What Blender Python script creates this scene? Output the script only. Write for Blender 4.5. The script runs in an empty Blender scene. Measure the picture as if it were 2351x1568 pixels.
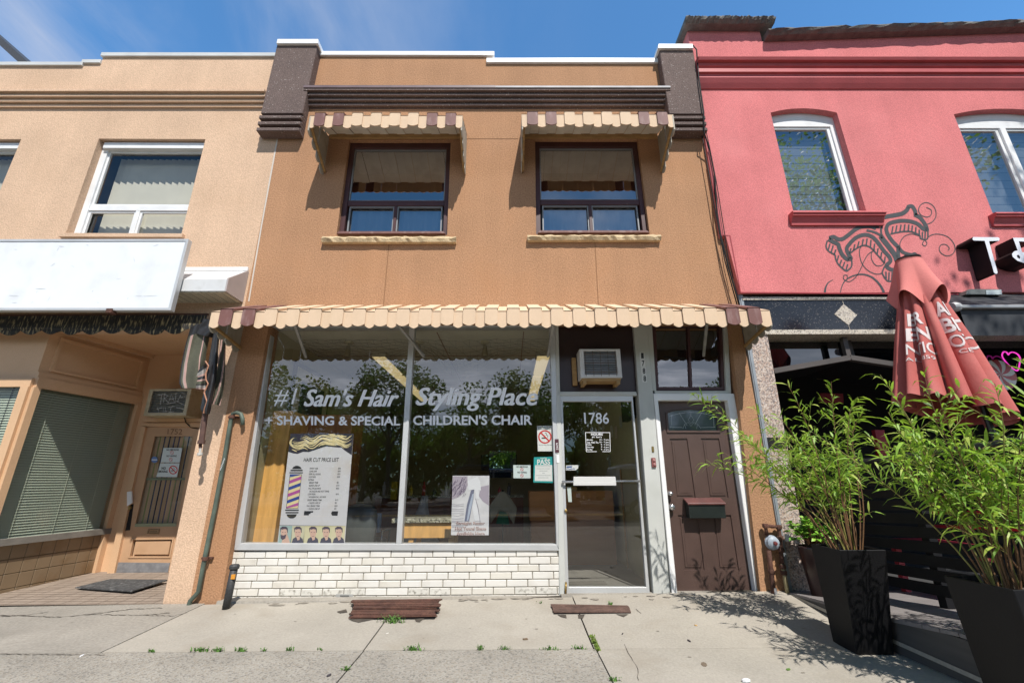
import bpy, bmesh, math, random
from mathutils import Vector, Matrix
from mathutils.geometry import tessellate_polygon
rnd = random.Random(7)
R = math.radians
SC = bpy.context.scene
COL = SC.collection

# ---------------------------------------------------------------- camera
PW, PH, FPX = 2351.0, 1568.0, 1000.0          # measuring frame of the photograph, focal length in its pixels
PITCH, ROLL, YAW, DIST, EYE = R(17.62), R(-0.308), R(0.38), 5.4, 1.309
fw = Vector((math.sin(YAW)*math.cos(PITCH), math.cos(YAW)*math.cos(PITCH), math.sin(PITCH)))
r0 = Vector((math.cos(YAW), -math.sin(YAW), 0)); u0 = r0.cross(fw)
rt = math.cos(ROLL)*r0 + math.sin(ROLL)*u0
up = -math.sin(ROLL)*r0 + math.cos(ROLL)*u0
EYEPT = Vector((0, -DIST, EYE))
cd = bpy.data.cameras.new('camera'); cam = bpy.data.objects.new('camera', cd); COL.objects.link(cam)
cd.sensor_width = 36; cd.lens = 36*FPX/PW; cd.clip_start = 0.05; cd.clip_end = 2000
cam.matrix_world = Matrix(((rt.x, up.x, -fw.x, 0), (rt.y, up.y, -fw.y, -DIST), (rt.z, up.z, -fw.z, EYE), (0, 0, 0, 1)))
SC.camera = cam

# ---------------------------------------------------------------- light
SUND = Vector((0.30, -1.0, 1.44)).normalized()
sl = bpy.data.lights.new('sun', 'SUN'); so = bpy.data.objects.new('sun', sl); COL.objects.link(so)
sl.energy = 5.0; sl.angle = R(0.53); sl.color = (1.0, 0.955, 0.895)
so.rotation_euler = SUND.to_track_quat('Z', 'Y').to_euler(); so.location = (4, -12, 18)
world = bpy.data.worlds.new('World'); SC.world = world; world.use_nodes = True
def sky_setup():
    nt = world.node_tree; N = nt.nodes; L = nt.links; N.clear()
    out = N.new('ShaderNodeOutputWorld'); bg = N.new('ShaderNodeBackground'); bg.inputs[1].default_value = 0.088
    sk = N.new('ShaderNodeTexSky'); sk.sky_type = 'NISHITA'; sk.sun_disc = False
    sk.sun_elevation = math.asin(SUND.z); sk.sun_rotation = math.atan2(SUND.x, SUND.y)
    sk.air_density = 1.0; sk.dust_density = 0.0; sk.ozone_density = 3.0
    tc = N.new('ShaderNodeTexCoord'); sp = N.new('ShaderNodeSeparateXYZ'); L.new(tc.outputs['Generated'], sp.inputs[0])
    def math_(op, a, b):
        n = N.new('ShaderNodeMath'); n.operation = op
        for i, v in enumerate((a, b)):
            if isinstance(v, (int, float)): n.inputs[i].default_value = v
            else: L.new(v, n.inputs[i])
        return n.outputs[0]
    z = math_('ADD', math_('MAXIMUM', sp.outputs[2], 0.0), 0.12)
    u = math_('DIVIDE', sp.outputs[0], z); v = math_('DIVIDE', sp.outputs[1], z)
    def noise(sx, sy, rot, sc, det, dist):
        cb = N.new('ShaderNodeCombineXYZ'); L.new(u, cb.inputs[0]); L.new(v, cb.inputs[1])
        mp = N.new('ShaderNodeMapping'); mp.inputs['Rotation'].default_value = (0, 0, rot); mp.inputs['Scale'].default_value = (sx, sy, 1)
        L.new(cb.outputs[0], mp.inputs[0])
        nn = N.new('ShaderNodeTexNoise'); nn.inputs['Scale'].default_value = sc; nn.inputs['Detail'].default_value = det
        nn.inputs['Roughness'].default_value = 0.58; nn.inputs['Distortion'].default_value = dist
        L.new(mp.outputs[0], nn.inputs[0]); return nn.outputs[0]
    def ramp(v, lo, hi):
        mr = N.new('ShaderNodeMapRange'); mr.interpolation_type = 'SMOOTHSTEP'
        mr.inputs[1].default_value = lo; mr.inputs[2].default_value = hi; L.new(v, mr.inputs[0]); return mr.outputs[0]
    cirrus = ramp(noise(1.7, 0.5, R(24), 1.5, 7, 0.6), 0.36, 0.84)
    left = ramp(math_('MULTIPLY', u, -1.0), -0.25, 0.75)
    north = ramp(sp.outputs[1], 0.0, 0.3)
    cir = math_('MULTIPLY', math_('MULTIPLY', cirrus, left), math_('MULTIPLY', north, 0.80))
    cum = ramp(noise(1, 1.6, 0, 1.1, 8, 0.3), 0.46, 0.72)
    south = ramp(math_('MULTIPLY', sp.outputs[1], -1.0), 0.05, 0.4)
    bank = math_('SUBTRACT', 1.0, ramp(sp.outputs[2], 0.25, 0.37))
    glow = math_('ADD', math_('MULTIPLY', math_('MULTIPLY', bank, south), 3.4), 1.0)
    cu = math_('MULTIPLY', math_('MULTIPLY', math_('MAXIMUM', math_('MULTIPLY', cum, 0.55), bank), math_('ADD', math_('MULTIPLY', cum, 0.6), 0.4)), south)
    low = ramp(sp.outputs[2], 0.02, 0.2)
    fac = math_('MULTIPLY', math_('MAXIMUM', cir, cu), low)
    tint = N.new('ShaderNodeMixRGB'); tint.blend_type = 'MULTIPLY'; tint.inputs[0].default_value = 1; tint.inputs[2].default_value = (0.68, 1.10, 1.27, 1)
    L.new(sk.outputs[0], tint.inputs[1])
    ns = N.new('ShaderNodeMapRange'); ns.interpolation_type = 'SMOOTHSTEP'; ns.inputs[1].default_value = -.35; ns.inputs[2].default_value = .35; ns.inputs[3].default_value = .66; ns.inputs[4].default_value = 1.9; L.new(sp.outputs[1], ns.inputs[0])  # northern sky brightened, southern sky dimmed to keep fill on the facade low
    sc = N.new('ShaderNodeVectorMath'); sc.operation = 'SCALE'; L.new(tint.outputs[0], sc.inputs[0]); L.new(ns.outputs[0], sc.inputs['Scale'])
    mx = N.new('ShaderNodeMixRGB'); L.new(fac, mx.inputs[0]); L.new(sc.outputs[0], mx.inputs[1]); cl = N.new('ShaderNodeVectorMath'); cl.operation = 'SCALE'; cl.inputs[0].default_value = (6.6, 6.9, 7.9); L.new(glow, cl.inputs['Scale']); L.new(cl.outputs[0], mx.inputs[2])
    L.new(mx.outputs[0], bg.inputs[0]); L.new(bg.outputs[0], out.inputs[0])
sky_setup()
SC.view_settings.view_transform = 'Standard'; SC.view_settings.look = 'None'
SC.view_settings.exposure = 0.22; SC.view_settings.gamma = 1
SC.cycles.max_bounces = 7; SC.cycles.transparent_max_bounces = 12; SC.cycles.caustics_reflective = False; SC.cycles.caustics_refractive = False

# ---------------------------------------------------------------- measuring helpers (photo pixel -> point on a real plane)
CO = dict(A=0, B=551.03, C=1102.06, D=1677.6); RO = {'1': 0, '2': 367.35, '3': 734.7, '4': 1139.4}
def K(c, x, y): return (CO[c[0]] + .2865*x, RO[c[1]] + .2865*y)
def ray(p): return fw + rt*((p[0]-PW/2)/FPX) - up*((p[1]-PH/2)/FPX)
def F(p, Y=0.0):
    d = ray(p); return EYEPT + d*((Y+DIST)/d.y)
def FX(p, X):
    d = ray(p); return EYEPT + d*(X/d.x)
def FZ(p, Z):
    d = ray(p); return EYEPT + d*((Z-EYE)/d.z)
def gz(x, y):
    a = min(0.13, max(0.0, 0.05+0.012*(x+3.5))); s = min(1.0, max(0.0, (y+1.2)/1.2)); return a*s
def G(p):
    z = 0.0
    for _ in range(12):
        q = FZ(p, z); z = gz(q.x, q.y)
    return FZ(p, z)

# ---------------------------------------------------------------- mesh helpers
ORG = {}
def new_obj(name, data, parent=None, loc=None):
    o = bpy.data.objects.new(name, data); COL.objects.link(o)
    if parent is not None:
        o.parent = parent; ORG[o.name] = ORG[parent.name]
    else:
        o.location = loc or (0, 0, 0); ORG[o.name] = Vector(o.location)
    return o
def thing(name, label, cat, loc=(0, 0, 0), group=None):
    o = new_obj(name, None, None, loc); o.empty_display_size = 0.1
    o['label'] = label; o['category'] = cat
    if group: o['group'] = group
    return o
def tag(o, label, cat, group=None):
    o['label'] = label; o['category'] = cat
    if group: o['group'] = group
    return o
class MB:
    def __init__(s): s.v = []; s.f = []; s.mi = []; s.m = 0
    def add(s, vs, fs):
        b = len(s.v); s.v += [Vector(v) for v in vs]
        for f in fs: s.f.append([b+i for i in f]); s.mi.append(s.m)
    def face(s, *vs): s.add(vs, [list(range(len(vs)))])
    def prism(s, loop, vec):
        n = len(loop); vec = Vector(vec); a = [Vector(p) for p in loop]; b = [p+vec for p in a]
        s.add(a+b, [list(range(n)), list(range(2*n-1, n-1, -1))] + [[i, i+n, (i+1) % n + n, (i+1) % n] for i in range(n)])
    def box(s, x0, x1, y0, y1, z0, z1):
        s.prism([(x0, y0, z0), (x1, y0, z0), (x1, y0, z1), (x0, y0, z1)], (0, y1-y0, 0))
    def slab(s, px, Yf, Yb):          # photo outline at the front plane Yf, straight back to Yb
        s.prism([F(p, Yf) for p in px], (0, Yb-Yf, 0))
    def flat(s, px, Y): s.face(*[F(p, Y) for p in px])
    def xz(s, q, Yf, Yb): s.prism([(x, Yf, z) for x, z in q], (0, Yb-Yf, 0))
    def ring(s, qo, qi, Yf, Yb):
        n = len(qo)
        v = [(x, Yf, z) for x, z in qo] + [(x, Yf, z) for x, z in qi] + [(x, Yb, z) for x, z in qo] + [(x, Yb, z) for x, z in qi]
        f = []
        for i in range(n):
            j = (i+1) % n
            f += [[i, j, n+j, n+i], [2*n+i, 3*n+i, 3*n+j, 2*n+j], [i, 2*n+i, 2*n+j, j], [n+i, n+j, 3*n+j, 3*n+i]]
        s.add(v, f)
    def tube(s, pts, rad, n=8, caps=True):
        pts = [Vector(p) for p in pts]; rr = rad if isinstance(rad, (list, tuple)) else [rad]*len(pts)
        base = len(s.v); a = None
        for i, p in enumerate(pts):
            t = (pts[min(i+1, len(pts)-1)] - pts[max(i-1, 0)]).normalized()
            if a is None: a = t.orthogonal().normalized()
            else:
                a = (a - t*a.dot(t)); a = a.normalized() if a.length > 1e-6 else t.orthogonal().normalized()
            b = t.cross(a)
            s.v += [p + (a*math.cos(2*math.pi*k/n) + b*math.sin(2*math.pi*k/n))*rr[i] for k in range(n)]
        for i in range(len(pts)-1):
            for k in range(n):
                s.f.append([base+i*n+k, base+i*n+(k+1) % n, base+(i+1)*n+(k+1) % n, base+(i+1)*n+k]); s.mi.append(s.m)
        if caps:
            s.f.append([base+k for k in range(n-1, -1, -1)]); s.mi.append(s.m)
            e = base+(len(pts)-1)*n; s.f.append([e+k for k in range(n)]); s.mi.append(s.m)
    def lathe(s, prof, c, axis=(0, 0, 1), n=20):      # prof: list of (radius, distance along axis)
        ax = Vector(axis).normalized(); a = ax.orthogonal().normalized(); b = ax.cross(a); base = len(s.v); c = Vector(c)
        for r, h in prof: s.v += [c + ax*h + (a*math.cos(2*math.pi*k/n) + b*math.sin(2*math.pi*k/n))*max(r, 1e-4) for k in range(n)]
        for i in range(len(prof)-1):
            for k in range(n):
                s.f.append([base+i*n+k, base+i*n+(k+1) % n, base+(i+1)*n+(k+1) % n, base+(i+1)*n+k]); s.mi.append(s.m)
    def bar(s, a, b, w, h, upv=(0, 0, 1)):
        a = Vector(a); b = Vector(b); t = (b-a).normalized(); sd = t.cross(Vector(upv))
        sd = sd.normalized() if sd.length > 1e-5 else t.orthogonal().normalized(); u = sd.cross(t)
        q = [a+sd*w/2+u*h/2, a-sd*w/2+u*h/2, a-sd*w/2-u*h/2, a+sd*w/2-u*h/2]; s.prism(q, b-a)
    def stroke(s, px, w, Y, taper=None):               # a painted line of width w (photo px) on plane Y
        n = len(px); L = []; Rr = []
        for i in range(n):
            t = Vector(px[min(i+1, n-1)]) - Vector(px[max(i-1, 0)]); t = t.normalized() if t.length else Vector((1, 0))
            ww = (w if taper is None else w*taper(i/(n-1)))/2
            L.append(F((px[i][0]-t.y*ww, px[i][1]+t.x*ww), Y)); Rr.append(F((px[i][0]+t.y*ww, px[i][1]-t.x*ww), Y))
        b = len(s.v); s.v += L+Rr
        for i in range(n-1): s.f.append([b+i, b+i+1, b+n+i+1, b+n+i]); s.mi.append(s.m)
    def text(s, body, quad, Y, bold=0.0, shear=0.0, space=1.0, at=None):
        vs, fs = text_mesh(body, bold, shear, space); tl, tr, br, bl = [Vector(q) for q in quad]; out = []
        for u, v in vs:
            p = (bl*(1-u)+br*u)*(1-v) + (tl*(1-u)+tr*u)*v; out.append(F(p, Y) if at is None else at(p))
        s.add(out, fs)
    def build(s, name, mat, parent=None, smooth=False, fix=True, bevel=0, uvw=None):
        me = bpy.data.meshes.new(name)
        if parent is not None: o0 = ORG[parent.name]
        else:
            xs = [v.x for v in s.v]; ys = [v.y for v in s.v]; zs = [v.z for v in s.v]
            o0 = Vector(((min(xs)+max(xs))/2, (min(ys)+max(ys))/2, min(zs)))
        me.from_pydata([v-o0 for v in s.v], [], s.f)
        for m in (mat if isinstance(mat, (list, tuple)) else [mat]): me.materials.append(m)
        me.polygons.foreach_set('material_index', s.mi)
        if fix or bevel:
            bm = bmesh.new(); bm.from_mesh(me)
            if fix: bmesh.ops.recalc_face_normals(bm, faces=bm.faces)
            if bevel: bmesh.ops.bevel(bm, geom=[e for e in bm.edges if len(e.link_faces) == 2 and e.calc_face_angle(0) > 0.6], offset=bevel, segments=1, affect='EDGES', clamp_overlap=True)
            bm.to_mesh(me); bm.free()
        if smooth: me.polygons.foreach_set('use_smooth', [True]*len(me.polygons))
        return new_obj(name, me, parent, None if parent is not None else o0)
_tc = {}
def text_mesh(body, bold, shear, space):
    k = (body, bold, shear, space)
    if k not in _tc:
        cu = bpy.data.curves.new('lettering', 'FONT'); cu.body = body; cu.shear = shear; cu.offset = bold; cu.space_character = space; cu.resolution_u = 3
        o = bpy.data.objects.new('lettering', cu); COL.objects.link(o)
        dg = bpy.context.evaluated_depsgraph_get(); dg.update()
        me = o.evaluated_get(dg).to_mesh()
        vs = [v.co.copy() for v in me.vertices]; fs = [list(p.vertices) for p in me.polygons]
        o.evaluated_get(dg).to_mesh_clear(); bpy.data.objects.remove(o); bpy.data.curves.remove(cu)
        x0 = min(v.x for v in vs); x1 = max(v.x for v in vs); y0 = min(v.y for v in vs); y1 = max(v.y for v in vs)
        _tc[k] = ([((v.x-x0)/(x1-x0), (v.y-y0)/(y1-y0)) for v in vs], fs)
    return _tc[k]
def q4(px, Y=0.0): return [(F(p, Y).x, F(p, Y).z) for p in px]        # TL TR BR BL -> (x, z)
def sub(q, u0, u1, v0, v1):                                             # part of a quad, v from the top
    tl, tr, br, bl = [Vector(p) for p in q]
    def b(u, v): p = (tl*(1-u)+tr*u)*(1-v) + (bl*(1-u)+br*u)*v; return (p.x, p.y)
    return [b(u0, v0), b(u1, v0), b(u1, v1), b(u0, v1)]
def inset(q, l, t, r, b):
    w = ((q[1][0]-q[0][0]) + (q[2][0]-q[3][0]))/2; h = ((q[0][1]-q[3][1]) + (q[1][1]-q[2][1]))/2
    return sub(q, l/w, 1-r/w, t/h, 1-b/h)
def struct(o, kind='structure'): o['kind'] = kind; return o
def holed_wall(mb, outer, holes, Y, depth):
    """front face with openings, plus the reveals of the openings going back by depth"""
    loops = [[Vector((x, z, 0)) for x, z in l] for l in [outer]+holes]
    tris = tessellate_polygon(loops); flatl = [p for l in loops for p in l]
    mb.add([(p.x, Y, p.y) for p in flatl], [list(t) for t in tris])
    for h in holes:
        for i in range(len(h)):
            a, b = h[i], h[(i+1) % len(h)]
            mb.face((a[0], Y, a[1]), (b[0], Y, b[1]), (b[0], Y+depth, b[1]), (a[0], Y+depth, a[1]))

# ---------------------------------------------------------------- materials
MATS = {}
def mat(name, col, rough=0.7, var=0.0, vs=2.0, fine=0.0, fs=90.0, bump=0.0, metal=0.0, spec=0.5, stain=None, stain_amt=0.0, stain_scale=1.0, stretch=None, emit=None, ecol=None, streak=0.0):
    if name in MATS: return MATS[name]
    m = bpy.data.materials.new(name); MATS[name] = m; m.use_nodes = True; nt = m.node_tree; N = nt.nodes; L = nt.links
    b = N['Principled BSDF']; b.inputs['Roughness'].default_value = rough; b.inputs['Metallic'].default_value = metal
    b.inputs['Specular IOR Level'].default_value = spec; b.inputs['Base Color'].default_value = (*col, 1)
    if emit: b.inputs['Emission Color'].default_value = (*(ecol or col), 1); b.inputs['Emission Strength'].default_value = emit
    cur = None
    tc = N.new('ShaderNodeTexCoord'); vec = tc.outputs['Object']
    if stretch:
        mp = N.new('ShaderNodeMapping'); mp.inputs['Scale'].default_value = stretch; L.new(vec, mp.inputs[0]); vec = mp.outputs[0]
    def nz(sc, det):
        n = N.new('ShaderNodeTexNoise'); n.inputs['Scale'].default_value = sc; n.inputs['Detail'].default_value = det; L.new(vec, n.inputs[0]); return n.outputs[0]
    def shade(fac, lo, hi, prev):
        mr = N.new('ShaderNodeMapRange'); mr.inputs[1].default_value = .3; mr.inputs[2].default_value = .7; mr.inputs[3].default_value = lo; mr.inputs[4].default_value = hi; L.new(fac, mr.inputs[0])
        mm = N.new('ShaderNodeVectorMath'); mm.operation = 'SCALE'; L.new(mr.outputs[0], mm.inputs['Scale'])
        if prev is None: mm.inputs[0].default_value = col
        else: L.new(prev, mm.inputs[0])
        return mm.outputs[0]
    if var: cur = shade(nz(vs, 5), 1-var, 1+var, cur)
    if fine or bump:
        f = nz(fs, 3)
        if fine: cur = shade(f, 1-fine, 1+fine, cur)
        if bump:
            bp = N.new('ShaderNodeBump'); bp.inputs['Strength'].default_value = bump; bp.inputs['Distance'].default_value = 0.01; L.new(f, bp.inputs['Height']); L.new(bp.outputs[0], b.inputs['Normal'])
    if stain:
        n = nz(stain_scale, 8); mr = N.new('ShaderNodeMapRange'); mr.inputs[1].default_value = .52; mr.inputs[2].default_value = .72; mr.inputs[4].default_value = stain_amt; L.new(n, mr.inputs[0])
        mx = N.new('ShaderNodeMixRGB'); L.new(mr.outputs[0], mx.inputs[0]); mx.inputs[2].default_value = (*stain, 1)
        if cur is None: mx.inputs[1].default_value = (*col, 1)
        else: L.new(cur, mx.inputs[1])
        cur = mx.outputs[0]
    if streak:
        mp = N.new('ShaderNodeMapping'); mp.inputs['Scale'].default_value = (4.5, 4.5, .28); L.new(tc.outputs['Object'], mp.inputs[0])
        n = N.new('ShaderNodeTexNoise'); n.inputs['Scale'].default_value = 1.0; n.inputs['Detail'].default_value = 7; L.new(mp.outputs[0], n.inputs[0])
        cur = shade(n.outputs[0], 1-streak, 1+streak*.5, cur)
    if cur is not None: L.new(cur, b.inputs['Base Color'])
    return m
def speckle(name, base, cols, scale, rough=0.6, thr=0.5, bump=0.0, density=0.35, var=0.1):
    """stone with coloured grains: cells of a Voronoi, some of them tinted"""
    if name in MATS: return MATS[name]
    m = mat(name, base, rough); nt = m.node_tree; N = nt.nodes; L = nt.links; b = N['Principled BSDF']
    tc = [n for n in N if n.type == 'TEX_COORD'][0]
    vo = N.new('ShaderNodeTexVoronoi'); vo.inputs['Scale'].default_value = scale; L.new(tc.outputs['Object'], vo.inputs['Vector'])
    sp = N.new('ShaderNodeSeparateColor'); L.new(vo.outputs['Color'], sp.inputs[0])
    rp = N.new('ShaderNodeValToRGB'); rp.color_ramp.interpolation = 'CONSTANT'; els = rp.color_ramp.elements
    els[0].color = (*base, 1); els[1].position = 1-density; els[1].color = (*cols[0], 1)
    for i, c in enumerate(cols[1:]):
        e = els.new(1-density*(1-(i+1)/len(cols))); e.color = (*c, 1)
    L.new(sp.outputs[0], rp.inputs[0])
    n = N.new('ShaderNodeTexNoise'); n.inputs['Scale'].default_value = 1.7; n.inputs['Detail'].default_value = 6; L.new(tc.outputs['Object'], n.inputs[0])
    mr = N.new('ShaderNodeMapRange'); mr.inputs[1].default_value = .3; mr.inputs[2].default_value = .7; mr.inputs[3].default_value = 1-var; mr.inputs[4].default_value = 1+var; L.new(n.outputs[0], mr.inputs[0])
    mm = N.new('ShaderNodeVectorMath'); mm.operation = 'SCALE'; L.new(rp.outputs[0], mm.inputs[0]); L.new(mr.outputs[0], mm.inputs['Scale']); L.new(mm.outputs[0], b.inputs['Base Color'])
    if bump:
        bp = N.new('ShaderNodeBump'); bp.inputs['Strength'].default_value = bump; bp.inputs['Distance'].default_value = 0.01; L.new(vo.outputs['Distance'], bp.inputs['Height']); L.new(bp.outputs[0], b.inputs['Normal'])
    return m
def glass(name, tint=(.9, .93, .92), f0=.09, rough=0.0):
    m = bpy.data.materials.new(name); m.use_nodes = True; nt = m.node_tree; N = nt.nodes; L = nt.links; N.clear()
    o = N.new('ShaderNodeOutputMaterial'); mx = N.new('ShaderNodeMixShader'); fr = N.new('ShaderNodeMapRange'); lw = N.new('ShaderNodeLayerWeight'); lw.inputs[0].default_value = .5; pw = N.new('ShaderNodeMath'); pw.operation = 'POWER'; pw.inputs[1].default_value = 5
    L.new(lw.outputs['Facing'], pw.inputs[0]); L.new(pw.outputs[0], fr.inputs[0]); fr.inputs[3].default_value = f0; fr.inputs[4].default_value = 1.0
    t = N.new('ShaderNodeBsdfTransparent'); t.inputs[0].default_value = (*tint, 1); g = N.new('ShaderNodeBsdfGlossy'); g.inputs['Roughness'].default_value = rough
    L.new(fr.outputs[0], mx.inputs[0]); L.new(t.outputs[0], mx.inputs[1]); L.new(g.outputs[0], mx.inputs[2]); L.new(mx.outputs[0], o.inputs[0]); MATS[name] = m; return m

M_brown = mat('brown stucco', (.405, .226, .126), .95, .10, .9, .22, 55, .6, stain=(.36, .18, .085), stain_amt=.5, stain_scale=.9, spec=.2, streak=.06)

M_tan = mat('tan stucco', (.60, .42, .29), .95, .08, 1.1, .15, 60, .5, spec=.2, stain=(.52, .35, .225), stain_amt=.4, stain_scale=1.0, streak=.05)
M_tanp = mat('tan paint', (.62, .40, .235), .6, .06, 2, .04, 60, .1, stain=(.45, .27, .14), stain_amt=.25, stain_scale=4)
M_pink = mat('salmon pink stucco', (.60, .188, .188), .95, .09, 1.2, .16, 60, .5, spec=.2, stain=(.66, .24, .235), stain_amt=.5, stain_scale=1.0, streak=.05)
M_pinktrim = mat('pink trim paint', (.44, .078, .082), .55, .10, 3, .04, 60, .1)
M_dkred = mat('shaded wall edge red', (.30, .018, .03), .6, .1, 3)
M_white = mat('white metal', (.80, .80, .79), .4, .04, 3)
M_vinyl = mat('white vinyl', (.74, .75, .75), .4, .05, 3, stain=(.5, .5, .48), stain_amt=.25, stain_scale=5)
M_alu = mat('brushed aluminium', (.56, .57, .57), .42, .06, 3, .03, 200, 0, metal=.35, stain=(.42, .42, .40), stain_amt=.3, stain_scale=4)
M_grey = mat('pale grey paint', (.50, .51, .48), .6, .06, 2, stain=(.38, .38, .34), stain_amt=.3, stain_scale=3)
M_cream = mat('cream enamel', (.66, .495, .345), .7, .04, 3, .02, 60, 0, stain=(.56, .42, .27), stain_amt=.3, stain_scale=7, stretch=(1, 1, .35), spec=.15)
M_under = mat('awning underside enamel', (.76, .74, .68), .6, .08, 4, stain=(.45, .42, .34), stain_amt=.5, stain_scale=3)
M_mauve = mat('brown enamel', (.17, .075, .065), .65, .12, 8, stain=(.55, .45, .42), stain_amt=.25, stain_scale=14, stretch=(1, 1, .3))
M_winbrown = mat('dark brown window paint', (.062, .022, .022), .45, .15, 4)
M_stone = mat('rough stone sill', (.56, .43, .26), .9, .2, 9, .15, 60, .8)
M_greystone = mat('grey coping stone', (.14, .135, .125), .9, .25, 8, .15, 60, .8)
M_black = mat('black paint', (.008, .008, .009), .6, .1, 3, spec=.25)
M_dkbrown = speckle('dark brown stucco', (.125, .088, .077), [(.10, .07, .06), (.155, .11, .097), (.42, .37, .34)], 110, .9, bump=.5, density=.62, var=.14)
for e_ in M_dkbrown.node_tree.nodes:
    if e_.type == 'VALTORGB': e_.color_ramp.elements[-1].position = .988
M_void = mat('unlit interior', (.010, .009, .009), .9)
M_wood = mat('orange varnished plywood', (.76, .42, .13), .45, .18, 2.5, .05, 30, 0, stretch=(6, 6, .8))
M_dwood = mat('stained wood', (.21, .085, .035), .5, .2, 2.5, stretch=(6, 6, .8))
M_ledger = mat('weathered timber', (.36, .22, .09), .8, .2, 8, stretch=(1, 4, 4))
M_copper = mat('green weathered copper', (.075, .10, .078), .6, .35, 6, stain=(.028, .027, .025), stain_amt=1.0, stain_scale=2.2)
M_rust = mat('rusty iron', (.085, .036, .024), .85, .35, 9, .25, 70, .7, stain=(.15, .075, .045), stain_amt=.5, stain_scale=14)
M_iron = mat('black iron', (.035, .036, .038), .6, .25, 9, .1, 60, .3)
M_glass = glass('shop glass', (.93, .94, .92), .125)
M_glass2 = glass('house window glass', (.72, .76, .78), .50)
M_letter = mat('white vinyl lettering', (.90, .91, .93), .5)
M_ink = mat('black ink', (.015, .015, .018), .6)
M_paper = mat('white paper', (.80, .80, .79), .6)
M_redink = mat('red ink', (.65, .03, .025), .6)
# ================================================================ GROUND
def sheet(name, x0, x1, y0, y1, m, nx=1, ny=1, dz=0.0, flatz=None, kind='structure'):
    mb = MB(); vs = []; fs = []
    for j in range(ny+1):
        for i in range(nx+1):
            x = x0+(x1-x0)*i/nx; y = y0+(y1-y0)*j/ny; vs.append((x, y, (gz(x, y) if flatz is None else flatz)+dz))
    for j in range(ny):
        for i in range(nx):
            a = j*(nx+1)+i; fs.append([a, a+1, a+nx+2, a+nx+1])
    mb.add(vs, fs); o = mb.build(name, m, None, fix=False); o['kind'] = kind; return o
M_asph = mat('asphalt', (.055, .055, .058), .9, .15, .8, .3, 60, .4)
M_conc = mat('smooth concrete', (.365, .333, .28), .9, .09, 1.6, .09, 55, .35, stain=(.29, .25, .195), stain_amt=.55, stain_scale=2.3)
M_conc2 = mat('worn grey concrete', (.30, .275, .235), .9, .12, 1.4, .14, 45, .45, stain=(.20, .18, .15), stain_amt=.6, stain_scale=1.8)
M_aggr = speckle('exposed aggregate concrete', (.325, .30, .255), [(.29, .255, .205), (.355, .33, .285), (.30, .275, .235), (.21, .195, .17)], 80, .9, bump=.4, density=.6, var=.16)
M_joint = mat('dirt in joints', (.045, .036, .026), 1, .3, 12)
M_crack = mat('crack in concrete', (.075, .062, .048), 1, .3, 12)
sheet('ground', -400, 400, -500, 300, mat('far ground', (.10, .10, .09), .95, .2, .1), flatz=-.30)
sheet('road', -200, 200, -21, -8.2, M_asph, flatz=-.15)
for y in (-14.9, -14.65):
    sheet('road_marking', -90, 90, y-.06, y+.06, mat('yellow road paint', (.55, .38, .06), .8), flatz=-.146)
sheet('far_pavement', -200, 200, -25, -21, M_conc2, flatz=-.02)
kb = MB(); kb.box(-60, 60, -8.2, -8.05, -.3, 0.0); struct(kb.build('kerb', M_conc2))
sheet('pavement_bed', -30, 30, -8.05, 8.0, M_joint, 60, 30, dz=-.016)
def slabs(name, m, rects):
    mb = MB()
    for (x0, x1, y0, y1) in rects:
        nx = max(1, int((x1-x0)/.5)); ny = max(1, int((y1-y0)/.3)); vs = []; fs = []
        for j in range(ny+1):
            for i in range(nx+1):
                x = x0+(x1-x0)*i/nx; y = y0+(y1-y0)*j/ny; vs.append((x, y, gz(x, y)))
        for j in range(ny):
            for i in range(nx):
                a = j*(nx+1)+i; fs.append([a, a+1, a+nx+2, a+nx+1])
        # chamfered rim so that the joints read as grooves
        mb.add(vs, fs)
        rim = [(x0, y0), (x1, y0), (x1, y1), (x0, y1)]
        for k in range(4):
            a = rim[k]; b = rim[(k+1) % 4]
            mb.face((a[0], a[1], gz(*a)), (b[0], b[1], gz(*b)), (b[0], b[1], gz(*b)-.03), (a[0], a[1], gz(*a)-.03))
    return struct(mb.build(name, m, None, fix=False))
slabs('pavement', M_conc, [(-3.30, -1.195, -1.272, -.06), (-1.183, .672, -1.272, -.06), (.684, 3.02, -1.28, .0), (.70, 3.02, -1.95, -1.284), (.72, 3.02, -3.6, -1.955), (3.025, 9, -6, -.02)])
slabs('old_pavement', M_conc2, [(-9.5, -3.312, -1.272, -.02)])
slabs('aggregate_pavement', M_aggr, [(-9.5, -1.190, -2.9, -1.284), (-1.178, .69, -2.9, -1.284), (-9.5, -1.18, -8.05, -2.912), (-1.168, .71, -8.05, -2.912), (.72, 9.5, -8.05, -3.61)])
cb = MB()      # concrete foot of the brick base
cb.prism([(-3.18, -.06, .0), (-3.18, .12, .0), (-3.18, .12, .085), (-3.18, -.03, .072)], (3.74, 0, 0))
cb.prism([(.562, -.06, .0), (.562, .25, .0), (.562, .25, .104), (.562, -.03, .098)], (2.24, 0, 0))
struct(cb.build('concrete_footing', M_conc2))
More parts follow.
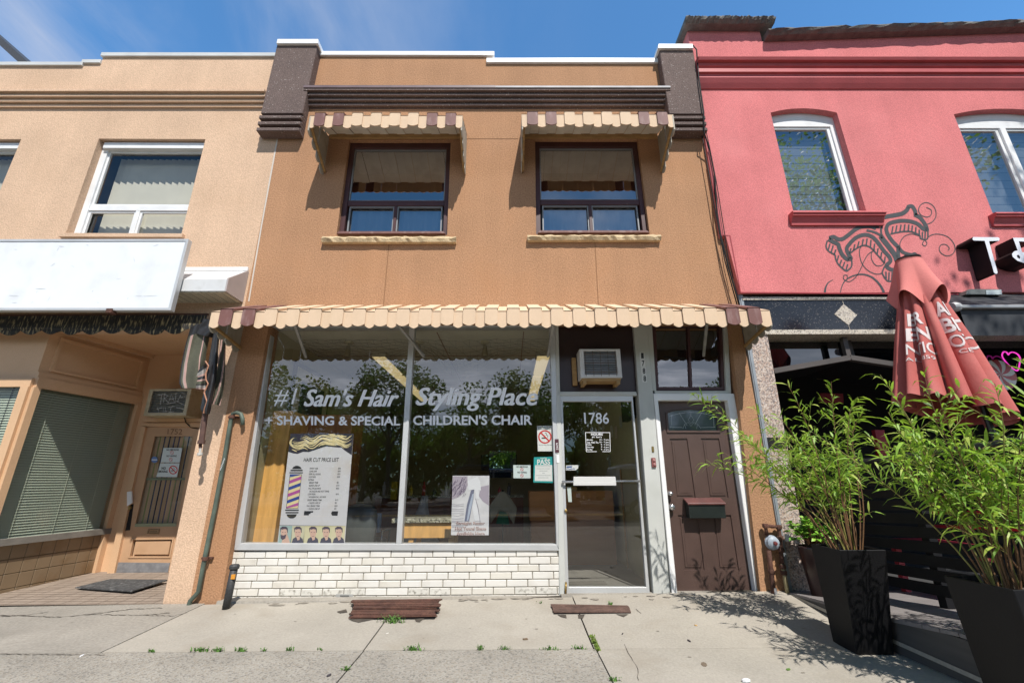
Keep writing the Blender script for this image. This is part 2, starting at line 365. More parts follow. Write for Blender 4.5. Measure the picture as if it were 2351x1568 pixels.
def crack(px, w=.010):
    mb = MB(); pts = []
    for i in range(len(px)-1):
        a = Vector(px[i]); b = Vector(px[i+1]); n = max(2, int((b-a).length/7))
        for k in range(n): pts.append(a+(b-a)*k/n + Vector((rnd.uniform(-2, 2), rnd.uniform(-.9, .9)))*(1 if 0 < k else .3))
    pts.append(Vector(px[-1])); L = []; r_ = []
    for i, p in enumerate(pts):
        g = G(p); t = G(pts[min(i+1, len(pts)-1)])-G(pts[max(i-1, 0)]); n = Vector((-t.y, t.x, 0)).normalized()*w*rnd.uniform(.25, 1)/2
        L.append(g+n+Vector((0, 0, .004))); r_.append(g-n+Vector((0, 0, .004)))
    b = 0; mb.v = L+r_; n = len(L)
    for i in range(n-1): mb.f.append([i, i+1, n+i+1, n+i]); mb.mi.append(0)
    return mb
cr = MB()
for px, w in (([(1427, 1470), (1440, 1492), (1462, 1530), (1466, 1562)], .006), ([(0, 1415), (60, 1412), (112, 1404)], .02), ([(0, 1412), (140, 1417), (200, 1411), (330, 1412), (390, 1407)], .016),
              ([(200, 1411), (250, 1405), (300, 1398), (372, 1396)], .02), ([(330, 1412), (400, 1414), (430, 1406)], .012), ([(1460, 1398), (1472, 1408)], .008), ([(0, 1502), (150, 1503), (240, 1504)], .010)):
    c = crack(px, w); cr.add(c.v, c.f)
gs = MB()          # old gum spots and grime trodden into the concrete
for k in range(85):
    g = Vector((rnd.uniform(-6, 3), rnd.uniform(-2.4, -.1), 0)) if k < 40 else Vector((rnd.uniform(-3.1, 2.6), -.06-abs(rnd.gauss(0, .05)), 0)); r_ = rnd.uniform(.004, .012) if k < 40 else rnd.uniform(.01, .05); n = 9
    gs.add([(g.x+r_*rnd.uniform(.7, 1.2)*math.cos(6.283*j/n)*1.5, g.y+r_*rnd.uniform(.7, 1.2)*math.sin(6.283*j/n)*.8, gz(g.x, g.y)+.003+.00002*k) for j in range(n)], [list(range(n))])
struct(gs.build('pavement_stains', mat('trodden grime', (.26, .23, .19), .9, .3, 20), None, fix=False))
struct(cr.build('pavement_cracks', M_crack, None, fix=False))

# ================================================================ BROWN BUILDING
shop = thing('shop_building', 'two-storey brown stucco shop with dark brown cornice, between tan and pink buildings', 'building', (-.2, 0, 0))
XL, XR = -3.52, 3.02
zt1 = F((930, 131)).z; zt2 = F((1300, 147)).z; xs = F((1131, 131)).x
W1 = q4([(801.5, 322), (1035, 322), (1026.5, 540), (772.5, 540)]); W2 = q4([(1228.5, 319.5), (1464.5, 319.5), (1491.5, 538), (1231, 538)])
mb = MB()
xr_t = F((1606, 150)).x; xr_b = F((1697, 715)).x
holed_wall(mb, [(XL, 3.27), (xr_b, 3.27), (xr_t, zt2), (xs, zt2), (xs, zt1), (XL, zt1)], [W1, W2], 0, .16)
mb.face((XL, 0, zt1), (xs, 0, zt1), (xs, .3, zt1), (XL, .3, zt1)); mb.face((xs, 0, zt2), (xr_t, 0, zt2), (xr_t, .3, zt2), (xs, .3, zt2))
mb.face((XL, 0, 3.27), (xr_b, 0, 3.27), (xr_b, .3, 3.27), (XL, .3, 3.27)); mb.face((xr_b, 0, 3.27), (xr_t, 0, zt2), (xr_t, .3, zt2), (xr_b, .3, 3.27))
mb.build('wall', M_brown, shop, fix=False)
sm = MB()          # control joints cut in the stucco

for a, b in (((893, 560), (880, 706)), ((1366, 556), (1374, 706)), ((1072, 319), (1190, 319))): sm = MB(); sm.stroke([a, b], 1.7, -.002); sm.build('control_joint', mat('joint shadow gap', (.22, .11, .05), .9), shop, fix=False)
lw = MB(); lw.box(-3.49, -3.155, 0, .3, .0, 3.27); lw.build('lower_pier', M_brown, shop); lw = MB()          # lower piers either side of the shopfront
xrl = F((1735, 1000)).x
lw.xz([(F((1690, 770)).x-.06, 3.27), (3.06, 3.27), (3.09, .06), (F((1750, 1360)).x-.02, .06)], 0, .3)
lw.build('lower_pier', M_brown, shop)
cp = MB()          # white metal copings of the parapet
cp.box(XL, xs+.03, -.035, .33, zt1-.005, zt1+.085); cp.box(xs-.10, xr_t, -.038, .33, zt2-.012, zt2+.085)
cp.build('parapet_coping', M_white, shop, bevel=.006)
def cornice(parent, x0, x1, zt, zb, m, flash=None, pmax=.16):
    mb = MB(); n = 4; dz = (zt-zb)/n
    for k in range(n):
        p = pmax-.036*k
        mb.box(x0, x1, -p, .0, zt-dz*(k+.62), zt-dz*k)
        if k < n: mb.box(x0, x1, -(p-.045), .0, zt-dz*(k+1), zt-dz*(k+.62)-.0005)
    return mb.build('cornice', m, parent)
czt = F((1100, 203), -.16).z; czb = F((1100, 249), -.02).z; cx0 = F((707, 220), -.1).x-.05; cx1 = F((1530, 220), -.1).x+.05
cornice(shop, cx0, cx1, czt, czb, M_dkbrown)
fl = MB(); fl.box(cx0, F((1137, 197), -.17).x, -.172, 0, czt+.001, czt+.045); fl.build('cornice_flashing', mat('faded brown flashing', (.16, .115, .12), .45, .2, 4), shop)
fl = MB(); fl.box(F((1137, 197), -.17).x+.002, cx1, -.174, 0, czt+.001, czt+.034); fl.build('cornice_flashing', mat('bare galvanised flashing', (.27, .27, .285), .6, .2, 4, metal=.2), shop)
def pier(px, cappx, yt):
    q = q4(px, -.15); mb = MB(); mb.xz(q, -.15, .32)
    zb = F((px[3][0], 303), -.15).z; n = 3; zt = q[3][1]; dz = (zt-zb)/n; x0 = q[3][0]; x1 = q[2][0]
    for k in range(n):
        mb.box(x0, x1, -.12, .0, zt-dz*(k+.45), zt-dz*k-.0005); mb.box(x0, x1, -.172, .0, zt-dz*(k+1)+.0004, zt-dz*(k+.45)-.0003)
    o = mb.build('pier', M_dkbrown, shop, bevel=.008)
    cq = q4(cappx, -.19); c = MB(); c.xz(cq, -.19, .40); c.build('pier_cap', M_white, o, bevel=.006)
pier([K('B1', 300, 345), K('B1', 625, 345), K('B1', 500, 910), K('B1', 165, 910)], [K('B1', 298, 313), K('B1', 626, 313), K('B1', 624, 350), K('B1', 290, 350)], 0)
pier([K('C1', 1436, 385), K('C1', 1706, 385), K('C1', 1797, 915), K('C1', 1518, 915)], [K('C1', 1430, 352), K('C1', 1706, 352), K('C1', 1712, 388), K('C1', 1427, 388)], 0)

def window(parent, q, rec, m, fw_, panes, bars, gm=None, back=.9, sill=None, sash=None, inner=M_void, name='window', interior=True):
    """frame ring + bars; panes are (u0,u1,v0,v1) of the clear opening; a dark room box behind"""
    f = MB(); qi = inset(q, *fw_); f.ring(q, qi, rec, rec+.09)
    for (u0, u1, v0, v1) in bars: f.xz(sub(qi, u0, u1, v0, v1), rec+.012, rec+.08)
    fr = f.build(name, m, parent, bevel=.004)
    for (u0, u1, v0, v1) in panes:
        pq = sub(qi, u0, u1, v0, v1)
        if sash:
            s = MB(); s.ring(pq, inset(pq, sash, sash, sash, sash), rec+.03, rec+.06); s.build('sash', M_vinyl if m is not M_winbrown else mat('grey inner sash', (.24, .25, .26), .5), fr)
        g = MB(); g.add([(x, rec+.045+.03*(v0 > .3), z) for x, z in pq], [[0, 1, 2, 3]]); g.build('pane', gm or M_glass2, fr, fix=False)
    if interior:
        r = MB(); x0 = min(p[0] for p in q)-.25; x1 = max(p[0] for p in q)+.25; z0 = min(p[1] for p in q)-.3; z1 = max(p[1] for p in q)+.3; y0 = rec+.2
        v = [(x0, y0, z0), (x1, y0, z0), (x1, y0, z1), (x0, y0, z1), (x0, y0+back, z0), (x1, y0+back, z0), (x1, y0+back, z1), (x0, y0+back, z1)]
        r.add(v, [[4, 5, 6, 7], [0, 1, 5, 4], [3, 2, 6, 7], [0, 3, 7, 4], [1, 2, 6, 5]])
        r.build('room', inner, fr, fix=False)
    return fr, qi
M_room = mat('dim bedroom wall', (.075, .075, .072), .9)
for q in (W1, W2):
    fr, qi = window(shop, q, .06, M_winbrown, (.07, .10, .07, .04), [(0, 1, 0, .615), (.02, .485, .675, 1), (.515, .98, .675, 1)], [(0, 1, .615, .675), (.485, .515, .675, 1)], sash=.018, inner=M_room)
    lip = MB(); lip.xz([(q[3][0]+.05, q[3][1]+.03), (q[2][0]-.05, q[2][1]+.03), (q[2][0]-.02, q[3][1]-.004), (q[3][0]+.02, q[3][1]-.004)], -.05, .06); lip.build('sill_flashing', mat('brown enamel', (.17, .075, .065)), fr)
for W_, side in ((W1, 'left'), (W2, 'right')):          # lace curtains low in both windows
  cu = MB(); qi = inset(W_, .1, .12, .1, .05); n = 40
  for k in range(n):
      a = sub(qi, k/n, (k+1)/n, .66, 1.0); y = .20+.02*math.sin(k*1.3)
      cu.add([(a[0][0], y, a[0][1]), (a[1][0], .20+.02*math.sin(k*1.3+1.3), a[1][1]), (a[2][0], .20+.02*math.sin(k*1.3+1.3), a[2][1]), (a[3][0], y, a[3][1])], [[0, 1, 2, 3]])
  tag(cu.build('curtain', mat('sheer blue grey curtain', (.46, .54, .62), .9), None, fix=False), 'pale sheer half curtain behind the lower panes of the %s brown-framed window' % side, 'curtain', 'half curtains')
def rough_sill(px, name='sill'):
    z1 = F(px[0], -.07).z; z0 = F(px[1], -.07).z; x0 = F(px[0], -.07).x; x1 = F((px[1][0], px[0][1]), -.07).x; mb = MB(); n = 34; ny = 3; vs = []; fs = []
    for i in range(n+1):
        x = x0+(x1-x0)*i/n
        vs += [(x, .0, z1), (x, -.05+rnd.uniform(-.012, .012), z1+rnd.uniform(-.004, .003)), (x, -.082+rnd.uniform(-.014, .012), (z0*.45+z1*.55)+rnd.uniform(-.012, .012)), (x, -.062+rnd.uniform(-.006, .006), z0), (x, .0, z0)]
    for i in range(n):
        for k in range(5): fs.append([i*5+k, (i+1)*5+k, (i+1)*5+(k+1) % 5, i*5+(k+1) % 5])
    fs += [[0, 1, 2, 3, 4], [n*5+k for k in range(5)]]
    mb.add(vs, fs); return mb.build(name, M_stone, shop)
rough_sill([(739.5, 542), (1047, 555)]); rough_sill([(1211, 538.5), (1517, 550.5)])

# ---------------------------------------------------------------- the shopfront (part of the brown building)
YS = .12
A_ = M_alu
def S(px, Y=YS): return q4(px, Y)
glL = S([(626, 730), (941, 730), (909.5, 1248.5), (552, 1248)]); glR = S([(953, 730), (1261, 730), (1277.5, 1250), (921.5, 1248.5)])
fr = MB()
fr.slab([(607, 730), (626, 730), (552, 1248), (537, 1263)], YS-.05, YS+.06)
fr.slab([(941, 730), (953.5, 730), (921.5, 1248.5), (909, 1248.5)], YS-.05, YS+.06)
fr.slab([(1261, 730), (1274, 730), (1286, 1263), (1277.5, 1250)], YS-.04, YS+.06)
fr.slab([(552, 1247), (1278, 1249.5), (1284, 1264), (537, 1263)], YS-.052, YS+.08)
fr.box(-3.155, .6, YS-.05, YS+.12, 3.262, 3.42)
front = fr.build('shopfront_frame', A_, shop, bevel=.004)
for q in (glL, glR):
    g = MB(); g.add([(x, YS, z) for x, z in q], [[0, 1, 2, 3]]); g.build('shop_window', M_glass, shop, fix=False)
# white glazed bricks below the window
bk = MB(); mo = MB(); zB = F((900, 1384), YS-.02).z; zT = F((900, 1262.5), YS-.02).z; xB0 = -3.16; xB1 = F((1285, 1320), YS-.02).x
mo.box(xB0, xB1, YS-.024, YS+.10, zB-.02, zT)
rows = 7; rh = (zT-zB)/rows; bw = .2385; gap = .0095
M_brickw = [mat('white glazed brick', (.70, .68, .63), .3, .05, 2.2, stain=(.48, .44, .37), stain_amt=.3, stain_scale=5), mat('creamier glazed brick', (.66, .63, .56), .3, .06, 2.2, stain=(.44, .40, .33), stain_amt=.35, stain_scale=6), mat('splashed glazed brick', (.62, .60, .54), .4, .08, 4, stain=(.16, .14, .11), stain_amt=.8, stain_scale=26)]
for r_i in range(rows):
    off = [.0, .11, .02, .075, .15, .045, .13][r_i]
    x = xB0-bw+off
    while x < xB1:
        a = max(x+gap/2, xB0+.002); b = min(x+bw-gap/2, xB1-.002)
        if b-a > .02:
            j = rnd.uniform(-.003, .003); bk.m = 2 if r_i < 1 or (r_i < 2 and rnd.random() < .5) else rnd.choice((0, 0, 1)); bk.box(a, b, YS-.034+j, YS+.01, zB+rh*r_i+gap/2, zB+rh*(r_i+1)-gap/2)
        x += bw
mo.build('brick_base', mat('mortar', (.27, .245, .20), .95, .3, 12), shop)
bb = bk.build('brickwork', M_brickw, shop, bevel=.004)
vp_ = MB(); vp_.slab([K('B4', 768, 782), K('B4', 908, 784), K('B4', 902, 850), K('B4', 772, 850)], YS-.040, YS)
v = vp_.build('vent_plate', mat('galvanised plate', (.42, .42, .40), .5, .15, 6, metal=.4), shop)
vh = MB()
for i in range(8):
    for j in range(5):
        c = K('B4', 806+i*9+(j % 2)*4, 796+j*11); vh.slab([(c[0]-1, c[1]-1), (c[0]+1, c[1]-1), (c[0]+1, c[1]+1), (c[0]-1, c[1]+1)], YS-.0415, YS-.039)
vh.build('vent_holes', M_void, v)
# door bay: left jamb, transom panel, post, right bay
dr = MB()
dr.slab([(1274.5, 730), (1281.5, 730), (1299, 1383), (1284.5, 1383)], YS-.045, YS+.07)       # jamb
dr.slab([(1281, 899), (1461, 899), (1463, 908), (1281, 908)], YS-.045, YS+.07)               # rail over the shop door
dr.slab([(1453, 730), (1485, 730), (1540, 1382), (1502, 1382)], YS-.06, YS+.10)              # post with the number
dr.slab([(1485, 730), (1496, 730), (1507, 897), (1495, 897)], YS-.045, YS+.07)
dr.slab([(1661, 730), (1670, 730), (1679, 903), (1668, 897)], YS-.045, YS+.07)
dr.slab([(1503, 897), (1668, 897), (1679, 904), (1503, 904)], YS-.046, YS+.07)
dr.build('door_bay_frame', M_grey, shop, bevel=.004)
tp = MB(); tp.slab([(1278, 730), (1455, 730), (1461.5, 900), (1281, 900)], YS+.01, YS+.04); tp.build('transom_panel', mat('dark maroon panel', (.028, .012, .012), .35, .2, 5), shop)
# glazed aluminium shop door
sd = MB(); dO = S([(1283, 907), (1451, 907), (1492, 1379), (1296, 1381)]); dI = S([(1291.5, 922.5), (1449, 922), (1482, 1346), (1305, 1346)])
sd.ring(dO, dI, YS-.03, YS+.03); shopdoor = sd.build('shop_door', A_, shop, bevel=.004)
g = MB(); g.add([(x, YS, z) for x, z in dI], [[0, 1, 2, 3]]); g.build('door_glass', M_glass, shopdoor, fix=False)
h_ = MB(); a = F((1290, 1106), YS-.07); b = F((1471, 1104), YS-.07); h_.tube([a, b], .013, 8); h_.tube([a+Vector((.02, 0, 0)), a+Vector((.02, .06, 0))], .012); h_.tube([b-Vector((.02, 0, 0)), b+Vector((-.02, .06, 0))], .012)
h_.build('push_bar', mat('chrome', (.6, .6, .6), .2, metal=.9), shopdoor, smooth=True)
h_ = MB(); h_.slab([(1317, 1094), (1413, 1094), (1414.5, 1105), (1316.5, 1105)], YS-.086, YS-.074); h_.slab([(1316.5, 1105), (1414.5, 1105), (1415, 1114.5), (1316.5, 1114.5)], YS-.092, YS-.074); h_.build('push_plate', mat('silver plate', (.60, .60, .58), .4), shopdoor, bevel=.003)
h_ = MB(); p = F((1299, 1172), YS-.035); h_.lathe([(.0, 0), (.018, 0), (.018, .012), (.008, .016), (0, .016)], p, (0, -1, 0), 12); h_.build('lock', mat('brass', (.35, .24, .09), .35, metal=.8), shopdoor)
h_ = MB(); h_.tube([F((1299.5, 1336), YS-.045), F((1299, 1352), YS-.07), F((1298.5, 1362), YS-.045)], .012, 8); h_.build('foot_catch', MATS['brass'], shopdoor, smooth=True)
h_ = MB(); h_.slab([(1293, 1380), (1498, 1377.5), (1500, 1384), (1294, 1388)], YS-.06, YS+.05); h_.build('threshold', A_, shopdoor)
h_ = MB(); h_.slab([(1302, 1118), (1311, 1118), (1313, 1152), (1305, 1152)], YS-.034, YS-.029); h_.build('strike_plate', mat('worn mint plate', (.42, .48, .44), .5), shopdoor)
l_ = MB(); l_.text('1786', [(1340, 947), (1397.5, 947), (1398.5, 973), (1342, 973)], YS-.004, bold=.012); l_.build('number_lettering', M_letter, shopdoor, fix=False)
l_ = MB(); hb = [K('C3', 845, 900), K('C3', 1040, 901), K('C3', 1044, 1053), K('C3', 852, 1054)]
l_.text('HOURS', [K('C3', 890, 906), K('C3', 983, 906), K('C3', 983, 924), K('C3', 890, 924)], YS-.004, bold=.015)
l_.text("#1 Sam's", [K('C3', 897, 929), K('C3', 976, 929), K('C3', 976, 944), K('C3', 897, 944)], YS-.004, bold=.008)
for k, (d, t, w, tw) in enumerate((('Monday', '12 - 7 pm.', 50, 78), ('Tues. Wed. Thu.', '10 - 7 pm.', 96, 78), ('Friday', '9 - 7 pm.', 40, 68), ('Saturday', '9 - 6 pm.', 56, 66), ('Sunday', '9 - 2 pm.', 46, 66))):
    y = 953+19.3*k; l_.text(d, [K('C3', 855, y), K('C3', 855+w, y), K('C3', 855+w, y+15), K('C3', 855, y+15)], YS-.004, bold=.012); l_.text(t, [K('C3', 1036-tw, y), K('C3', 1036, y), K('C3', 1036, y+14), K('C3', 1036-tw, y+14)], YS-.004, bold=.012)
for pl in ([hb[0], hb[1]], [hb[1], hb[2]], [hb[2], K('C3', 980, 1053)], [K('C3', 935, 1053), hb[3]], [hb[3], hb[0]]): l_.stroke(pl, 1.0, YS-.004)
l_.build('hours_lettering', M_letter, shopdoor, fix=False)
# window lettering, left and right pane
l_ = MB(); z4 = lambda x, y: (940/1.6333+x*.17188, 1240/1.6333+y*.17188)
l_.text('#1', [z4(325, 772), z4(625, 772), z4(600, 1005), z4(305, 1005)], YS-.004, shear=.16); l_.build('window_lettering', M_letter, front, fix=False); l_ = MB()
for i_, dx in enumerate((-7, -2.4, 2.4, 7)): l_.text("Sam's Hair", [z4(745+dx, 772), z4(2000+dx, 778), z4(1945+dx, 1014), z4(710+dx, 1012)], YS-.004-.0003*i_, bold=.008, shear=.20)
l_.build('window_lettering', M_letter, front, fix=False); l_ = MB()
l_.text('+ SHAVING & SPECIAL', [z4(196, 1136), z4(2000, 1142), z4(1995, 1266), z4(196, 1260)], YS-.004, bold=.026)
l_.build('window_lettering', M_letter, front, fix=False)
l_ = MB()
for i_, dx in enumerate((-4.2, -1.4, 1.4, 4.2)): l_.text('Styling Place', [K('B3', 1425+dx, 540), K('B3', 2385+dx, 538), K('B3', 2380+dx, 728), K('B3', 1405+dx, 728)], YS-.004-.0003*i_, bold=.008, shear=.20)
l_.build('window_lettering', M_letter, front, fix=False); l_ = MB()
l_.text("CHILDREN'S CHAIR", [K('B3', 1388, 762), K('B3', 2342, 758), K('B3', 2342, 840), K('B3', 1386, 842)], YS-.004, bold=.026)
l_.build('window_lettering', M_letter, front, fix=False)
# house number digits on the post
l_ = MB(); l2 = MB()
for k, ch in enumerate('1788'):
    x0 = 1281+k*6.5; y0 = 260+61*k; q = [K('C3', x0+8, y0+3), K('C3', x0+30, y0+3), K('C3', x0+32, y0+48), K('C3', x0+10, y0+48)]
    l_.flat([K('C3', x0-2, y0-3), K('C3', x0+36, y0-3), K('C3', x0+38, y0+54), K('C3', x0, y0+54)], YS-.0625); l2.text(ch, q, YS-.064, bold=.03)
l_.build('number_backing', mat('faded white plastic', (.66, .66, .63), .5), shop, fix=False); l2.build('number_lettering', M_ink, shop, fix=False)
# transom window over the brown door
TW = S([(1497, 742), (1660, 742), (1667, 896), (1504, 896)])
window(shop, TW, YS, M_winbrown, (.05, .05, .05, .045), [(0, .50, 0, 1), (.54, 1, 0, 1)], [(.50, .54, 0, 1)], gm=M_glass, back=.6)
# brown panelled door
ds = MB(); dO = S([(1497, 905), (1681, 905), (1757, 1379), (1541, 1382)]); dI = S([(1508, 921), (1666, 921), (1731, 1364), (1552, 1364)])
qo = dO; ds.ring(qo, dI, YS-.055, YS+.08); casing = ds.build('door_casing', M_white, shop, bevel=.006)
M_door = mat('brown painted door', (.082, .050, .041), .42, .10, 5, .08, 140, .12)
YD = YS+.035
dl = MB(); PN = [[K('C3', 1520, 950), K('C3', 1660, 947), K('C3', 1728, 1425), K('C3', 1568, 1425)], [K('C3', 1770, 947), K('C3', 1915, 947), K('C3', 1992, 1425), K('C3', 1835, 1425)],
                 [K('C4', 1586, 148), K('C4', 1745, 148), K('C4', 1800, 590), K('C4', 1634, 590)], [K('C4', 1868, 148), K('C4', 2010, 148), K('C4', 2076, 590), K('C4', 1910, 590)]]
fan = [K('C3', 1502, 745), K('C3', 1560, 726), K('C3', 1690, 716), K('C3', 1820, 726), K('C3', 1886, 745), K('C3', 1905, 886), K('C3', 1512, 886)]
pq = [[(F(p, YD).x, F(p, YD).z) for p in PN_] for PN_ in PN]; fq = [(F(p, YD).x, F(p, YD).z) for p in fan]
holed_wall(dl, dI, pq+[fq], YD, .014)
for q in pq:
    i1 = inset(q, .025, .03, .025, .03); i2 = inset(q, .05, .055, .05, .055)
    dl.ring(q, i1, YD+.014, YD+.03); dl.ring(i1, i2, YD+.006, YD+.03); dl.xz(i2, YD+.003, YD+.03)
brown_door = dl.build('house_door', M_door, shop)
fg = MB(); fg.add([(x, YD+.012, z) for x, z in fq], [list(range(7))]); fgo = fg.build('fanlight', mat('dark bevelled fanlight glass', (.05, .068, .082), .06, spec=.9), brown_door, fix=False)
fr_ = MB(); ctr = (sum(p[0] for p in fq)/7, sum(p[1] for p in fq)/7); big = [(ctr[0]+(x-ctr[0])*1.09, ctr[1]+(z-ctr[1])*1.16) for x, z in fq]; fr_.ring(big, fq, YD-.014, YD+.01); fr_.build('fanlight_frame', M_door, brown_door, bevel=.004)
ld = MB(); yl = YD+.009
for pl in ([(1525, 766), (1600, 748), (1690, 738), (1790, 748), (1872, 766)], [(1530, 862), (1532, 770)], [(1876, 862), (1870, 770)], [(1595, 742), (1660, 845)], [(1776, 740), (1720, 840)], [(1690, 738), (1688, 770)], [(1514, 772), (1545, 765)],
           [(1690, 765), (1668, 800), (1690, 830), (1714, 800), (1690, 765)], [(1650, 870), (1640, 835), (1668, 818), (1690, 850), (1715, 818), (1745, 835), (1735, 870)], [(1640, 835), (1625, 870)], [(1745, 835), (1770, 868)], [(1520, 858), (1620, 860)], [(1770, 860), (1886, 858)]):
    ld.stroke([K('C3', *p) for p in pl], .7, yl)
ld.build('leaded_pattern', mat('lead came', (.55, .58, .6), .4), fgo, fix=False)
for (px, r_) in ((K('C3', 1517, 1390), .026), (K('C4', 1530, 85), .034)):
    k_ = MB(); k_.lathe([(0, 0), (r_*1.05, 0), (r_*1.05, .01), (r_*.55, .016), (r_*.5, .03), (r_*.95, .042), (r_, .055), (r_*.8, .064), (0, .066)], F(px, YD), (0, -1, 0), 16); k_.build('door_knob', MATS['chrome'], brown_door, smooth=True)
th = MB(); th.slab([K('C4', 1578, 786), K('C4', 2196, 786), K('C4', 2255, 838), K('C4', 1545, 850)], YS-.085, YS+.06); th.build('threshold', mat('worn white sill', (.55, .55, .53), .6, .2, 6, stain=(.2, .19, .17), stain_amt=.7, stain_scale=9), casing)
bx = MB(); bx.slab([K('C3', 1376, 1012), K('C3', 1392, 1012), K('C3', 1396, 1056), K('C3', 1379, 1056)], YS-.068, YS-.058); bx.build('brass_plate', MATS['brass'], shop)
bx = MB(); bx.slab([K('C3', 1374, 1103), K('C3', 1407, 1103), K('C3', 1415, 1178), K('C3', 1380, 1178)], YS-.08, YS-.058); bo = bx.build('doorbell_plate', mat('faded red plastic', (.22, .07, .065), .5), shop, bevel=.004)
for yy in (1122, 1155):
    bx = MB(); bx.lathe([(0, 0), (.016, 0), (.014, .008), (.006, .01), (0, .01)], F(K('C3', 1394+(yy-1122)*.15, yy), YS-.08), (0, -1, 0), 12); bx.build('bell_button', mat('button pink', (.42, .2, .19), .4), bo)
# letterbox hung on the brown door
lb = thing('letterbox', 'black metal letterbox with a brown lid hung on the brown door', 'mailbox', tuple(F(K('C4', 1800, 180), YD-.1)))
q = q4([K('C4', 1672, 62), K('C4', 1962, 62), K('C4', 1966, 175), K('C4', 1686, 178)], YD-.13); b_ = MB(); x0, x1 = q[0][0], q[1][0]; z1, z0 = q[0][1], q[2][1]
b_.prism([(x0, YD-.012, z1+.05), (x0, YD-.13, z1), (x0, YD-.115, z0), (x0, YD-.012, z0)], (x1-x0, 0, 0)); b_.build('body', mat('black letterbox metal', (.014, .02, .018), .45, .2, 7), lb, bevel=.004)
b_ = MB(); b_.prism([(x0-.012, YD-.012, z1+.066), (x0-.012, YD-.142, z1+.012), (x0-.012, YD-.142, z1-.008), (x0-.012, YD-.012, z1+.05)], (x1-x0+.024, 0, 0)); b_.build('lid', mat('maroon lid', (.12, .045, .04), .45, .25, 8), lb, bevel=.003)
# ================================================================ METAL AWNINGS
def scallop(x0, x1, zt, zb, sag, y, th, mb, n=7):
    lp = [(x0, y, zt), (x1, y, zt)]
    for k in range(n+1):
        t = k/n; lp.append((x1+(x0-x1)*t, y, zb+sag - sag*math.sin(math.pi*t)))
    mb.prism(lp, (0, th, 0))
def awning(label, p, x0, x1, zt, zb, zw, first, npair, pitch, wr, brown, side_l, side_r, side_drop, braces, sag=.022, group=None):
    """slatted aluminium awning: x0..x1 at the front, front drop from zt to zb at y=-p, meeting the wall at zw"""
    t = thing('metal_awning', label, 'awning', ((x0+x1)/2, 0, zb), group)
    ro = MB(); va = MB(); th = .012; lift = .028
    def strip(a, b, kind, dy, dz, zb_):
        zb_ += rnd.uniform(-.006, .005); dy += rnd.uniform(-.003, .004); b += rnd.uniform(-.003, .002)
        va.m = kind; scallop(a, b, zt+dz, zb_, sag*rnd.uniform(.85, 1.1), -p-dy, th, va)
        ro.m = kind; sl = (zw-zt)/p
        ro.prism([(a, -p-dy, zt+dz), (a, -p-dy, zt+dz-.010), (a, .0, zw+dz-.010), (a, .0, zw+dz)], (b-a, 0, 0))
        if dz: ro.prism([(a+.002, -p-dy, zt+dz-.0105), (a+.002, -p-dy, zt-.001), (a+.002, 0, zw-.001), (a+.002, 0, zw+dz-.0105)], (.006, 0, 0)); ro.prism([(b-.008, -p-dy, zt+dz-.0105), (b-.008, -p-dy, zt-.001), (b-.008, 0, zw-.001), (b-.008, 0, zw+dz-.0105)], (.006, 0, 0))
    cur = x0
    for k in range(npair):
        a = first+pitch*k; b = a+wr
        strip(cur, a+.004, 0, 0, 0, zb-.012)
        strip(a, b, 1 if k in brown else 0, .022, lift, zb+.006); cur = b-.004
    strip(cur, x1, 0, 0, 0, zb-.012)
    ro.build('roof', [M_cream, M_mauve], t, fix=True); va.build('valance', [M_cream, M_mauve], t, fix=True)
    un = MB(); n = npair*2
    for k in range(n):
        a = x0+.012+(x1-x0-.024)*k/n; b = x0+.012+(x1-x0-.024)*(k+1)/n-.004; d = -.014 if k % 2 else -.026
        un.prism([(a, -p+.016, zt+d), (a, -p+.016, zt+d-.004), (a, -.004, zw+d-.004), (a, -.004, zw+d)], (b-a, 0, 0))
    un.build('soffit', M_under, t)
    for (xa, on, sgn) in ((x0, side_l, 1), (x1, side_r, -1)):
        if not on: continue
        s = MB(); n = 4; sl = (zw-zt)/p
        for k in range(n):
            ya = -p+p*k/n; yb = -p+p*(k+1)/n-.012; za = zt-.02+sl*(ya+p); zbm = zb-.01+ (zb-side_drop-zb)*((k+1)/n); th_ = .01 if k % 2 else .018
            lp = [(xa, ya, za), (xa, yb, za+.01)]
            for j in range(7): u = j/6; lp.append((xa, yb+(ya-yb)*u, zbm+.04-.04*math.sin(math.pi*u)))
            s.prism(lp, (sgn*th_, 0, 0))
        s.build('side_panel', mat('shaded grey beige enamel', (.36, .33, .27), .7, .12, 5, stain=(.2, .17, .12), stain_amt=.5, stain_scale=7), t)  # side panels coloured darker to stand in for the shade inside the awning
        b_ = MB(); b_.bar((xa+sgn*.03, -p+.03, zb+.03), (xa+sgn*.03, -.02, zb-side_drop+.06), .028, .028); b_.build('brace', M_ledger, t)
    le = MB(); le.box(x0+.02, x1-.02, -.045, -.002, zw-.10, zw-.036); le.build('ledger', M_ledger, t)
    for (bx_, lean) in braces:
        b_ = MB(); b_.bar((bx_, -p+.05, zb+.05), (bx_+lean, -.01+YS*.6, zb-.17), .03, .03); b_.build('brace', mat('grey galvanised strut', (.30, .29, .27), .6, .2, 8), t)
    return t
P1 = .60
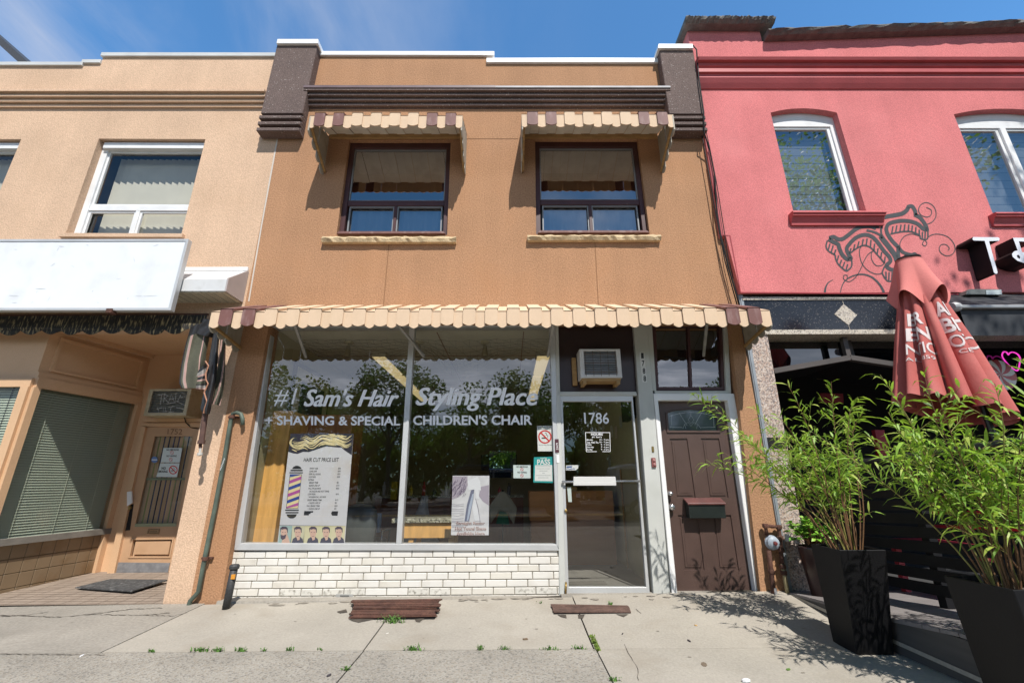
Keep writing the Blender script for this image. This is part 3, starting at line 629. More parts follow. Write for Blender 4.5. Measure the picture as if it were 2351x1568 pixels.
for i, (xl, xr_, y0, y1, lab) in enumerate(((K('B1', 552, 0)[0], K('B1', 1782, 0)[0], 265.5, 292.5, 'short cream and brown slatted metal awning over the left upper window'),
                                         (K('C1', 334, 0)[0], K('C1', 1556, 0)[0], 262.5, 290.5, 'short cream and brown slatted metal awning over the right upper window'))):
    x0 = F((xl, 280), -P1).x; x1 = F((xr_, 280), -P1).x; zt = F((1000, y0), -P1).z; zb = F((1000, y1), -P1).z
    zw = F((1000, 311), 0).z+.022; pitch = (x1-x0)/8.2; wr = pitch*.57; first = x0+pitch*.30
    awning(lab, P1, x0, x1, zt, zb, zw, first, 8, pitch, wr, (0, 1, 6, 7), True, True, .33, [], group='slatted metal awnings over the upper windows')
P2 = .62
x0 = F((483.5, 730), -P2).x; x1 = F((1770, 730), -P2).x; zt = F((1100, 714), -P2).z; zb = F((1100, 750), -P2).z
zw = F((1100, 704), 0).z; fx = F((503, 730), -P2-.02).x; lx = F((1749, 730), -P2-.02).x; pitch = (lx-fx)/(24+.58); wr = pitch*.58
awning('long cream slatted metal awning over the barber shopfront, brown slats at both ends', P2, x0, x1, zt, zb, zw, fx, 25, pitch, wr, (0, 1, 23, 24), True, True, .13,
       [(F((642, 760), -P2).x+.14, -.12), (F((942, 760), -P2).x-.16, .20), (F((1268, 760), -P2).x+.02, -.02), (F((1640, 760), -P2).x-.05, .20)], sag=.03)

# ================================================================ THINGS ON AND AROUND THE SHOPFRONT
def decal_thing(name, label, cat, px, Y, m, group=None, th=.002):
    mb = MB(); mb.slab(px, Y-th, Y); o = mb.build(name, m); tag(o, label, cat, group); return o
# price list poster behind the left pane
YP = YS+.016
Z5 = lambda x, y: (1040/1.6333+x*.17955, 1600/1.6333+y*.17955)
post = decal_thing('price_list_poster', 'tall grey hair cut price list poster with striped barber pole, inside the left shop window', 'poster', [Z5(168, 86), Z5(975, 86), Z5(862, 1494), Z5(2, 1484)], YP, mat('lilac grey poster paper', (.58, .57, .60), .5, .05, 3, stain=(.46, .38, .30), stain_amt=.5, stain_scale=3))
yp = YP-.0035
h_ = MB()
top = [Z5(168, 86), Z5(975, 86), Z5(950, 360)]
wave = [(950, 360), (860, 300), (820, 265), (760, 262), (690, 255), (620, 250), (540, 275), (470, 300), (400, 322), (330, 318), (260, 345), (200, 338), (140, 318)]
h_.flat([Z5(168, 86), Z5(975, 86)]+[Z5(*p) for p in wave], yp)
h_.build('hair_artwork', mat('dark indigo print', (.022, .018, .035), .6), post, fix=False)
h_ = MB()
def wav(x):
    for (xa, ya), (xb, yb) in zip(wave[::-1][:-1], wave[::-1][1:]):
        if xa <= x <= xb: return ya+(yb-ya)*(x-xa)/(xb-xa)
    return 300
for k in range(46):        # pale locks of hair, roughly parallel waves
    x0_ = rnd.uniform(150, 780); x1_ = min(950, x0_+rnd.uniform(170, 420)); v = ((k*7) % 46+.5)/46; run = []; ph_ = rnd.uniform(-.5, .5)
    for j in range(15):
        x = x0_+(x1_-x0_)*j/14; vv = v+.11*math.sin(x*.016+1.1+ph_*.6)+.07*math.sin(x*.031+ph_)
        if .04 < vv < .93: run.append(Z5(x-(95*vv-40)*.1, 90+(wav(x)-98)*vv))
        elif len(run) > 3: break
        else: run = []
    if len(run) > 3: h_.stroke(run, rnd.uniform(1.2, 2.3), yp-.001-k*.00004, taper=lambda t: .2+math.sin(math.pi*t))
for k in range(9):
    a0 = .5+k*.32; h_.stroke([Z5(285+(70+9*k)*math.cos(a0+t*.16)*.9, 215+(48+5*k)*math.sin(a0+t*.16)) for t in range(8)], 2.0, yp-.0022, taper=lambda t: .2+math.sin(math.pi*t))
h_.build('hair_locks', mat('cream print', (.72, .60, .33), .6), post, fix=False)
h_ = MB()
h_.text('HAIR CUT PRICE LIST', [Z5(341, 396), Z5(790, 396), Z5(783, 446), Z5(335, 446)], yp, bold=.012, shear=.06)
rows_ = (('SHORT HAIR', 412, 520, 532, '$25', 775), ('LONG HAIR', 408, 505, 568, '$30', 771), ('EVEN ALL ROUND', 404, 555, 604, '$25', 768), ('LOW FADE', 400, 490, 640, '$20', 764), ('EXTRAS', 396, 466, 677, '', 0), ('BEARD TRIM', 407, 520, 713, '$5', 758), ('RAZOR LINE UP', 402, 541, 750, '$10', 755),
         ('FULL FACE SHAVE', 398, 555, 787, '$25', 752), ('INC RAZOR AND HOT TOWEL', 410, 663, 824, '', 0), ('LOW EVEN', 390, 486, 860, '$10', 746), ('NO BLENDING , NO FADE', 401, 620, 897, '', 0), ('SHORT BEARD TRIM', 384, 563, 935, '$15', 738), ('+ RAZOR LINE UP', 394, 549, 972, '$5', 735), ('FULL BEARD TRIM', 375, 538, 1010, '$20', 731), ('+ RAZOR LINE UP', 386, 541, 1047, '$5', 728))
for (t, xa, xb, y, pr, xp) in rows_:
    h_.text(t, [Z5(xa+2, y-11), Z5(xb+2, y-11), Z5(xb, y+11), Z5(xa, y+11)], yp, bold=.012, shear=.05)
    if pr: w = 36 if len(pr) == 3 else 24; h_.text(pr, [Z5(xp+2, y-11), Z5(xp+w+2, y-11), Z5(xp+w, y+11), Z5(xp, y+11)], yp, bold=.012)
h_.flat([Z5(345, 1076), Z5(460, 1076), Z5(455, 1094), Z5(425, 1096), Z5(424, 1112), Z5(403, 1114), Z5(402, 1130), Z5(337, 1130)], yp); h_.flat([Z5(700, 1078), Z5(777, 1078), Z5(770, 1134), Z5(700, 1134), Z5(687, 1105)], yp)
h_.flat([Z5(20, 1256), Z5(872, 1264), Z5(871, 1268), Z5(20, 1260)], yp)
# barber pole: caps and outline in ink
h_.flat([Z5(*p) for p in ((188, 538), (205, 512), (235, 497), (265, 497), (295, 512), (312, 538))], yp)
for (xa, xb, y, hh) in ((168, 324, 548, 18), (154, 328, 580, 13), (100, 275, 1056, 16), (104, 271, 1088, 16)): h_.flat([Z5(xa+2, y), Z5(xb, y), Z5(xb-2, y+hh), Z5(xa, y+hh)], yp)
h_.flat([Z5(*p) for p in ((116, 1117), (250, 1117), (235, 1148), (205, 1168), (160, 1168), (130, 1148))], yp)
h_.flat([Z5(160, 606), Z5(313, 606), Z5(266, 1044), Z5(111, 1044)], yp)
h_.build('poster_lettering', M_ink, post, fix=False)
h_ = MB(); pq_ = lambda u, v: tuple((Vector(Z5(165, 611))*(1-u)+Vector(Z5(308, 611))*u)*(1-v)+(Vector(Z5(117, 1039))*(1-u)+Vector(Z5(262, 1039))*u)*v)
h_.m = 0; h_.flat([pq_(0, 0), pq_(1, 0), pq_(1, 1), pq_(0, 1)], yp-.0008)
for k in range(6):
    h_.m = 1 if k % 2 == 0 else 2; v0 = -.02+.196*k; w = .098
    a, b, c, d = v0, v0-.13, v0-.13+w, v0+w
    if min(b, a) > 1.1: continue
    cl = lambda v: min(max(v, 0), 1)
    h_.flat([pq_(0, cl(a)), pq_(1, cl(b)), pq_(1, cl(c)), pq_(0, cl(d))], yp-.0016)
h_.build('barber_pole_print', [MATS['cream print'], mat('blue print', (.03, .06, .28), .6), mat('magenta print', (.40, .08, .30), .6)], post, fix=False)
# strip of five portraits
ph = MB(); cols = [(.30, .42, .40), (.55, .52, .36), (.60, .55, .35), (.58, .55, .34), (.62, .56, .36)]
mats_ = [mat('portrait ground %s' % 'abcde'[i], c, .6) for i, c in enumerate(cols)] + [mat('portrait skin', (.60, .38, .30), .6), mat('portrait hair', (.05, .03, .06), .6), mat('portrait jacket', (.035, .035, .07), .6)]
xs5 = [32, 188, 350, 530, 700, 868]
for i in range(5):
    ph.m = i; ph.flat([Z5(xs5[i]+4, 1266), Z5(xs5[i+1]+4, 1266), Z5(xs5[i+1]-14-4*(i == 4), 1488), Z5(xs5[i]-22, 1486)], yp-.0006)
for i, cx in enumerate((85, 262, 455, 622, 785)):
    ph.m = 7
    if i: ph.flat([Z5(cx-80, 1486), Z5(cx-62, 1430), Z5(cx-25, 1405), Z5(cx+30, 1405), Z5(cx+62, 1432), Z5(cx+72, 1486)], yp-.0012)
    else: ph.m = 5; ph.flat([Z5(cx-30, 1484), Z5(cx-20, 1420), Z5(cx+45, 1380), Z5(cx+78, 1484)], yp-.0012)
    ph.m = 5; ph.flat([Z5(cx+44*math.cos(a)*(.9 if math.sin(a) > 0 else 1), 1358+64*math.sin(a)) for a in [k*2*math.pi/14 for k in range(14)]], yp-.0018); ph.flat([Z5(cx-22, 1400), Z5(cx+26, 1400), Z5(cx+24, 1440), Z5(cx-4, 1452)], yp-.0015)
    ph.m = 6; ph.flat([Z5(*p) for p in ((cx-46, 1322), (cx-50, 1296), (cx-20, 1274), (cx+26, 1276), (cx+50, 1296), (cx+49, 1352), (cx+41, 1350), (cx+36, 1312), (cx+8, 1304), (cx-22, 1312), (cx-38, 1306), (cx-40, 1346), (cx-46, 1344))], yp-.0024)
    ph.flat([Z5(cx-26, 1346), Z5(cx-8, 1344), Z5(cx-8, 1349), Z5(cx-26, 1352)], yp-.0024); ph.flat([Z5(cx+8, 1344), Z5(cx+26, 1346), Z5(cx+26, 1352), Z5(cx+8, 1349)], yp-.0024); ph.flat([Z5(cx-12, 1394), Z5(cx+14, 1394), Z5(cx+10, 1400), Z5(cx-8, 1400)], yp-.0024)
    if i == 0: ph.flat([Z5(cx-44, 1376), Z5(cx-10, 1388), Z5(cx+30, 1372), Z5(cx+18, 1424), Z5(cx-20, 1446), Z5(cx-44, 1420)], yp-.0021)
ph.build('portrait_strip', mats_, post, fix=False)
# straight razor poster
Z6 = lambda x, y: (1300/1.6333+x*.20834, 1600/1.6333+y*.20834)
rz = decal_thing('razor_poster', 'pale violet straight razor and hot towel shave poster inside the right shop window', 'poster', [Z6(1168, 538), Z6(1573, 538), Z6(1565, 1193), Z6(1150, 1192)], YP, mat('lilac photo print', (.66, .65, .68), .4, .10, 6))
h_ = MB()
h_.m = 0; h_.flat([Z6(*p) for p in ((1170, 545), (1330, 545), (1335, 640), (1300, 720), (1230, 775), (1160, 800))], yp); h_.flat([Z6(*p) for p in ((1480, 660), (1568, 640), (1566, 865), (1500, 820), (1455, 760))], yp)
h_.m = 3; h_.flat([Z6(*p) for p in ((1330, 600), (1440, 548), (1470, 600), (1480, 700), (1400, 690), (1345, 700))], yp-.0006); h_.flat([Z6(*p) for p in ((1410, 690), (1450, 680), (1462, 790), (1430, 800))], yp-.0008)
h_.m = 1; h_.flat([Z6(*p) for p in ((1370, 700), (1405, 690), (1395, 800), (1350, 1040), (1298, 1040), (1325, 860))], yp-.0012)
h_.m = 2; h_.flat([Z6(*p) for p in ((1384, 740), (1400, 735), (1386, 830), (1340, 1035), (1322, 1035), (1345, 880))], yp-.0018)
h_.m = 3; h_.flat([Z6(*p) for p in ((1400, 800), (1420, 790), (1470, 1035), (1410, 1035), (1385, 900))], yp-.0016)
h_.m = 4
for k in range(46):
    x = rnd.uniform(1172, 1320); y = rnd.uniform(550, 740); h_.stroke([Z6(x, y), Z6(x+rnd.uniform(-14, -4), y+rnd.uniform(14, 26)), Z6(x+rnd.uniform(-34, -14), y+rnd.uniform(28, 48))], .7, yp-.002)
for k in range(12):
    y = 850+k*26+rnd.uniform(-8, 8); h_.stroke([Z6(1158, y), Z6(1220, y+rnd.uniform(-6, 10)), Z6(1290, y+rnd.uniform(-10, 8))], .5, yp-.0019)
h_.stroke([Z6(1420, 790), Z6(1450, 900), Z6(1475, 1080)], .8, yp-.002)
h_.build('razor_print', [mat('violet shade print', (.40, .35, .42), .5), mat('slate print', (.17, .18, .26), .5), mat('steel print', (.42, .47, .58), .4), mat('near white print', (.74, .74, .78), .5), mat('dark violet print', (.10, .07, .14), .6)], rz, fix=False)
h_ = MB(); h2 = MB()
for k, (t, xa, xb) in enumerate((('Straight Razor', 1205, 1520), ('Hot Towel Shave', 1190, 1533), ('Available Here', 1207, 1517))):
    y = 1065+55*k; h_.text(t, [Z6(xa+3, y-20), Z6(xb+3, y-20), Z6(xb+3, y+22), Z6(xa+3, y+22)], yp-.003, bold=.035); h2.text(t, [Z6(xa, y-22), Z6(xb, y-22), Z6(xb, y+20), Z6(xa, y+20)], yp-.0045, bold=.004)
h_.build('poster_shadow_lettering', mat('plum ink', (.13, .05, .08), .6), rz, fix=False); h2.build('poster_lettering', mat('pale peach ink', (.74, .60, .56), .6), rz, fix=False)
# signs stuck to the panes
def circ(c, r, n=20, k=1.0): return [(c[0]+r*math.cos(2*math.pi*i/n)*k, c[1]+r*math.sin(2*math.pi*i/n)) for i in range(n)]
def no_smoking(parent, c, r, Y, w=None, cig=True):
    w = w or r*.22; mb = MB(); pts = circ(c, r, 28); 
    for i in range(28): mb.stroke([pts[i], pts[(i+1) % 28]], w, Y)
    mb.stroke([(c[0]-r*.68, c[1]-r*.68), (c[0]+r*.68, c[1]+r*.68)], w, Y-.0004); mb.build('prohibition_ring', M_redink, parent, fix=False)
    if cig:
        mb = MB(); mb.flat([(c[0]-r*.55, c[1]+r*.12), (c[0]+r*.30, c[1]+r*.12), (c[0]+r*.30, c[1]+r*.30), (c[0]-r*.55, c[1]+r*.30)], Y+.0004); mb.stroke([(c[0]+r*.45, c[1]+r*.1), (c[0]+r*.5, c[1]-r*.2), (c[0]+r*.2, c[1]-r*.3), (c[0]+r*.3, c[1]-r*.55), (c[0], c[1]-r*.6)], w*.4, Y+.0004)
        mb.build('cigarette_symbol', M_ink, parent, fix=False)
o = decal_thing('no_smoking_sign', 'white no smoking notice with red prohibition ring, top right corner of the shop window', 'sign', [K('C3', 456, 847), K('C3', 577, 847), K('C3', 585, 1050), K('C3', 464, 1051)], YP, M_paper)
no_smoking(o, K('C3', 520, 935), 14, yp); h_ = MB(); h_.text('No Smoking within 9 metres', [K('C3', 462, 856), K('C3', 572, 856), K('C3', 572, 864), K('C3', 462, 864)], yp, bold=.01); h_.text('of Building Entrance or Exit', [K('C3', 464, 868), K('C3', 572, 868), K('C3', 572, 876), K('C3', 464, 876)], yp, bold=.01); h_.text('Smoke-Free Ontario', [K('C3', 472, 996), K('C3', 578, 996), K('C3', 578, 1003), K('C3', 472, 1003)], yp); h_.build('sign_lettering', M_ink, o, fix=False)
def no_vape(label, q, Y, yy):
    o = decal_thing('no_vaping_sign', label, 'sign', q, Y, mat('pale blue white card', (.66, .74, .74), .5), 'no smoking no vaping notices'); u = lambda a, b: tuple((Vector(q[0])*(1-a)+Vector(q[1])*a)*(1-b)+(Vector(q[3])*(1-a)+Vector(q[2])*a)*b)
    h_ = MB(); h_.text('NO SMOKING', [u(.18, .06), u(.84, .06), u(.84, .19), u(.18, .19)], yy, bold=.02); h_.text('NO VAPING', [u(.24, .49), u(.78, .49), u(.78, .62), u(.24, .62)], yy, bold=.02); h_.build('sign_lettering', M_ink, o, fix=False)
    r = (q[1][0]-q[0][0])*.085; no_smoking(o, u(.5, .33), r, yy, .7, False); no_smoking(o, u(.5, .80), r, yy, .7, False); return o
no_vape('small no smoking no vaping card inside the right shop window, beside the green health pass', [K('C3', 266, 1161), K('C3', 404, 1162), K('C3', 405, 1267), K('C3', 268, 1266)], YP, yp)
o = decal_thing('health_pass_notice', 'turquoise PASS inspection notice taped at the right edge of the shop window', 'notice', [K('C3', 432, 1098), K('C3', 584, 1094), K('C3', 586, 1304), K('C3', 427, 1300)], YP, mat('turquoise card', (.025, .36, .36), .5))
h_ = MB(); h_.flat([K('C3', 442, 1162), K('C3', 578, 1160), K('C3', 580, 1290), K('C3', 438, 1288)], yp); h_.text('PASS', [K('C3', 458, 1116), K('C3', 562, 1113), K('C3', 562, 1157), K('C3', 458, 1160)], yp-.0006, bold=.03); h_.text('DineSafe', [K('C3', 484, 1102), K('C3', 536, 1100), K('C3', 536, 1111), K('C3', 484, 1113)], yp-.0006, bold=.02); h_.build('notice_panel', M_paper, o, fix=False)
h_ = MB()
for k, (a, b) in enumerate(((448, 566), (452, 560), (475, 540), (498, 520), (448, 566), (465, 548))): y = 1172+18*k; h_.stroke([K('C3', a, y), K('C3', b, y)], .7, yp-.0008)
h_.build('notice_lettering', mat('grey ink', (.25, .27, .28), .6), o, fix=False)
o = decal_thing('push_sticker', 'dark narrow PUSH sticker on the jamb left of the glass door', 'sticker', [K('C3', 600, 953), K('C3', 630, 953), K('C3', 634, 1060), K('C3', 603, 1060)], YS-.046, mat('dark plum sticker', (.07, .02, .03), .5))
h_ = MB()
for k, c in enumerate('PUSH'): h_.text(c, [K('C3', 610+k, 985+k*14), K('C3', 624+k, 985+k*14), K('C3', 624+k, 996+k*14), K('C3', 610+k, 996+k*14)], YS-.0485, bold=.02)
h_.build('sticker_lettering', M_paper, o, fix=False)
o = decal_thing('paper_sticker', 'small white paper sticker below the PUSH sticker on the door jamb', 'sticker', [K('C3', 612, 1078), K('C3', 634, 1078), K('C3', 637, 1142), K('C3', 615, 1142)], YS-.046, M_paper)
o = decal_thing('card_sticker', 'blue and white payment sticker inside the left edge of the door glass', 'sticker', [K('C3', 690, 1163), K('C3', 788, 1161), K('C3', 786, 1188), K('C3', 765, 1203), K('C3', 686, 1203)], YS+.006, M_paper)
h_ = MB(); h_.flat([K('C3', 694, 1170), K('C3', 740, 1169), K('C3', 735, 1180), K('C3', 692, 1181)], YS+.003); h_.text('Debit', [K('C3', 694, 1185), K('C3', 764, 1184), K('C3', 762, 1197), K('C3', 692, 1199)], YS+.003, bold=.01); h_.build('sticker_lettering', mat('blue ink', (.03, .09, .35), .5), o, fix=False)

# air conditioner over the shop door
def aircon(label, q, Yf, Yb, m, back=.04):
    x0, x1 = q[0][0], q[1][0]; z1, z0 = q[0][1], q[2][1]
    t = thing('air_conditioner', label, 'air conditioner', ((x0+x1)/2, Yb, z0), 'window air conditioners over the doors')
    b_ = MB(); b_.ring([(x0, z1), (x1, z1), (x1, z0), (x0, z0)], [(x0+.055, z1-.03), (x1-.055, z1-.03), (x1-.055, z0+.045), (x0+.055, z0+.045)], Yf, Yb); b_.box(x0+.003, x1-.003, Yf+.06, Yb-.003, z0+.003, z1-.003); b_.build('casing', m, t, bevel=.004)
    b_ = MB()
    n = 13
    for k in range(n):
        z = z0+.055+(z1-z0-.10)*k/(n-1); b_.box(x0+.055, x1-.055, Yf+.012, Yf+.03, z-.004, z+.004)
    b_.build('grille', mat('dark grille', (.10, .11, .115), .5, metal=.3), t)
    return t, (x0, x1, z0, z1)
q = q4([K('C3', 800, 232), K('C3', 1118, 232), K('C3', 1138, 462), K('C3', 770, 462)], -.12); q = [(F(K('C3', 795, 232), -.12).x, q[0][1]), (F(K('C3', 1122, 232), -.12).x, q[0][1]), (F(K('C3', 1122, 232), -.12).x, q[2][1]), (F(K('C3', 795, 232), -.12).x, q[2][1])]
ac, (x0, x1, z0, z1) = aircon('white boxed air conditioner with wire guard above the glass shop door', q, -.12, YS+.01, mat('off white casing', (.58, .56, .54), .5, .08, 6, stain=(.35, .31, .26), stain_amt=.5, stain_scale=6))
b_ = MB()
for k in range(5): x = x0+.07+(x1-x0-.14)*k/4; b_.tube([(x, -.128, z0+.02), (x, -.128, z1-.03)], .003, 5)
for k in range(3): z = z0+.07+(z1-z0-.14)*k/2; b_.tube([(x0+.06, -.129, z), (x1-.06, -.129, z)], .003, 5)
b_.build('wire_guard', mat('rusty wire', (.14, .09, .06), .7), ac)
b_ = MB(); b_.box(x0+.02, x1-.02, -.10, YS, z0-.035, z0-.003); b_.box(x0+.03, x0+.07, -.11, YS, z0-.075, z0-.035); b_.box(x1-.07, x1-.03, -.11, YS, z0-.075, z0-.035); b_.build('support_shelf', M_ledger, ac)
b_ = MB(); b_.box(x0-.07, x0-.015, YS-.04, YS+.005, z0-.05, z1-.06); b_.build('packing_board', M_ledger, ac)

# drainpipe on the left pier
t = thing('drain_pipe', 'thin green copper drain pipe with a hooked top on the brown pier', 'pipe', tuple(G((437, 1400))))
pp = [K('A3', 1945, 838), K('A3', 1944, 790), K('A3', 1930, 752), K('A3', 1900, 742), K('A3', 1868, 748), K('A3', 1852, 790), K('A3', 1800, 1100), K('A3', 1725, 1496), K('A4', 1640, 500), K('A4', 1592, 760), K('A4', 1560, 800), K('A4', 1525, 835), K('A4', 1515, 870), K('A4', 1510, 920)]
b_ = MB(); b_.tube([F(p, -.055) for p in pp], .024, 10); b_.build('pipe', M_copper, t, smooth=True)
b_ = MB()
for (p, yy) in ((K('A4', 1646, 497), 0), (K('A3', 1858, 775), 0)):
    c = F(p, -.055); b_.lathe([(.0255, -.018), (.033, -.018), (.033, .018), (.0255, .018)], c, (0.0, 0, 1), 12); b_.box(c.x-.06, c.x+.06, -.035, .0, c.z-.010, c.z+.010)
b_.build('pipe_clip', M_rust, t)
b_ = MB(); q0 = K('A3', 1798, 1110); h2 = MB()
for k in range(9): p = (q0[0]-k*1.15, q0[1]+k*3.1); h2.stroke([(p[0]-1.2, p[1]-1), (p[0]+1, p[1]+.8), (p[0]-.4, p[1]+1.6)], .8, -.0805)
h2.build('paint_marks', M_letter, t, fix=False)
# vent stack by the bricks
t = thing('vent_stub', 'short black iron pipe stub with an orange tag at the corner of the white bricks', 'pipe', tuple(G((518, 1400))))
c = G(K('A4', 1800, 905)); top = F(K('A4', 1850, 560), c.y-.0)
b_ = MB(); b_.tube([(c.x, c.y+.02, c.z-.02), (c.x+.01, c.y+.03, top.z-.02)], .038, 12); b_.build('pipe', M_iron, t, smooth=True)
b_ = MB(); b_.lathe([(0, 0), (.046, 0), (.05, .012), (.05, .03), (.04, .045), (0, .05)], (c.x+.01, c.y+.03, top.z-.03), (0, 0, 1), 14); b_.build('cap', M_iron, t)
b_ = MB(); b_.box(c.x+.015, c.x+.055, c.y-.012, c.y+.0, top.z-.12, top.z-.075); b_.build('orange_tag', mat('orange tag', (.65, .28, .03), .5), t)

# gas meter
gm = thing('gas_meter', 'rusty gas meter pipes with a grey round regulator beside the brown door', 'gas meter', tuple(G((1775, 1382))))
yg = -.07; gp = lambda x, y: F(K('D4', x, y), yg)
b_ = MB(); b_.tube([gp(355, 850), gp(335, 700), gp(320, 560), gp(305, 430)], .024, 10); b_.tube([gp(290, 310), gp(278, 235), gp(330, 240), gp(385, 245), gp(395, 330), gp(405, 450), gp(412, 540)], .021, 10); b_.build('pipe', M_rust, gm, smooth=True)
b_ = MB(); b_.tube([gp(412, 540), gp(430, 640), gp(470, 835)], .022, 10); b_.build('riser', mat('weathered brass pipe', (.26, .22, .12), .6, .4, 12, stain=(.10, .06, .035), stain_amt=.8, stain_scale=9), gm, smooth=True)
b_ = MB(); b_.tube([gp(462, 790), gp(473, 840)], .025, 10); b_.build('yellow_sleeve', mat('yellow paint', (.50, .42, .03), .5), gm)
b_ = MB(); b_.tube([gp(345, 730), gp(358, 850)], .027, 10); b_.build('grey_sleeve', mat('chalky grey paint', (.36, .36, .37), .8, .2, 20), gm)
c = gp(332, 370); b_ = MB(); b_.lathe([(0, .03), (.07, .03), (.078, .01), (.078, 0), (.07, -.01), (.066, -.035), (.045, -.05), (.03, -.055), (0, -.055)], c, (0, 1, 0), 20); b_.build('regulator', mat('blue grey paint', (.32, .37, .43), .5, .15, 10), gm, smooth=False)
b_ = MB(); b_.lathe([(0, 0), (.022, 0), (.02, .02), (0, .024)], c+Vector((0, -.055, 0)), (0, -1, 0), 10); b_.build('dial', mat('dark red plastic', (.14, .03, .03), .5), gm)
b_ = MB()
for p in ((395, 330), (405, 430), (415, 560), (425, 610), (278, 235), (385, 245), (325, 600)): c2 = gp(*p); b_.lathe([(0, -.022), (.031, -.022), (.034, -.01), (.034, .01), (.031, .022), (0, .022)], c2, (0, 0, 1), 8)
b_.build('pipe_fitting', M_rust, gm)
b_ = MB(); b_.tube([gp(448, 330), gp(545, 345)], .022, 10); b_.tube([gp(455, 300), gp(458, 360)], .03, 10); b_.tube([gp(520, 362), gp(548, 366)], .018, 8); b_.build('vent_fitting', mat('pale grey plastic', (.45, .45, .44), .5), gm)

# grey trim pipe and cables at the joint with the pink building
t = thing('joint_trim', 'grey galvanised strip running down the joint between brown pier and granite pillar', 'trim', tuple(F((1817, 1360), -.01)))
b_ = MB(); b_.slab([K('D2', 62, 1078), K('D2', 96, 1078), K('D4', 498, 775), K('D4', 466, 775)], -.02, .04); b_.slab([K('D2', 74, 1078), K('D2', 84, 1078), K('D4', 486, 775), K('D4', 478, 775)], -.03, -.02); b_.build('strip', mat('galvanised grey', (.30, .33, .36), .5, .15, 5, metal=.3), t)
cabs = [[K('C1', 1708, 368), K('C1', 1735, 400), K('C1', 1752, 620), K('C1', 1792, 900), K('C1', 1795, 1060), K('C1', 1840, 1200), K('C1', 1880, 1400), K('C2', 1900, 430), K('C2', 1925, 590), K('C2', 1990, 860), K('C2', 2055, 1080), K('C2', 2085, 1190)],
        [K('C1', 1780, 1090), K('C1', 1850, 1480), K('C2', 1880, 380), K('C2', 1915, 560), K('C2', 1960, 800), K('C2', 2065, 1180)],
        [K('C1', 1800, 1000), K('C1', 1840, 1180), K('C1', 1900, 1490), K('C2', 1960, 590), K('C2', 1985, 760), K('C2', 2030, 950)]]
for k, (c, lab, r_) in enumerate(zip(cabs, ('thick black cable hanging down the joint between brown and pink walls', 'straight black cable stapled along the brown wall edge', 'loose thin black cable in front of the pink wall edge'), (.011, .008, .006))):
    pts = [F(p, (-.19 if (i < 5 and k == 0) else -.10)) for i, p in enumerate(c)]; b_ = MB(); b_.tube(pts, r_, 6); tag(b_.build('cable', M_black, None, smooth=True), lab, 'cable', 'cables at the joint of the brown and pink buildings')

# cellar hatches in the pavement
def hatch(label, px, ribs, gapbox):
    t = thing('cellar_hatch', label, 'hatch', tuple(G(((px[0][0]+px[1][0])/2, px[0][1]))), 'rusty cellar hatches')
    a, b, c, d = [G(p) for p in px]; b_ = MB(); b_.add([p+Vector((0, 0, .004)) for p in (a, b, c, d)], [[0, 1, 2, 3]]); b_.build('pit', M_void, t, fix=False)
    b_ = MB(); n = ribs
    for k in range(n):
        u0 = k/n; u1 = (k+(.86 if ribs < 5 else rnd.uniform(.62, .92)))/n
        p = [a*(1-u0)+d*u0, b*(1-u0)+c*u0, b*(1-u1)+c*u1, a*(1-u1)+d*u1]; h = .012+(.03*(1-u0) if ribs > 4 else 0.0); j = [rnd.uniform(-.010, .010) for _ in p]; e1 = (b-a).normalized(); p = [q+e1*rnd.uniform(-.03, .03)*(1 if ribs > 4 else .2) for q in p]
        b_.prism([q+Vector((0, 0, h+j[i])) for i, q in enumerate(p)], (0, 0, .012))
    b_.build('plate', M_rust if ribs > 4 else mat('brown rusted plate', (.105, .06, .045), .8, .3, 9, .2, 60, .5), t)
    return t, (a, b, c, d)
hatch('buckled rusty ribbed hatch below the shop window, with a weed growing from it', [K('B4', 900, 872), K('B4', 1605, 872), K('B4', 1560, 985), K('B4', 890, 990)], 9, 0)
hatch('flat brown rusty hatch in front of the glass shop door', [K('C4', 570, 886), K('C4', 1180, 884), K('C4', 1210, 938), K('C4', 590, 945)], 3, 0)
bc = MB()
for px in ([K('B4', 870, 985), K('B4', 940, 968), K('B4', 1080, 985), K('B4', 1010, 1000), K('B4', 950, 1012), K('B4', 900, 1000)], [K('C4', 620, 950), K('C4', 690, 950), K('C4', 695, 978), K('C4', 650, 968)], [K('C4', 785, 950), K('C4', 840, 948), K('C4', 825, 980), K('C4', 788, 978)], [K('B4', 775, 925), K('B4', 850, 905), K('B4', 860, 930), K('B4', 800, 938)], [K('B4', 1400, 985), K('B4', 1480, 975), K('B4', 1440, 1010), K('B4', 1410, 1005)], [K('C4', 1090, 945), K('C4', 1190, 945), K('C4', 1150, 968)]):
    bc.add([G(p)+Vector((0, 0, .0045)) for p in px], [list(range(len(px)))])
struct(bc.build('broken_concrete', M_crack, None, fix=False))

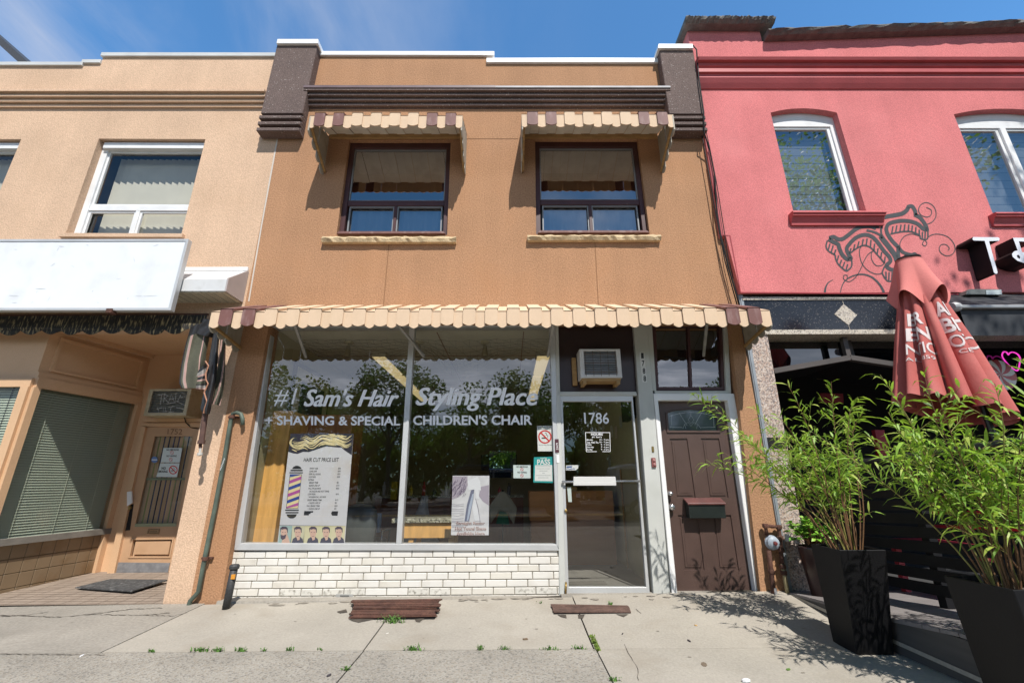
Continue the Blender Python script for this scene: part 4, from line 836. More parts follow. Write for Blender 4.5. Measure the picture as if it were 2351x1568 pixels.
# weeds in the joints
M_weed = mat('weed green', (.085, .19, .03), .7, .3, 30)
def weed(px, n, h, spread, label):
    mb = MB(); c = G(px); h *= .78; n = int(n*.8)
    for k in range(n):
        a = rnd.uniform(0, 6.28); r_ = rnd.uniform(0, spread); b0 = c+Vector((r_*math.cos(a)*1.6, r_*math.sin(a)*.35, 0)); hh = h*rnd.uniform(.4, 1); l = Vector((rnd.uniform(-.6, .6), rnd.uniform(-.5, .3), 1))*hh
        w = Vector((math.cos(a+1.5), math.sin(a+1.5), 0))*.0035; p1 = b0+l*.55; p2 = b0+l+Vector((l.x*.4, 0, -.1*hh))
        mb.add([b0-w, b0+w, p1+w*1.2, p1-w*1.2, p2], [[0, 1, 2, 3], [3, 2, 4]])
        if k % 2 == 0:
            for j in range(2): q = b0+l*rnd.uniform(.3, 1); d = Vector((rnd.uniform(-1, 1), rnd.uniform(-1, 1), rnd.uniform(0, .8)))*.012; e = d.cross(Vector((0, 0, 1)))*.5; mb.add([q, q+d*.5+e, q+d, q+d*.5-e], [[0, 1, 2, 3]])
    tag(mb.build('weed', M_weed, None, fix=False), label, 'weed', 'weeds in the pavement joints')
for (p, n, h, s, l) in ((K('B4', 1215, 1010), 70, .11, .10, 'bushy weed growing out of the buckled rusty hatch'), (K('A4', 1600, 1240), 60, .05, .055, 'widest weed tuft on the joint, left of centre below the brown pier'), (K('A4', 1742, 1242), 40, .05, .04, 'weed tuft just right of the widest tuft on the pavement joint'),
                        (K('A4', 1930, 1240), 40, .05, .04, 'weed tuft on the joint below the left end of the white bricks'), (K('A4', 1218, 1246), 22, .04, .03, 'leftmost small weed on the joint, near the light slab corner'), (K('B4', 400, 1236), 18, .05, .025, 'small weed on the joint below the price list poster'),
                        (K('B4', 190, 1238), 12, .04, .02, 'tiny weed on the joint below the left edge of the shop window'), (K('B4', 650, 1232), 12, .035, .025, 'tiny weed on the joint below the vent plate'), (K('B4', 1390, 1232), 60, .06, .055, 'dense weed clump on the joint, right of the diagonal slab joint'), (K('B4', 1930, 1230), 20, .07, .02, 'tall thin weed on the joint below the right pane'),
                        (K('B4', 2120, 1226), 26, .05, .04, 'low weed on the joint below the window corner'), (K('C4', 560, 1228), 36, .045, .06, 'spreading weed on the joint below the flat hatch'), (K('C4', 800, 1222), 30, .04, .05, 'low weed where the joint nears the mossy corner'), (K('B4', 845, 1392), 24, .045, .03, 'weed in the diagonal joint at the bottom edge'),
                        (K('C4', 1048, 868), 14, .06, .02, 'little leafy weed at the threshold of the glass door'), (K('C4', 485, 858), 10, .035, .03, 'weed leaf at the foot of the bricks beside the glass door'), (K('C4', 1080, 1480), 22, .05, .03, 'weed at the bottom of the right slab joint')): weed(p, n, h, s, l)
mb = MB()          # moss along the right joint
for k in range(420):
    t = rnd.random()**.8; p = Vector(K('C4', 890, 1120))*(1-t)+Vector(K('C4', 950, 1235))*t; g = G((p.x+rnd.gauss(0, 2.2), p.y+rnd.gauss(0, 1.5))); s_ = rnd.uniform(.004, .011); a = rnd.uniform(0, 6.28); e = Vector((math.cos(a), math.sin(a), .5))*s_; f_ = Vector((-math.sin(a), math.cos(a), .5))*s_
    mb.add([g, g+e, g+e+f_+Vector((0, 0, s_)), g+f_], [[0, 1, 2, 3]])
o = mb.build('moss', mat('moss', (.13, .19, .03), .9, .3, 30), None, fix=False); o['kind'] = 'stuff'; o['label'] = 'yellow green moss filling the slab joint'
# litter
def litter(name, label, cat, px, sx, sy, sz, col, grp=None):
    mb = MB(); g = G(px); a = rnd.uniform(0, 3.1); n = 7; top = []
    lp = [g+Vector((math.cos(a)*math.cos(2*math.pi*k/n)*sx-math.sin(a)*math.sin(2*math.pi*k/n)*sy, math.sin(a)*math.cos(2*math.pi*k/n)*sx+math.cos(a)*math.sin(2*math.pi*k/n)*sy, .001+rnd.uniform(0, sz*.5)))*1 for k in range(n)]
    mb.prism(lp, (0, 0, sz)); tag(mb.build(name, mat(name+' '+cat+str(col), col, .8, .2, 40)), label, cat, grp)
litter('paper_scrap', 'white paper scrap on the joint near the left slab corner', 'litter', K('A4', 655, 1278), .022, .010, .004, (.7, .7, .7)); litter('dead_leaf', 'dark dead leaf on the aggregate slab left of the diagonal joint', 'leaf', K('B4', 712, 1437), .022, .012, .006, (.05, .045, .05))
litter('dead_leaf', 'curled dark leaf on the concrete below the brown door', 'leaf', K('C4', 1676, 1164), .022, .009, .010, (.05, .04, .045)); litter('wood_chip', 'brown chip lying on the concrete between the two hatches', 'litter', K('C4', 362, 1150), .024, .010, .010, (.17, .12, .075))
litter('cigarette_butt', 'orange cigarette butt on the concrete in front of the brown door', 'litter', K('C4', 1730, 1036), .014, .005, .006, (.60, .34, .10)); litter('gum_spot', 'flat dark gum spot on the concrete at the plant shadow', 'stain', K('C4', 1920, 1170), .035, .022, .001, (.16, .13, .10)); litter('gum_spot', 'brown dirt spot low on the right slab', 'stain', K('C4', 1795, 1345), .045, .022, .001, (.17, .13, .09))
litter('dead_leaf', 'small green fallen leaf in the plant shadow on the pavement', 'leaf', K('D4', 462, 1388), .022, .012, .004, (.10, .20, .03)); litter('paper_scrap', 'crumpled white scrap at the bottom edge of the right slab', 'litter', K('D4', 125, 1486), .03, .015, .012, (.72, .72, .74))
litter('paper_scrap', 'white scrap on the concrete below the buckled hatch', 'litter', K('B4', 1180, 1098), .016, .007, .003, (.7, .68, .62)); litter('dead_leaf', 'dark shred on the concrete right of the mossy joint', 'leaf', K('C4', 1142, 1102), .024, .005, .004, (.05, .045, .045))
# ================================================================ BARBER SHOP INTERIOR (seen through the glass)
M_ceil = mat('ceiling board', (.52, .49, .38), .8, .05, 3); M_iwall = mat('olive cream wall', (.40, .36, .22), .8, .06, 2); M_ifloor = mat('shop floor', (.20, .19, .17), .5, .15, 3)
def ivx(p, Y): return F(p, Y)
room = MB()
RX0, RX1, RY1, RZ0, RZ1 = -3.14, 1.70, 6.5, .10, 3.26
room.m = 0; room.face((RX0, .24, RZ1), (RX1, .24, RZ1), (RX1, RY1, RZ1), (RX0, RY1, RZ1)); room.m = 1
room.face((RX0, .24, RZ0), (RX0, RY1, RZ0), (RX0, RY1, RZ1), (RX0, .24, RZ1)); room.face((RX1, .24, RZ0), (RX1, RY1, RZ0), (RX1, RY1, RZ1), (RX1, .24, RZ1)); room.face((RX0, RY1, RZ0), (RX1, RY1, RZ0), (RX1, RY1, RZ1), (RX0, RY1, RZ1))
room.m = 2; room.face((RX0, .19, RZ0), (RX1, .19, RZ0), (RX1, RY1, RZ0), (RX0, RY1, RZ0))
room.build('shop_room', [M_ceil, M_iwall, M_ifloor], shop, fix=False)
cj = MB()
for x in (-1.0, .2, 1.0): cj.box(x-.006, x+.006, .3, 6.4, RZ1-.006, RZ1)
for y in (1.5, 2.9, 4.3): cj.box(RX0, RX1, y-.006, y+.006, RZ1-.007, RZ1-.0005)
cj.build('ceiling_joint', M_dwood, shop)
M_tubelit = mat('lit lamp diffuser', (.8, .68, .40), .5, emit=.42, ecol=(1.0, .78, .40))
for (pa, lab) in ((K('B3', 1108, 305), 'long ceiling light behind the middle of the left pane, running back into the shop'), (K('C3', 510, 300), 'ceiling light at the right end of the right pane')):
    d = ray(pa); s_ = (RZ1-.11-EYE)/d.z; c = EYEPT+d*s_; t = thing('ceiling_light', lab, 'ceiling light', tuple(c), 'barber shop ceiling lights')
    for k in range(3):
        y0 = c.y+1.32*k; b_ = MB(); b_.box(c.x-.11, c.x+.11, y0, y0+1.22, RZ1-.085, RZ1-.002); b_.build('housing', M_ceil, t); b_ = MB(); b_.prism([(c.x-.10, y0+.01, RZ1-.086), (c.x+.10, y0+.01, RZ1-.086), (c.x+.065, y0+.01, RZ1-.13), (c.x-.065, y0+.01, RZ1-.13)], (0, 1.2, 0)); b_.build('diffuser', M_tubelit, t)
for (p, lab) in ((K('B3', 880, 120), 'spot lamp on the shop ceiling behind the left pane'), (K('B3', 1440, 120), 'spot lamp on the shop ceiling just right of the mullion'), (K('B3', 1965, 120), 'spot lamp on the shop ceiling behind the middle of the right pane')):
    c = F(p, .75); t = thing('spot_lamp', lab, 'spot lamp', (c.x, c.y, RZ1), 'ceiling spot lamps'); k_ = RZ1
    b_ = MB(); b_.lathe([(0, 0), (.07, 0), (.06, -.025), (.02, -.03), (.015, -.07), (0, -.07)], (c.x, c.y, k_), (0, 0, 1), 14); b_.build('mount', M_iwall, t); b_ = MB(); b_.lathe([(0, 0), (.028, 0), (.032, -.05), (.052, -.16), (.046, -.17), (.0, -.165)], (c.x, c.y, k_-.06), (0, .1, 1), 14); b_.build('shade', mat('dull olive metal', (.30, .27, .18), .4, metal=.4), t, smooth=True)
# fishing net under the ceiling
nt = MB(); n = 46; prev = None
for row in range(7):
    pts = []
    for k in range(n+1):
        u = k/n; x = RX0+.1+(RX1-RX0-.3)*u; sag = .06+.10*abs(math.sin(u*9.0))+.035*math.sin(u*31)
        if .42 < u < .62: sag += .30*math.sin((u-.42)/.2*math.pi)
        pts.append(Vector((x, .55+.16*row*.5+.02*math.sin(k*1.7+row), RZ1-.03-sag*(row+.4)/6.5+.012*((k+row) % 2))))
    nt.tube(pts, .0022, 4, False)
    if prev:
        for k in range(n): nt.tube([prev[k], pts[k+((row+k) % 2 and k < n)]], .0016, 3, False)
    prev = pts
tag(nt.build('fishing_net', mat('dark netting', (.05, .045, .035), .9), None, fix=False), 'sagging dark fishing net hung under the shop ceiling behind the glass', 'net')
# framed picture on the left wall
X_ = RX0+.01
pf = thing('framed_picture', 'large framed picture with a wide cream mat on the left inner wall of the shop', 'picture', (X_, 1.9, 2.1))
def wq(y0, y1, z0, z1): return [(y0, z1), (y1, z1), (y1, z0), (y0, z0)]
def wallbox(y0, y1, z0, z1, a, b): mb = MB(); mb.box(a, b, y0, y1, z0, z1); return mb
PY0, PY1, PZ0, PZ1 = .75, 2.05, 1.55, 2.98
wallbox(PY0, PY1, PZ0, PZ1, X_, X_+.03).build('frame', mat('dark mahogany frame', (.06, .025, .015), .4), pf); wallbox(PY0+.07, PY1-.07, PZ0+.07, PZ1-.07, X_+.03, X_+.034).build('mat_board', mat('cream board', (.60, .54, .36), .8), pf)
wallbox(PY0+.24, PY1-.24, PZ0+.25, PZ1-.25, X_+.034, X_+.037).build('picture_print', mat('dark picture print', (.05, .05, .06), .6, .8, 5, stain=(.25, .12, .07), stain_amt=.7, stain_scale=5), pf)
# plywood cabinet just inside the window
c0 = F((569, 1250), .42); c1 = F((626, 1250), .42); zc = F((640, 943), .42).z
t = thing('plywood_cabinet', 'tall orange plywood cabinet inside the left end of the shop window', 'cabinet', ((c0.x+c1.x)/2, .6, RZ0)); b_ = MB(); b_.box(c0.x, c1.x, .42, .95, RZ0, zc); b_.build('carcass', M_wood, t, bevel=.006); b_ = MB(); b_.box(c0.x, c1.x+.62, .96, 1.45, RZ0, zc+.02); b_.build('rear_carcass', mat('redder plywood', (.38, .15, .05), .5, .2, 3, stretch=(6, 6, .8)), t)
M_gran = speckle('speckled granite counter', (.36, .34, .25), [(.12, .11, .09), (.52, .50, .40), (.24, .23, .15)], 60, .3, density=.6)
a = F(K('B4', 1215, 178), .55); b = F(K('B4', 1760, 178), .55); t = thing('granite_table', 'low table with speckled granite top and pale wood front behind the razor poster', 'table', ((a.x+b.x)/2, .9, RZ0))
b_ = MB(); b_.box(a.x, b.x, .55, 1.2, a.z-.055, a.z); b_.build('table_top', M_gran, t, bevel=.006); b_ = MB(); b_.box(a.x+.16, b.x-.06, .58, .63, a.z-.23, a.z-.056); b_.build('apron', M_wood, t)
for x in (b.x-.14, a.x+.22):
    for y in (.6, 1.1): b_ = MB(); b_.box(x, x+.06, y, y+.06, RZ0, a.z-.24); b_.build('leg', M_wood, t)
# barber chair
c = F((822, 1215), .95); t = thing('barber_chair', 'black padded barber chair with rounded back beside the price list poster', 'chair', (c.x, 1.3, RZ0)); M_lea = mat('black leather', (.085, .095, .092), .28, .2, 4)
b_ = MB(); N_ = 20
lp = [(c.x+.24*math.copysign(abs(math.cos(2*math.pi*k/N_))**.6, math.cos(2*math.pi*k/N_)), .90, c.z+.30*math.copysign(abs(math.sin(2*math.pi*k/N_))**.6, math.sin(2*math.pi*k/N_))) for k in range(N_)]; b_.prism(lp, (.0, .13, .03)); b_.build('backrest', M_lea, t, bevel=.03, smooth=True)
b_ = MB(); b_.box(c.x-.25, c.x+.25, 1.04, 1.55, c.z-.30, c.z-.16); b_.build('seat', M_lea, t, bevel=.03)
for s in (-1, 1): b_ = MB(); b_.tube([(c.x+s*.28, 1.1, c.z-.28), (c.x+s*.29, 1.1, c.z-.04), (c.x+s*.29, 1.5, c.z-.04), (c.x+s*.28, 1.5, c.z-.28)], .016, 8); b_.build('armrest', MATS['chrome'], t, smooth=True)
b_ = MB(); b_.lathe([(.26, 0), (.26, .03), (.07, .06), (.06, max(.12, c.z-.30-RZ0))], (c.x, 1.3, RZ0), (0, 0, 1), 18); b_.build('pedestal', MATS['chrome'], t, smooth=True)
b_ = MB(); q = F(K('B4', 1070, 210), 1.15); b_.box(q.x-.10, q.x+.10, 1.1, 1.18, q.z-.12, q.z+.12); tag(b_.build('towel', mat('pale blue towel', (.36, .48, .66), .9, .2, 9)), 'pale blue folded towel beside the barber chair', 'towel')
# draped cape, coat, desk, bottles, mirror
c = F(K('B4', 1480, 20), 2.1); t = MB(); prof = []
for k in range(9): u = k/8; prof.append((.05+.32*u**1.7, -.78*u))
N_ = 22; vs = []
for (r_, h_) in prof: vs += [(c.x-.12*(-h_)+r_*(1+.13*math.sin(j*5*2*math.pi/N_))*math.cos(2*math.pi*j/N_), c.y+r_*.8*math.sin(2*math.pi*j/N_), c.z+.05+h_) for j in range(N_)]
fs = [[i*N_+j, i*N_+(j+1) % N_, (i+1)*N_+(j+1) % N_, (i+1)*N_+j] for i in range(8) for j in range(N_)]+[list(range(N_))]; t.add(vs, fs); tag(t.build('barber_cape', mat('grey white cloth', (.34, .34, .35), .9, .1, 5), None, smooth=True), 'grey white barber cape draped over a chair behind the granite table', 'cape')
c = F(K('B4', 2105, 60), 1.7); t = thing('coat', 'pale coat hanging on a stand beside the razor poster', 'coat', (c.x, c.y, RZ0)); b_ = MB(); b_.prism([(c.x-.05, c.y, c.z+.18), (c.x+.05, c.y, c.z+.18), (c.x+.22, c.y, c.z-.06), (c.x+.17, c.y, c.z-.30), (c.x+.06, c.y, c.z-.12), (c.x-.05, c.y, c.z-.10), (c.x-.18, c.y, c.z-.28), (c.x-.22, c.y, c.z-.05)], (0, .1, 0)); b_.build('cloth', mat('beige cloth', (.34, .31, .24), .9, .15, 6), t, bevel=.02); b_ = MB(); b_.prism([(c.x-.05, c.y+.02, c.z-.1), (c.x+.07, c.y+.02, c.z-.1), (c.x+.1, c.y+.02, c.z-.30), (c.x-.1, c.y+.02, c.z-.28)], (0, .06, 0)); b_.build('lining', mat('green cloth', (.03, .14, .07), .9), t); b_ = MB(); b_.tube([(c.x, c.y+.06, RZ0), (c.x, c.y+.06, c.z+.2)], .015, 6); b_.build('stand', M_black, t)
a = F(K('C3', 395, 1372), 1.75); b = F(K('C3', 1062, 1372), 1.75); t = thing('reception_desk', 'orange brown reception desk behind the door glass', 'desk', ((a.x+b.x)/2, 1.9, RZ0)); b_ = MB(); b_.box(a.x, b.x, 1.75, 2.2, a.z-.42, a.z); b_.build('upper_panel', mat('orange veneer', (.46, .20, .06), .45, .15, 2, stretch=(1, 1, 4)), t); b_ = MB(); b_.box(a.x+.02, b.x, 1.78, 2.2, RZ0, a.z-.425); b_.build('lower_panel', mat('brown veneer', (.30, .13, .045), .5, .15, 2, stretch=(1, 1, 4)), t)
b_ = MB(); b_.box(a.x+.5, a.x+.75, 1.8, 2.0, a.z, a.z+.06); tag(b_.build('carton', mat('manila card', (.42, .28, .10), .8)), 'flat manila carton on the reception desk', 'box')
t = thing('wall_counter', 'dark red wooden barber counter along the back of the shop', 'counter', (-1.3, 3.4, RZ0)); b_ = MB(); b_.box(-2.5, .25, 3.2, 3.7, RZ0, 1.0); b_.build('cabinet', M_dwood, t); b_ = MB(); b_.box(-2.52, .27, 3.17, 3.72, 1.0, 1.04); b_.build('counter_top', M_gran, t)
for k in range(11):
    x = -2.35+.235*k+rnd.uniform(-.05, .05); h = rnd.uniform(.12, .26); c_ = [(.5, .5, .52), (.05, .2, .3), (.55, .42, .03), (.45, .05, .05), (.10, .10, .11), (.6, .6, .58)][k % 6]; b_ = MB(); b_.lathe([(0, 0), (.032, 0), (.034, h*.7), (.012, h*.8), (.012, h), (0, h)], (x, 3.35, 1.04), (0, 0, 1), 10); tag(b_.build('bottle', mat('bottle %d' % (k % 6), c_, .3)), 'small bottle standing on the barber counter at the back of the shop', 'bottle', 'bottles on the barber counter')
b_ = MB(); q = F(K('B3', 1235, 1350), 2.9); b_.box(q.x-.05, q.x+.05, 2.88, 2.98, q.z-.18, q.z+.12); tag(b_.build('yellow_container', mat('yellow plastic', (.45, .34, .02), .5)), 'yellow plastic container behind the left pane near the mullion', 'container')
a = F(K('C3', 76, 1046), 3.0); b = F(K('C3', 290, 1262), 3.0); t = thing('wall_mirror', 'upright mirror in the shop reflecting the bright trees', 'mirror', (a.x, 3.0, b.z)); b_ = MB(); b_.box(a.x, b.x, 3.0, 3.02, b.z, a.z); m = mat('mirror silver', (.85, .88, .88), .01, metal=1.0); b_.build('mirror_plate', m, t)
for k in range(7):
    y = .9+.32*k; z = 1.35+rnd.uniform(0, .9); w = rnd.uniform(.12, .2); b_ = MB(); b_.box(RX1-.012, RX1-.004, y, y+w, z, z+w*1.3); tag(b_.build('pinned_note', mat('note %d' % (k % 3), [(.55, .53, .42), (.35, .36, .30), (.5, .42, .32)][k % 3], .8)), 'paper note pinned on the wall inside the glass door', 'note', 'notes pinned inside the door')
b_ = MB(); q = F((1437, 1240), 1.4); b_.tube([(q.x, 1.4, .12), (q.x+.02, 1.5, 1.45)], .012, 6); tag(b_.build('broom_handle', M_ledger), 'wooden broom handle leaning inside the glass door', 'broom')
for k in range(3):
    b_ = MB(); x = -.75+.34*k; b_.box(x, x+.26, RY1-.03, RY1-.01, 1.55, 1.95); tag(b_.build('haircut_photo', mat('dark haircut photo', (.09, .075, .07), .5, .5, 12)), 'dark haircut photo on the back wall of the shop', 'photo', 'haircut photos on the back wall')

# ================================================================ TAN BUILDING
tan = thing('tan_building', 'two-storey pale tan stucco building with a blank sign over its recessed entry', 'building', (-6.5, 0, 0))
XT = -12.0; PX0 = -3.785; PX1 = -3.492
TW1 = q4([K('A1', 790, 1111), K('A1', 1645, 1115), (K('A2', 1448, 610)), K('A2', 518, 606)])
cxm = (TW1[0][0]+TW1[1][0])/2; wid = TW1[1][0]-TW1[0][0]
c2r = F(K('A1', 165, 1123)).x; TW0 = [(c2r-wid, TW1[0][1]), (c2r, TW1[1][1]), (F(K('A2', -30, 300)).x, TW1[2][1]), (F(K('A2', -30, 300)).x-wid, TW1[3][1])]
t1 = F(K('A1', 1500, 462)).z; t2 = F(K('A1', 745, 515)).z; t3 = F(K('A1', 330, 535)).z; xa = F(K('A1', 818, 480)).x; xb = F(K('A1', 670, 515)).x
ZL = 3.245
mb = MB()
mb2 = [(XT, ZL), (PX0, ZL), (PX0, -.03), (PX1, -.03), (PX1-.002, 3.3), (-3.53, t1), (xa, t1), (xa, t2), (xb, t2), (xb, t3), (XT, t3)]
holed_wall(mb, mb2, [TW0, TW1], .004, .14)
mb.face((PX0, .004, ZL), (PX0, .004, -.03), (PX0, 1.9, -.03), (PX0, 1.9, ZL)); mb.face((XT, .004, ZL), (PX0, .004, ZL), (PX0, .3, ZL), (XT, .3, ZL))
for (a, b, z) in ((-3.53, xa, t1), (xa, xb, t2), (xb, XT, t3)): mb.face((a, .004, z), (b, .004, z), (b, .3, z), (a, .3, z))
mb.build('wall', M_tan, tan, fix=False)
b_ = MB(); b_.box(xa-.02, -3.54, -.03, .33, t1-.004, t1+.075); b_.box(xb-.02, xa+.01, -.028, .33, t2-.004, t2+.07); b_.box(XT, xb+.01, -.03, .33, t3-.004, t3+.07); b_.build('parapet_coping', mat('grey white coping', (.55, .56, .55), .5, .1, 3), tan, bevel=.005)
zt = F((300, 206), -.13).z; zb = F((300, 250), -.02).z
cornice(tan, XT, F((606, 230), -.1).x, zt, zb, M_tan, pmax=.14)
def sealant(): 
    b_ = MB(); b_.stroke([(638.5, 310), (600, 520), (571, 692)], 3.2, -.002); b_.build('joint_sealant', mat('pale sealant', (.55, .50, .44), .7), tan, fix=False)
sealant()
M_blind = mat('vertical blind fabric', (.66, .62, .50), .9, .06, 3)
for k, q in enumerate((TW0, TW1)):
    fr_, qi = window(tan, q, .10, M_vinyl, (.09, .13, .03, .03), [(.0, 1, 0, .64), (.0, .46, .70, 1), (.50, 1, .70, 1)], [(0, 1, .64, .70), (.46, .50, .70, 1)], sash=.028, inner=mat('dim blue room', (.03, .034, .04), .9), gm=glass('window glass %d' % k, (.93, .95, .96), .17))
    hd = MB(); hd.xz(sub(inset(q, .0, .0, .0, .0), .03, .99, .015, .075), .055, .10); hd.build('blind_box', M_vinyl, fr_)
    vb = MB(); n = 15
    for j in range(n):
        a = sub(qi, (j+.05)/n, (j+.98)/n, -.02, 1.02); y = .33
        vb.add([(a[0][0], y, a[0][1]), (a[1][0], y+.03, a[1][1]), (a[2][0], y+.03, a[2][1]), (a[3][0], y, a[3][1])], [[0, 1, 2, 3]])
    tag(vb.build('vertical_blind', M_blind, None, fix=False), 'cream vertical blind behind the %s tan building window' % ('partly cropped' if k == 0 else 'full'), 'blind', 'vertical blinds')
    sl_ = MB(); sl_.xz([(q[3][0]-.03, q[3][1]+.01), (q[2][0]+.06, q[2][1]+.01), (q[2][0]+.06, q[2][1]-.045), (q[3][0]-.03, q[3][1]-.045)], -.05, .10); sl_.build('sill', M_tan, tan)
# bulkhead box under the upper wall
BY = -.36; zs = F((500, 668), BY).z; zbk = F(K('A2', 1460, 885), 0).z; xr = F((516, 667), BY).x; xr2 = F((571, 640), 0).x-.01
b_ = MB(); b_.prism([(xr, BY, zs), (xr, BY, zs+.16), (xr, -.05, zbk-.04), (xr, -.003, zbk-.04), (xr, -.003, zs)], (-6, 0, 0)); bh = b_.build('bulkhead', mat('white flashing', (.62, .63, .63), .4, .08, 3, stain=(.35, .34, .32), stain_amt=.4, stain_scale=6), tan)
b_ = MB(); b_.prism([(xr+.001, BY-.004, zs-.006), (xr+.001, BY-.004, zs+.175), (xr+.001, -.02, zbk-.02), (xr+.001, -.002, zbk-.02), (xr+.001, -.002, zs-.006)], (.02, 0, 0)); b_.build('end_panel', mat('mauve grey flashing', (.42, .38, .37), .5, .1, 3), bh)
b_ = MB(); b_.box(xr-6, -3.56, -.03, -.001, zbk-.02, zbk+.035); b_.build('flashing_strip', M_white, bh)
b_ = MB(); n = 46
for k in range(n): x = xr-.01-k*.10; b_.box(x-.092, x, BY+.01, -.006, zs-.016, zs-.002)
so_ = b_.build('soffit', mat('cream vented soffit', (.50, .46, .36), .6), bh, bevel=.003)
b_ = MB()
for k in range(14):
    for j in range(9): x = xr-.03-k*.10; y = BY+.04+j*.034; b_.box(x-.045, x-.01, y, y+.006, zs-.0175, zs-.0155)
b_.build('vent_slots', M_void, so_)
b_ = MB(); b_.slab([(434, 552), (-400, 552), (-400, 712), (384, 712)], -.40, -.385)
sg = thing('blank_sign', 'long blank white light box sign with grey metal rim on the tan building', 'sign', (-7, -.42, F((200, 712), -.44).z))
qs = q4([(-400, 550), (433, 548.5), (391, 712.5), (-400, 712.5)], -.46); qs[0] = (qs[3][0], qs[0][1])
b_ = MB(); b_.ring(qs, inset(qs, .03, .035, .035, .035), -.46, -.39); b_.build('rim', M_alu, sg, bevel=.003); b_ = MB(); b_.xz(inset(qs, .028, .033, .033, .033), -.452, -.392); b_.build('face_panel', mat('milky white acrylic', (.74, .77, .80), .35, .02, 2, stain=(.50, .51, .51), stain_amt=.32, stain_scale=2.6, stretch=(1.3, 1, 1.1)), sg)
b_ = MB()
for (x, y, dx, dy, w) in ((470, 690, 40, 4, 5), (455, 730, 18, -30, 4), (110, 716, 30, 0, 3), (405, 850, 36, -24, 5), (570, 845, 26, 14, 4), (285, 1030, 80, 2, 4), (300, 1045, -10, 22, 3), (70, 1085, 80, 4, 4), (95, 1142, 42, 0, 3), (735, 1060, 14, -18, 4), (1085, 1086, 50, 4, 5), (1150, 1090, 110, -4, 3), (1020, 1118, 8, -18, 3), (780, 1140, 10, 4, 4), (1230, 690, 40, -14, 4), (690, 680, 22, 4, 3), (380, 1130, 26, -40, 2), (250, 1150, 16, -22, 2), (1070, 780, 10, 40, 3), (930, 955, 40, -6, 3)):
    b_.stroke([K('A2', x, y), K('A2', x+dx*.5, y+dy*.5+1), K('A2', x+dx, y+dy)], w*.45, -.4545, taper=lambda t: .3+.9*math.sin(math.pi*t))
b_.build('scuff_marks', mat('grey scuff on acrylic', (.60, .625, .65), .5, .1, 20), sg, fix=False)
b_ = MB()
for x in (-400, 60, 250, 380): p = F((x, 705), -.40); b_.box(p.x-.03, p.x+.03, -.39, -.03, p.z+.25, p.z+.30)
b_.build('bracket', M_iron, sg); b_ = MB(); p = F(K('A2', 878, 1205), -.465); b_.box(p.x-.035, p.x+.035, -.475, -.40, p.z-.03, p.z+.02); b_.build('rusty_clip', M_rust, sg)
# lintel strip, ragged black valance, folded cloth
b_ = MB()
vt = F((300, 727), -.12); z1 = F((100, 729), -.12).z; z0 = F((100, 765), -.12).z; xL = XT; xRv = F((470, 745), -.12).x; x = xL; sc_ = .262
lp = [(xRv, -.12, z1+.03), (xL, -.12, z1)]
while x < xRv-.35:
    for j in range(7): u = j/7; lp.append((x+sc_*u, -.12+.01*math.sin(x*3+u*3), z0+.035-.055*math.sin(math.pi*u)+.008*math.sin(x*7)))
    x += sc_
lp += [(x, -.12, z0+.04), (x+.10, -.12, z0+.07), (xRv, -.12, z1-.03)]
b_.prism(lp, (0, .006, 0)); va = b_.build('torn_valance', mat('black weathered canvas', (.016, .016, .015), .8, .3, 5, stain=(.50, .40, .22), stain_amt=.9, stain_scale=13, stretch=(3.2, 1, .7))); tag(va, 'ragged black scalloped awning valance with peeling streaks over the tan entry', 'valance')
b_ = MB(); b_.tube([(XT, -.10, z1+.02), (xRv, -.10, z1+.04)], .018, 8); b_.build('valance_rod', M_rust, va)
# folded striped awning cloth on its arm
Zq = lambda x, y: (640/1.6333+x*.22645, 1180/1.6333+y*.22645)
ra = thing('folded_awning', 'folded striped olive and pink awning cloth hanging on a brown arm at the tan pillar', 'awning', tuple(F(Zq(300, 1450), -.16)))
M_ol = mat('olive awning cloth', (.085, .085, .058), .9, .15, 5, .1, 50, .2); M_pk = mat('pink awning stripe', (.42, .27, .235), .9, .15, 8); M_bk = mat('black awning vinyl', (.022, .022, .024), .45, .2, 5); M_pale = mat('grey awning stripe', (.30, .28, .26), .9)
def cloth(name, left, right, n, stripes, y0, amp, ph, m=14):
    """hanging cloth between two outlines (photo px), striped lengthwise and rippled in depth"""
    def at(l, t):
        k = t*(len(l)-1); i = min(int(k), len(l)-2); f = k-i; return Vector(l[i])*(1-f)+Vector(l[i+1])*f
    mb = MB(); vs = []
    for i in range(m+1):
        t = i/m; a = at(left, t); b = at(right, t)
        for j in range(n+1):
            u = j/n; p = a*(1-u)+b*u; vs.append(F(Zq(*p), y0-amp*(math.sin(u*math.pi)+.35*math.sin(u*9+ph+t*2)+.18*math.sin(t*7+u*5))))
    b0 = len(mb.v); mb.v += vs
    for i in range(m):
        for j in range(n): mb.f.append([b0+i*(n+1)+j, b0+i*(n+1)+j+1, b0+(i+1)*(n+1)+j+1, b0+(i+1)*(n+1)+j]); mb.mi.append(stripes(j/n, i/m))
    return mb.build(name, [M_ol, M_pk, M_bk, M_pale], ra, smooth=True, fix=False)
def st1(u, t):
    if t < .10: return 2
    if .14 < u < .23 or .70 < u < .76: return 1
    if u < .03 or .255 < u < .275 or .30 < u < .315 or .77 < u < .785 or .80 < u < .815: return 2
    if .275 < u < .30 or .785 < u < .80 or .11 < u < .14: return 3
    return 0
cloth('striped_cloth', [(205, 120), (150, 300), (105, 520), (85, 690), (110, 745)], [(410, 60), (400, 200), (360, 400), (350, 560), (345, 745)], 40, st1, -.20, .06, 0)
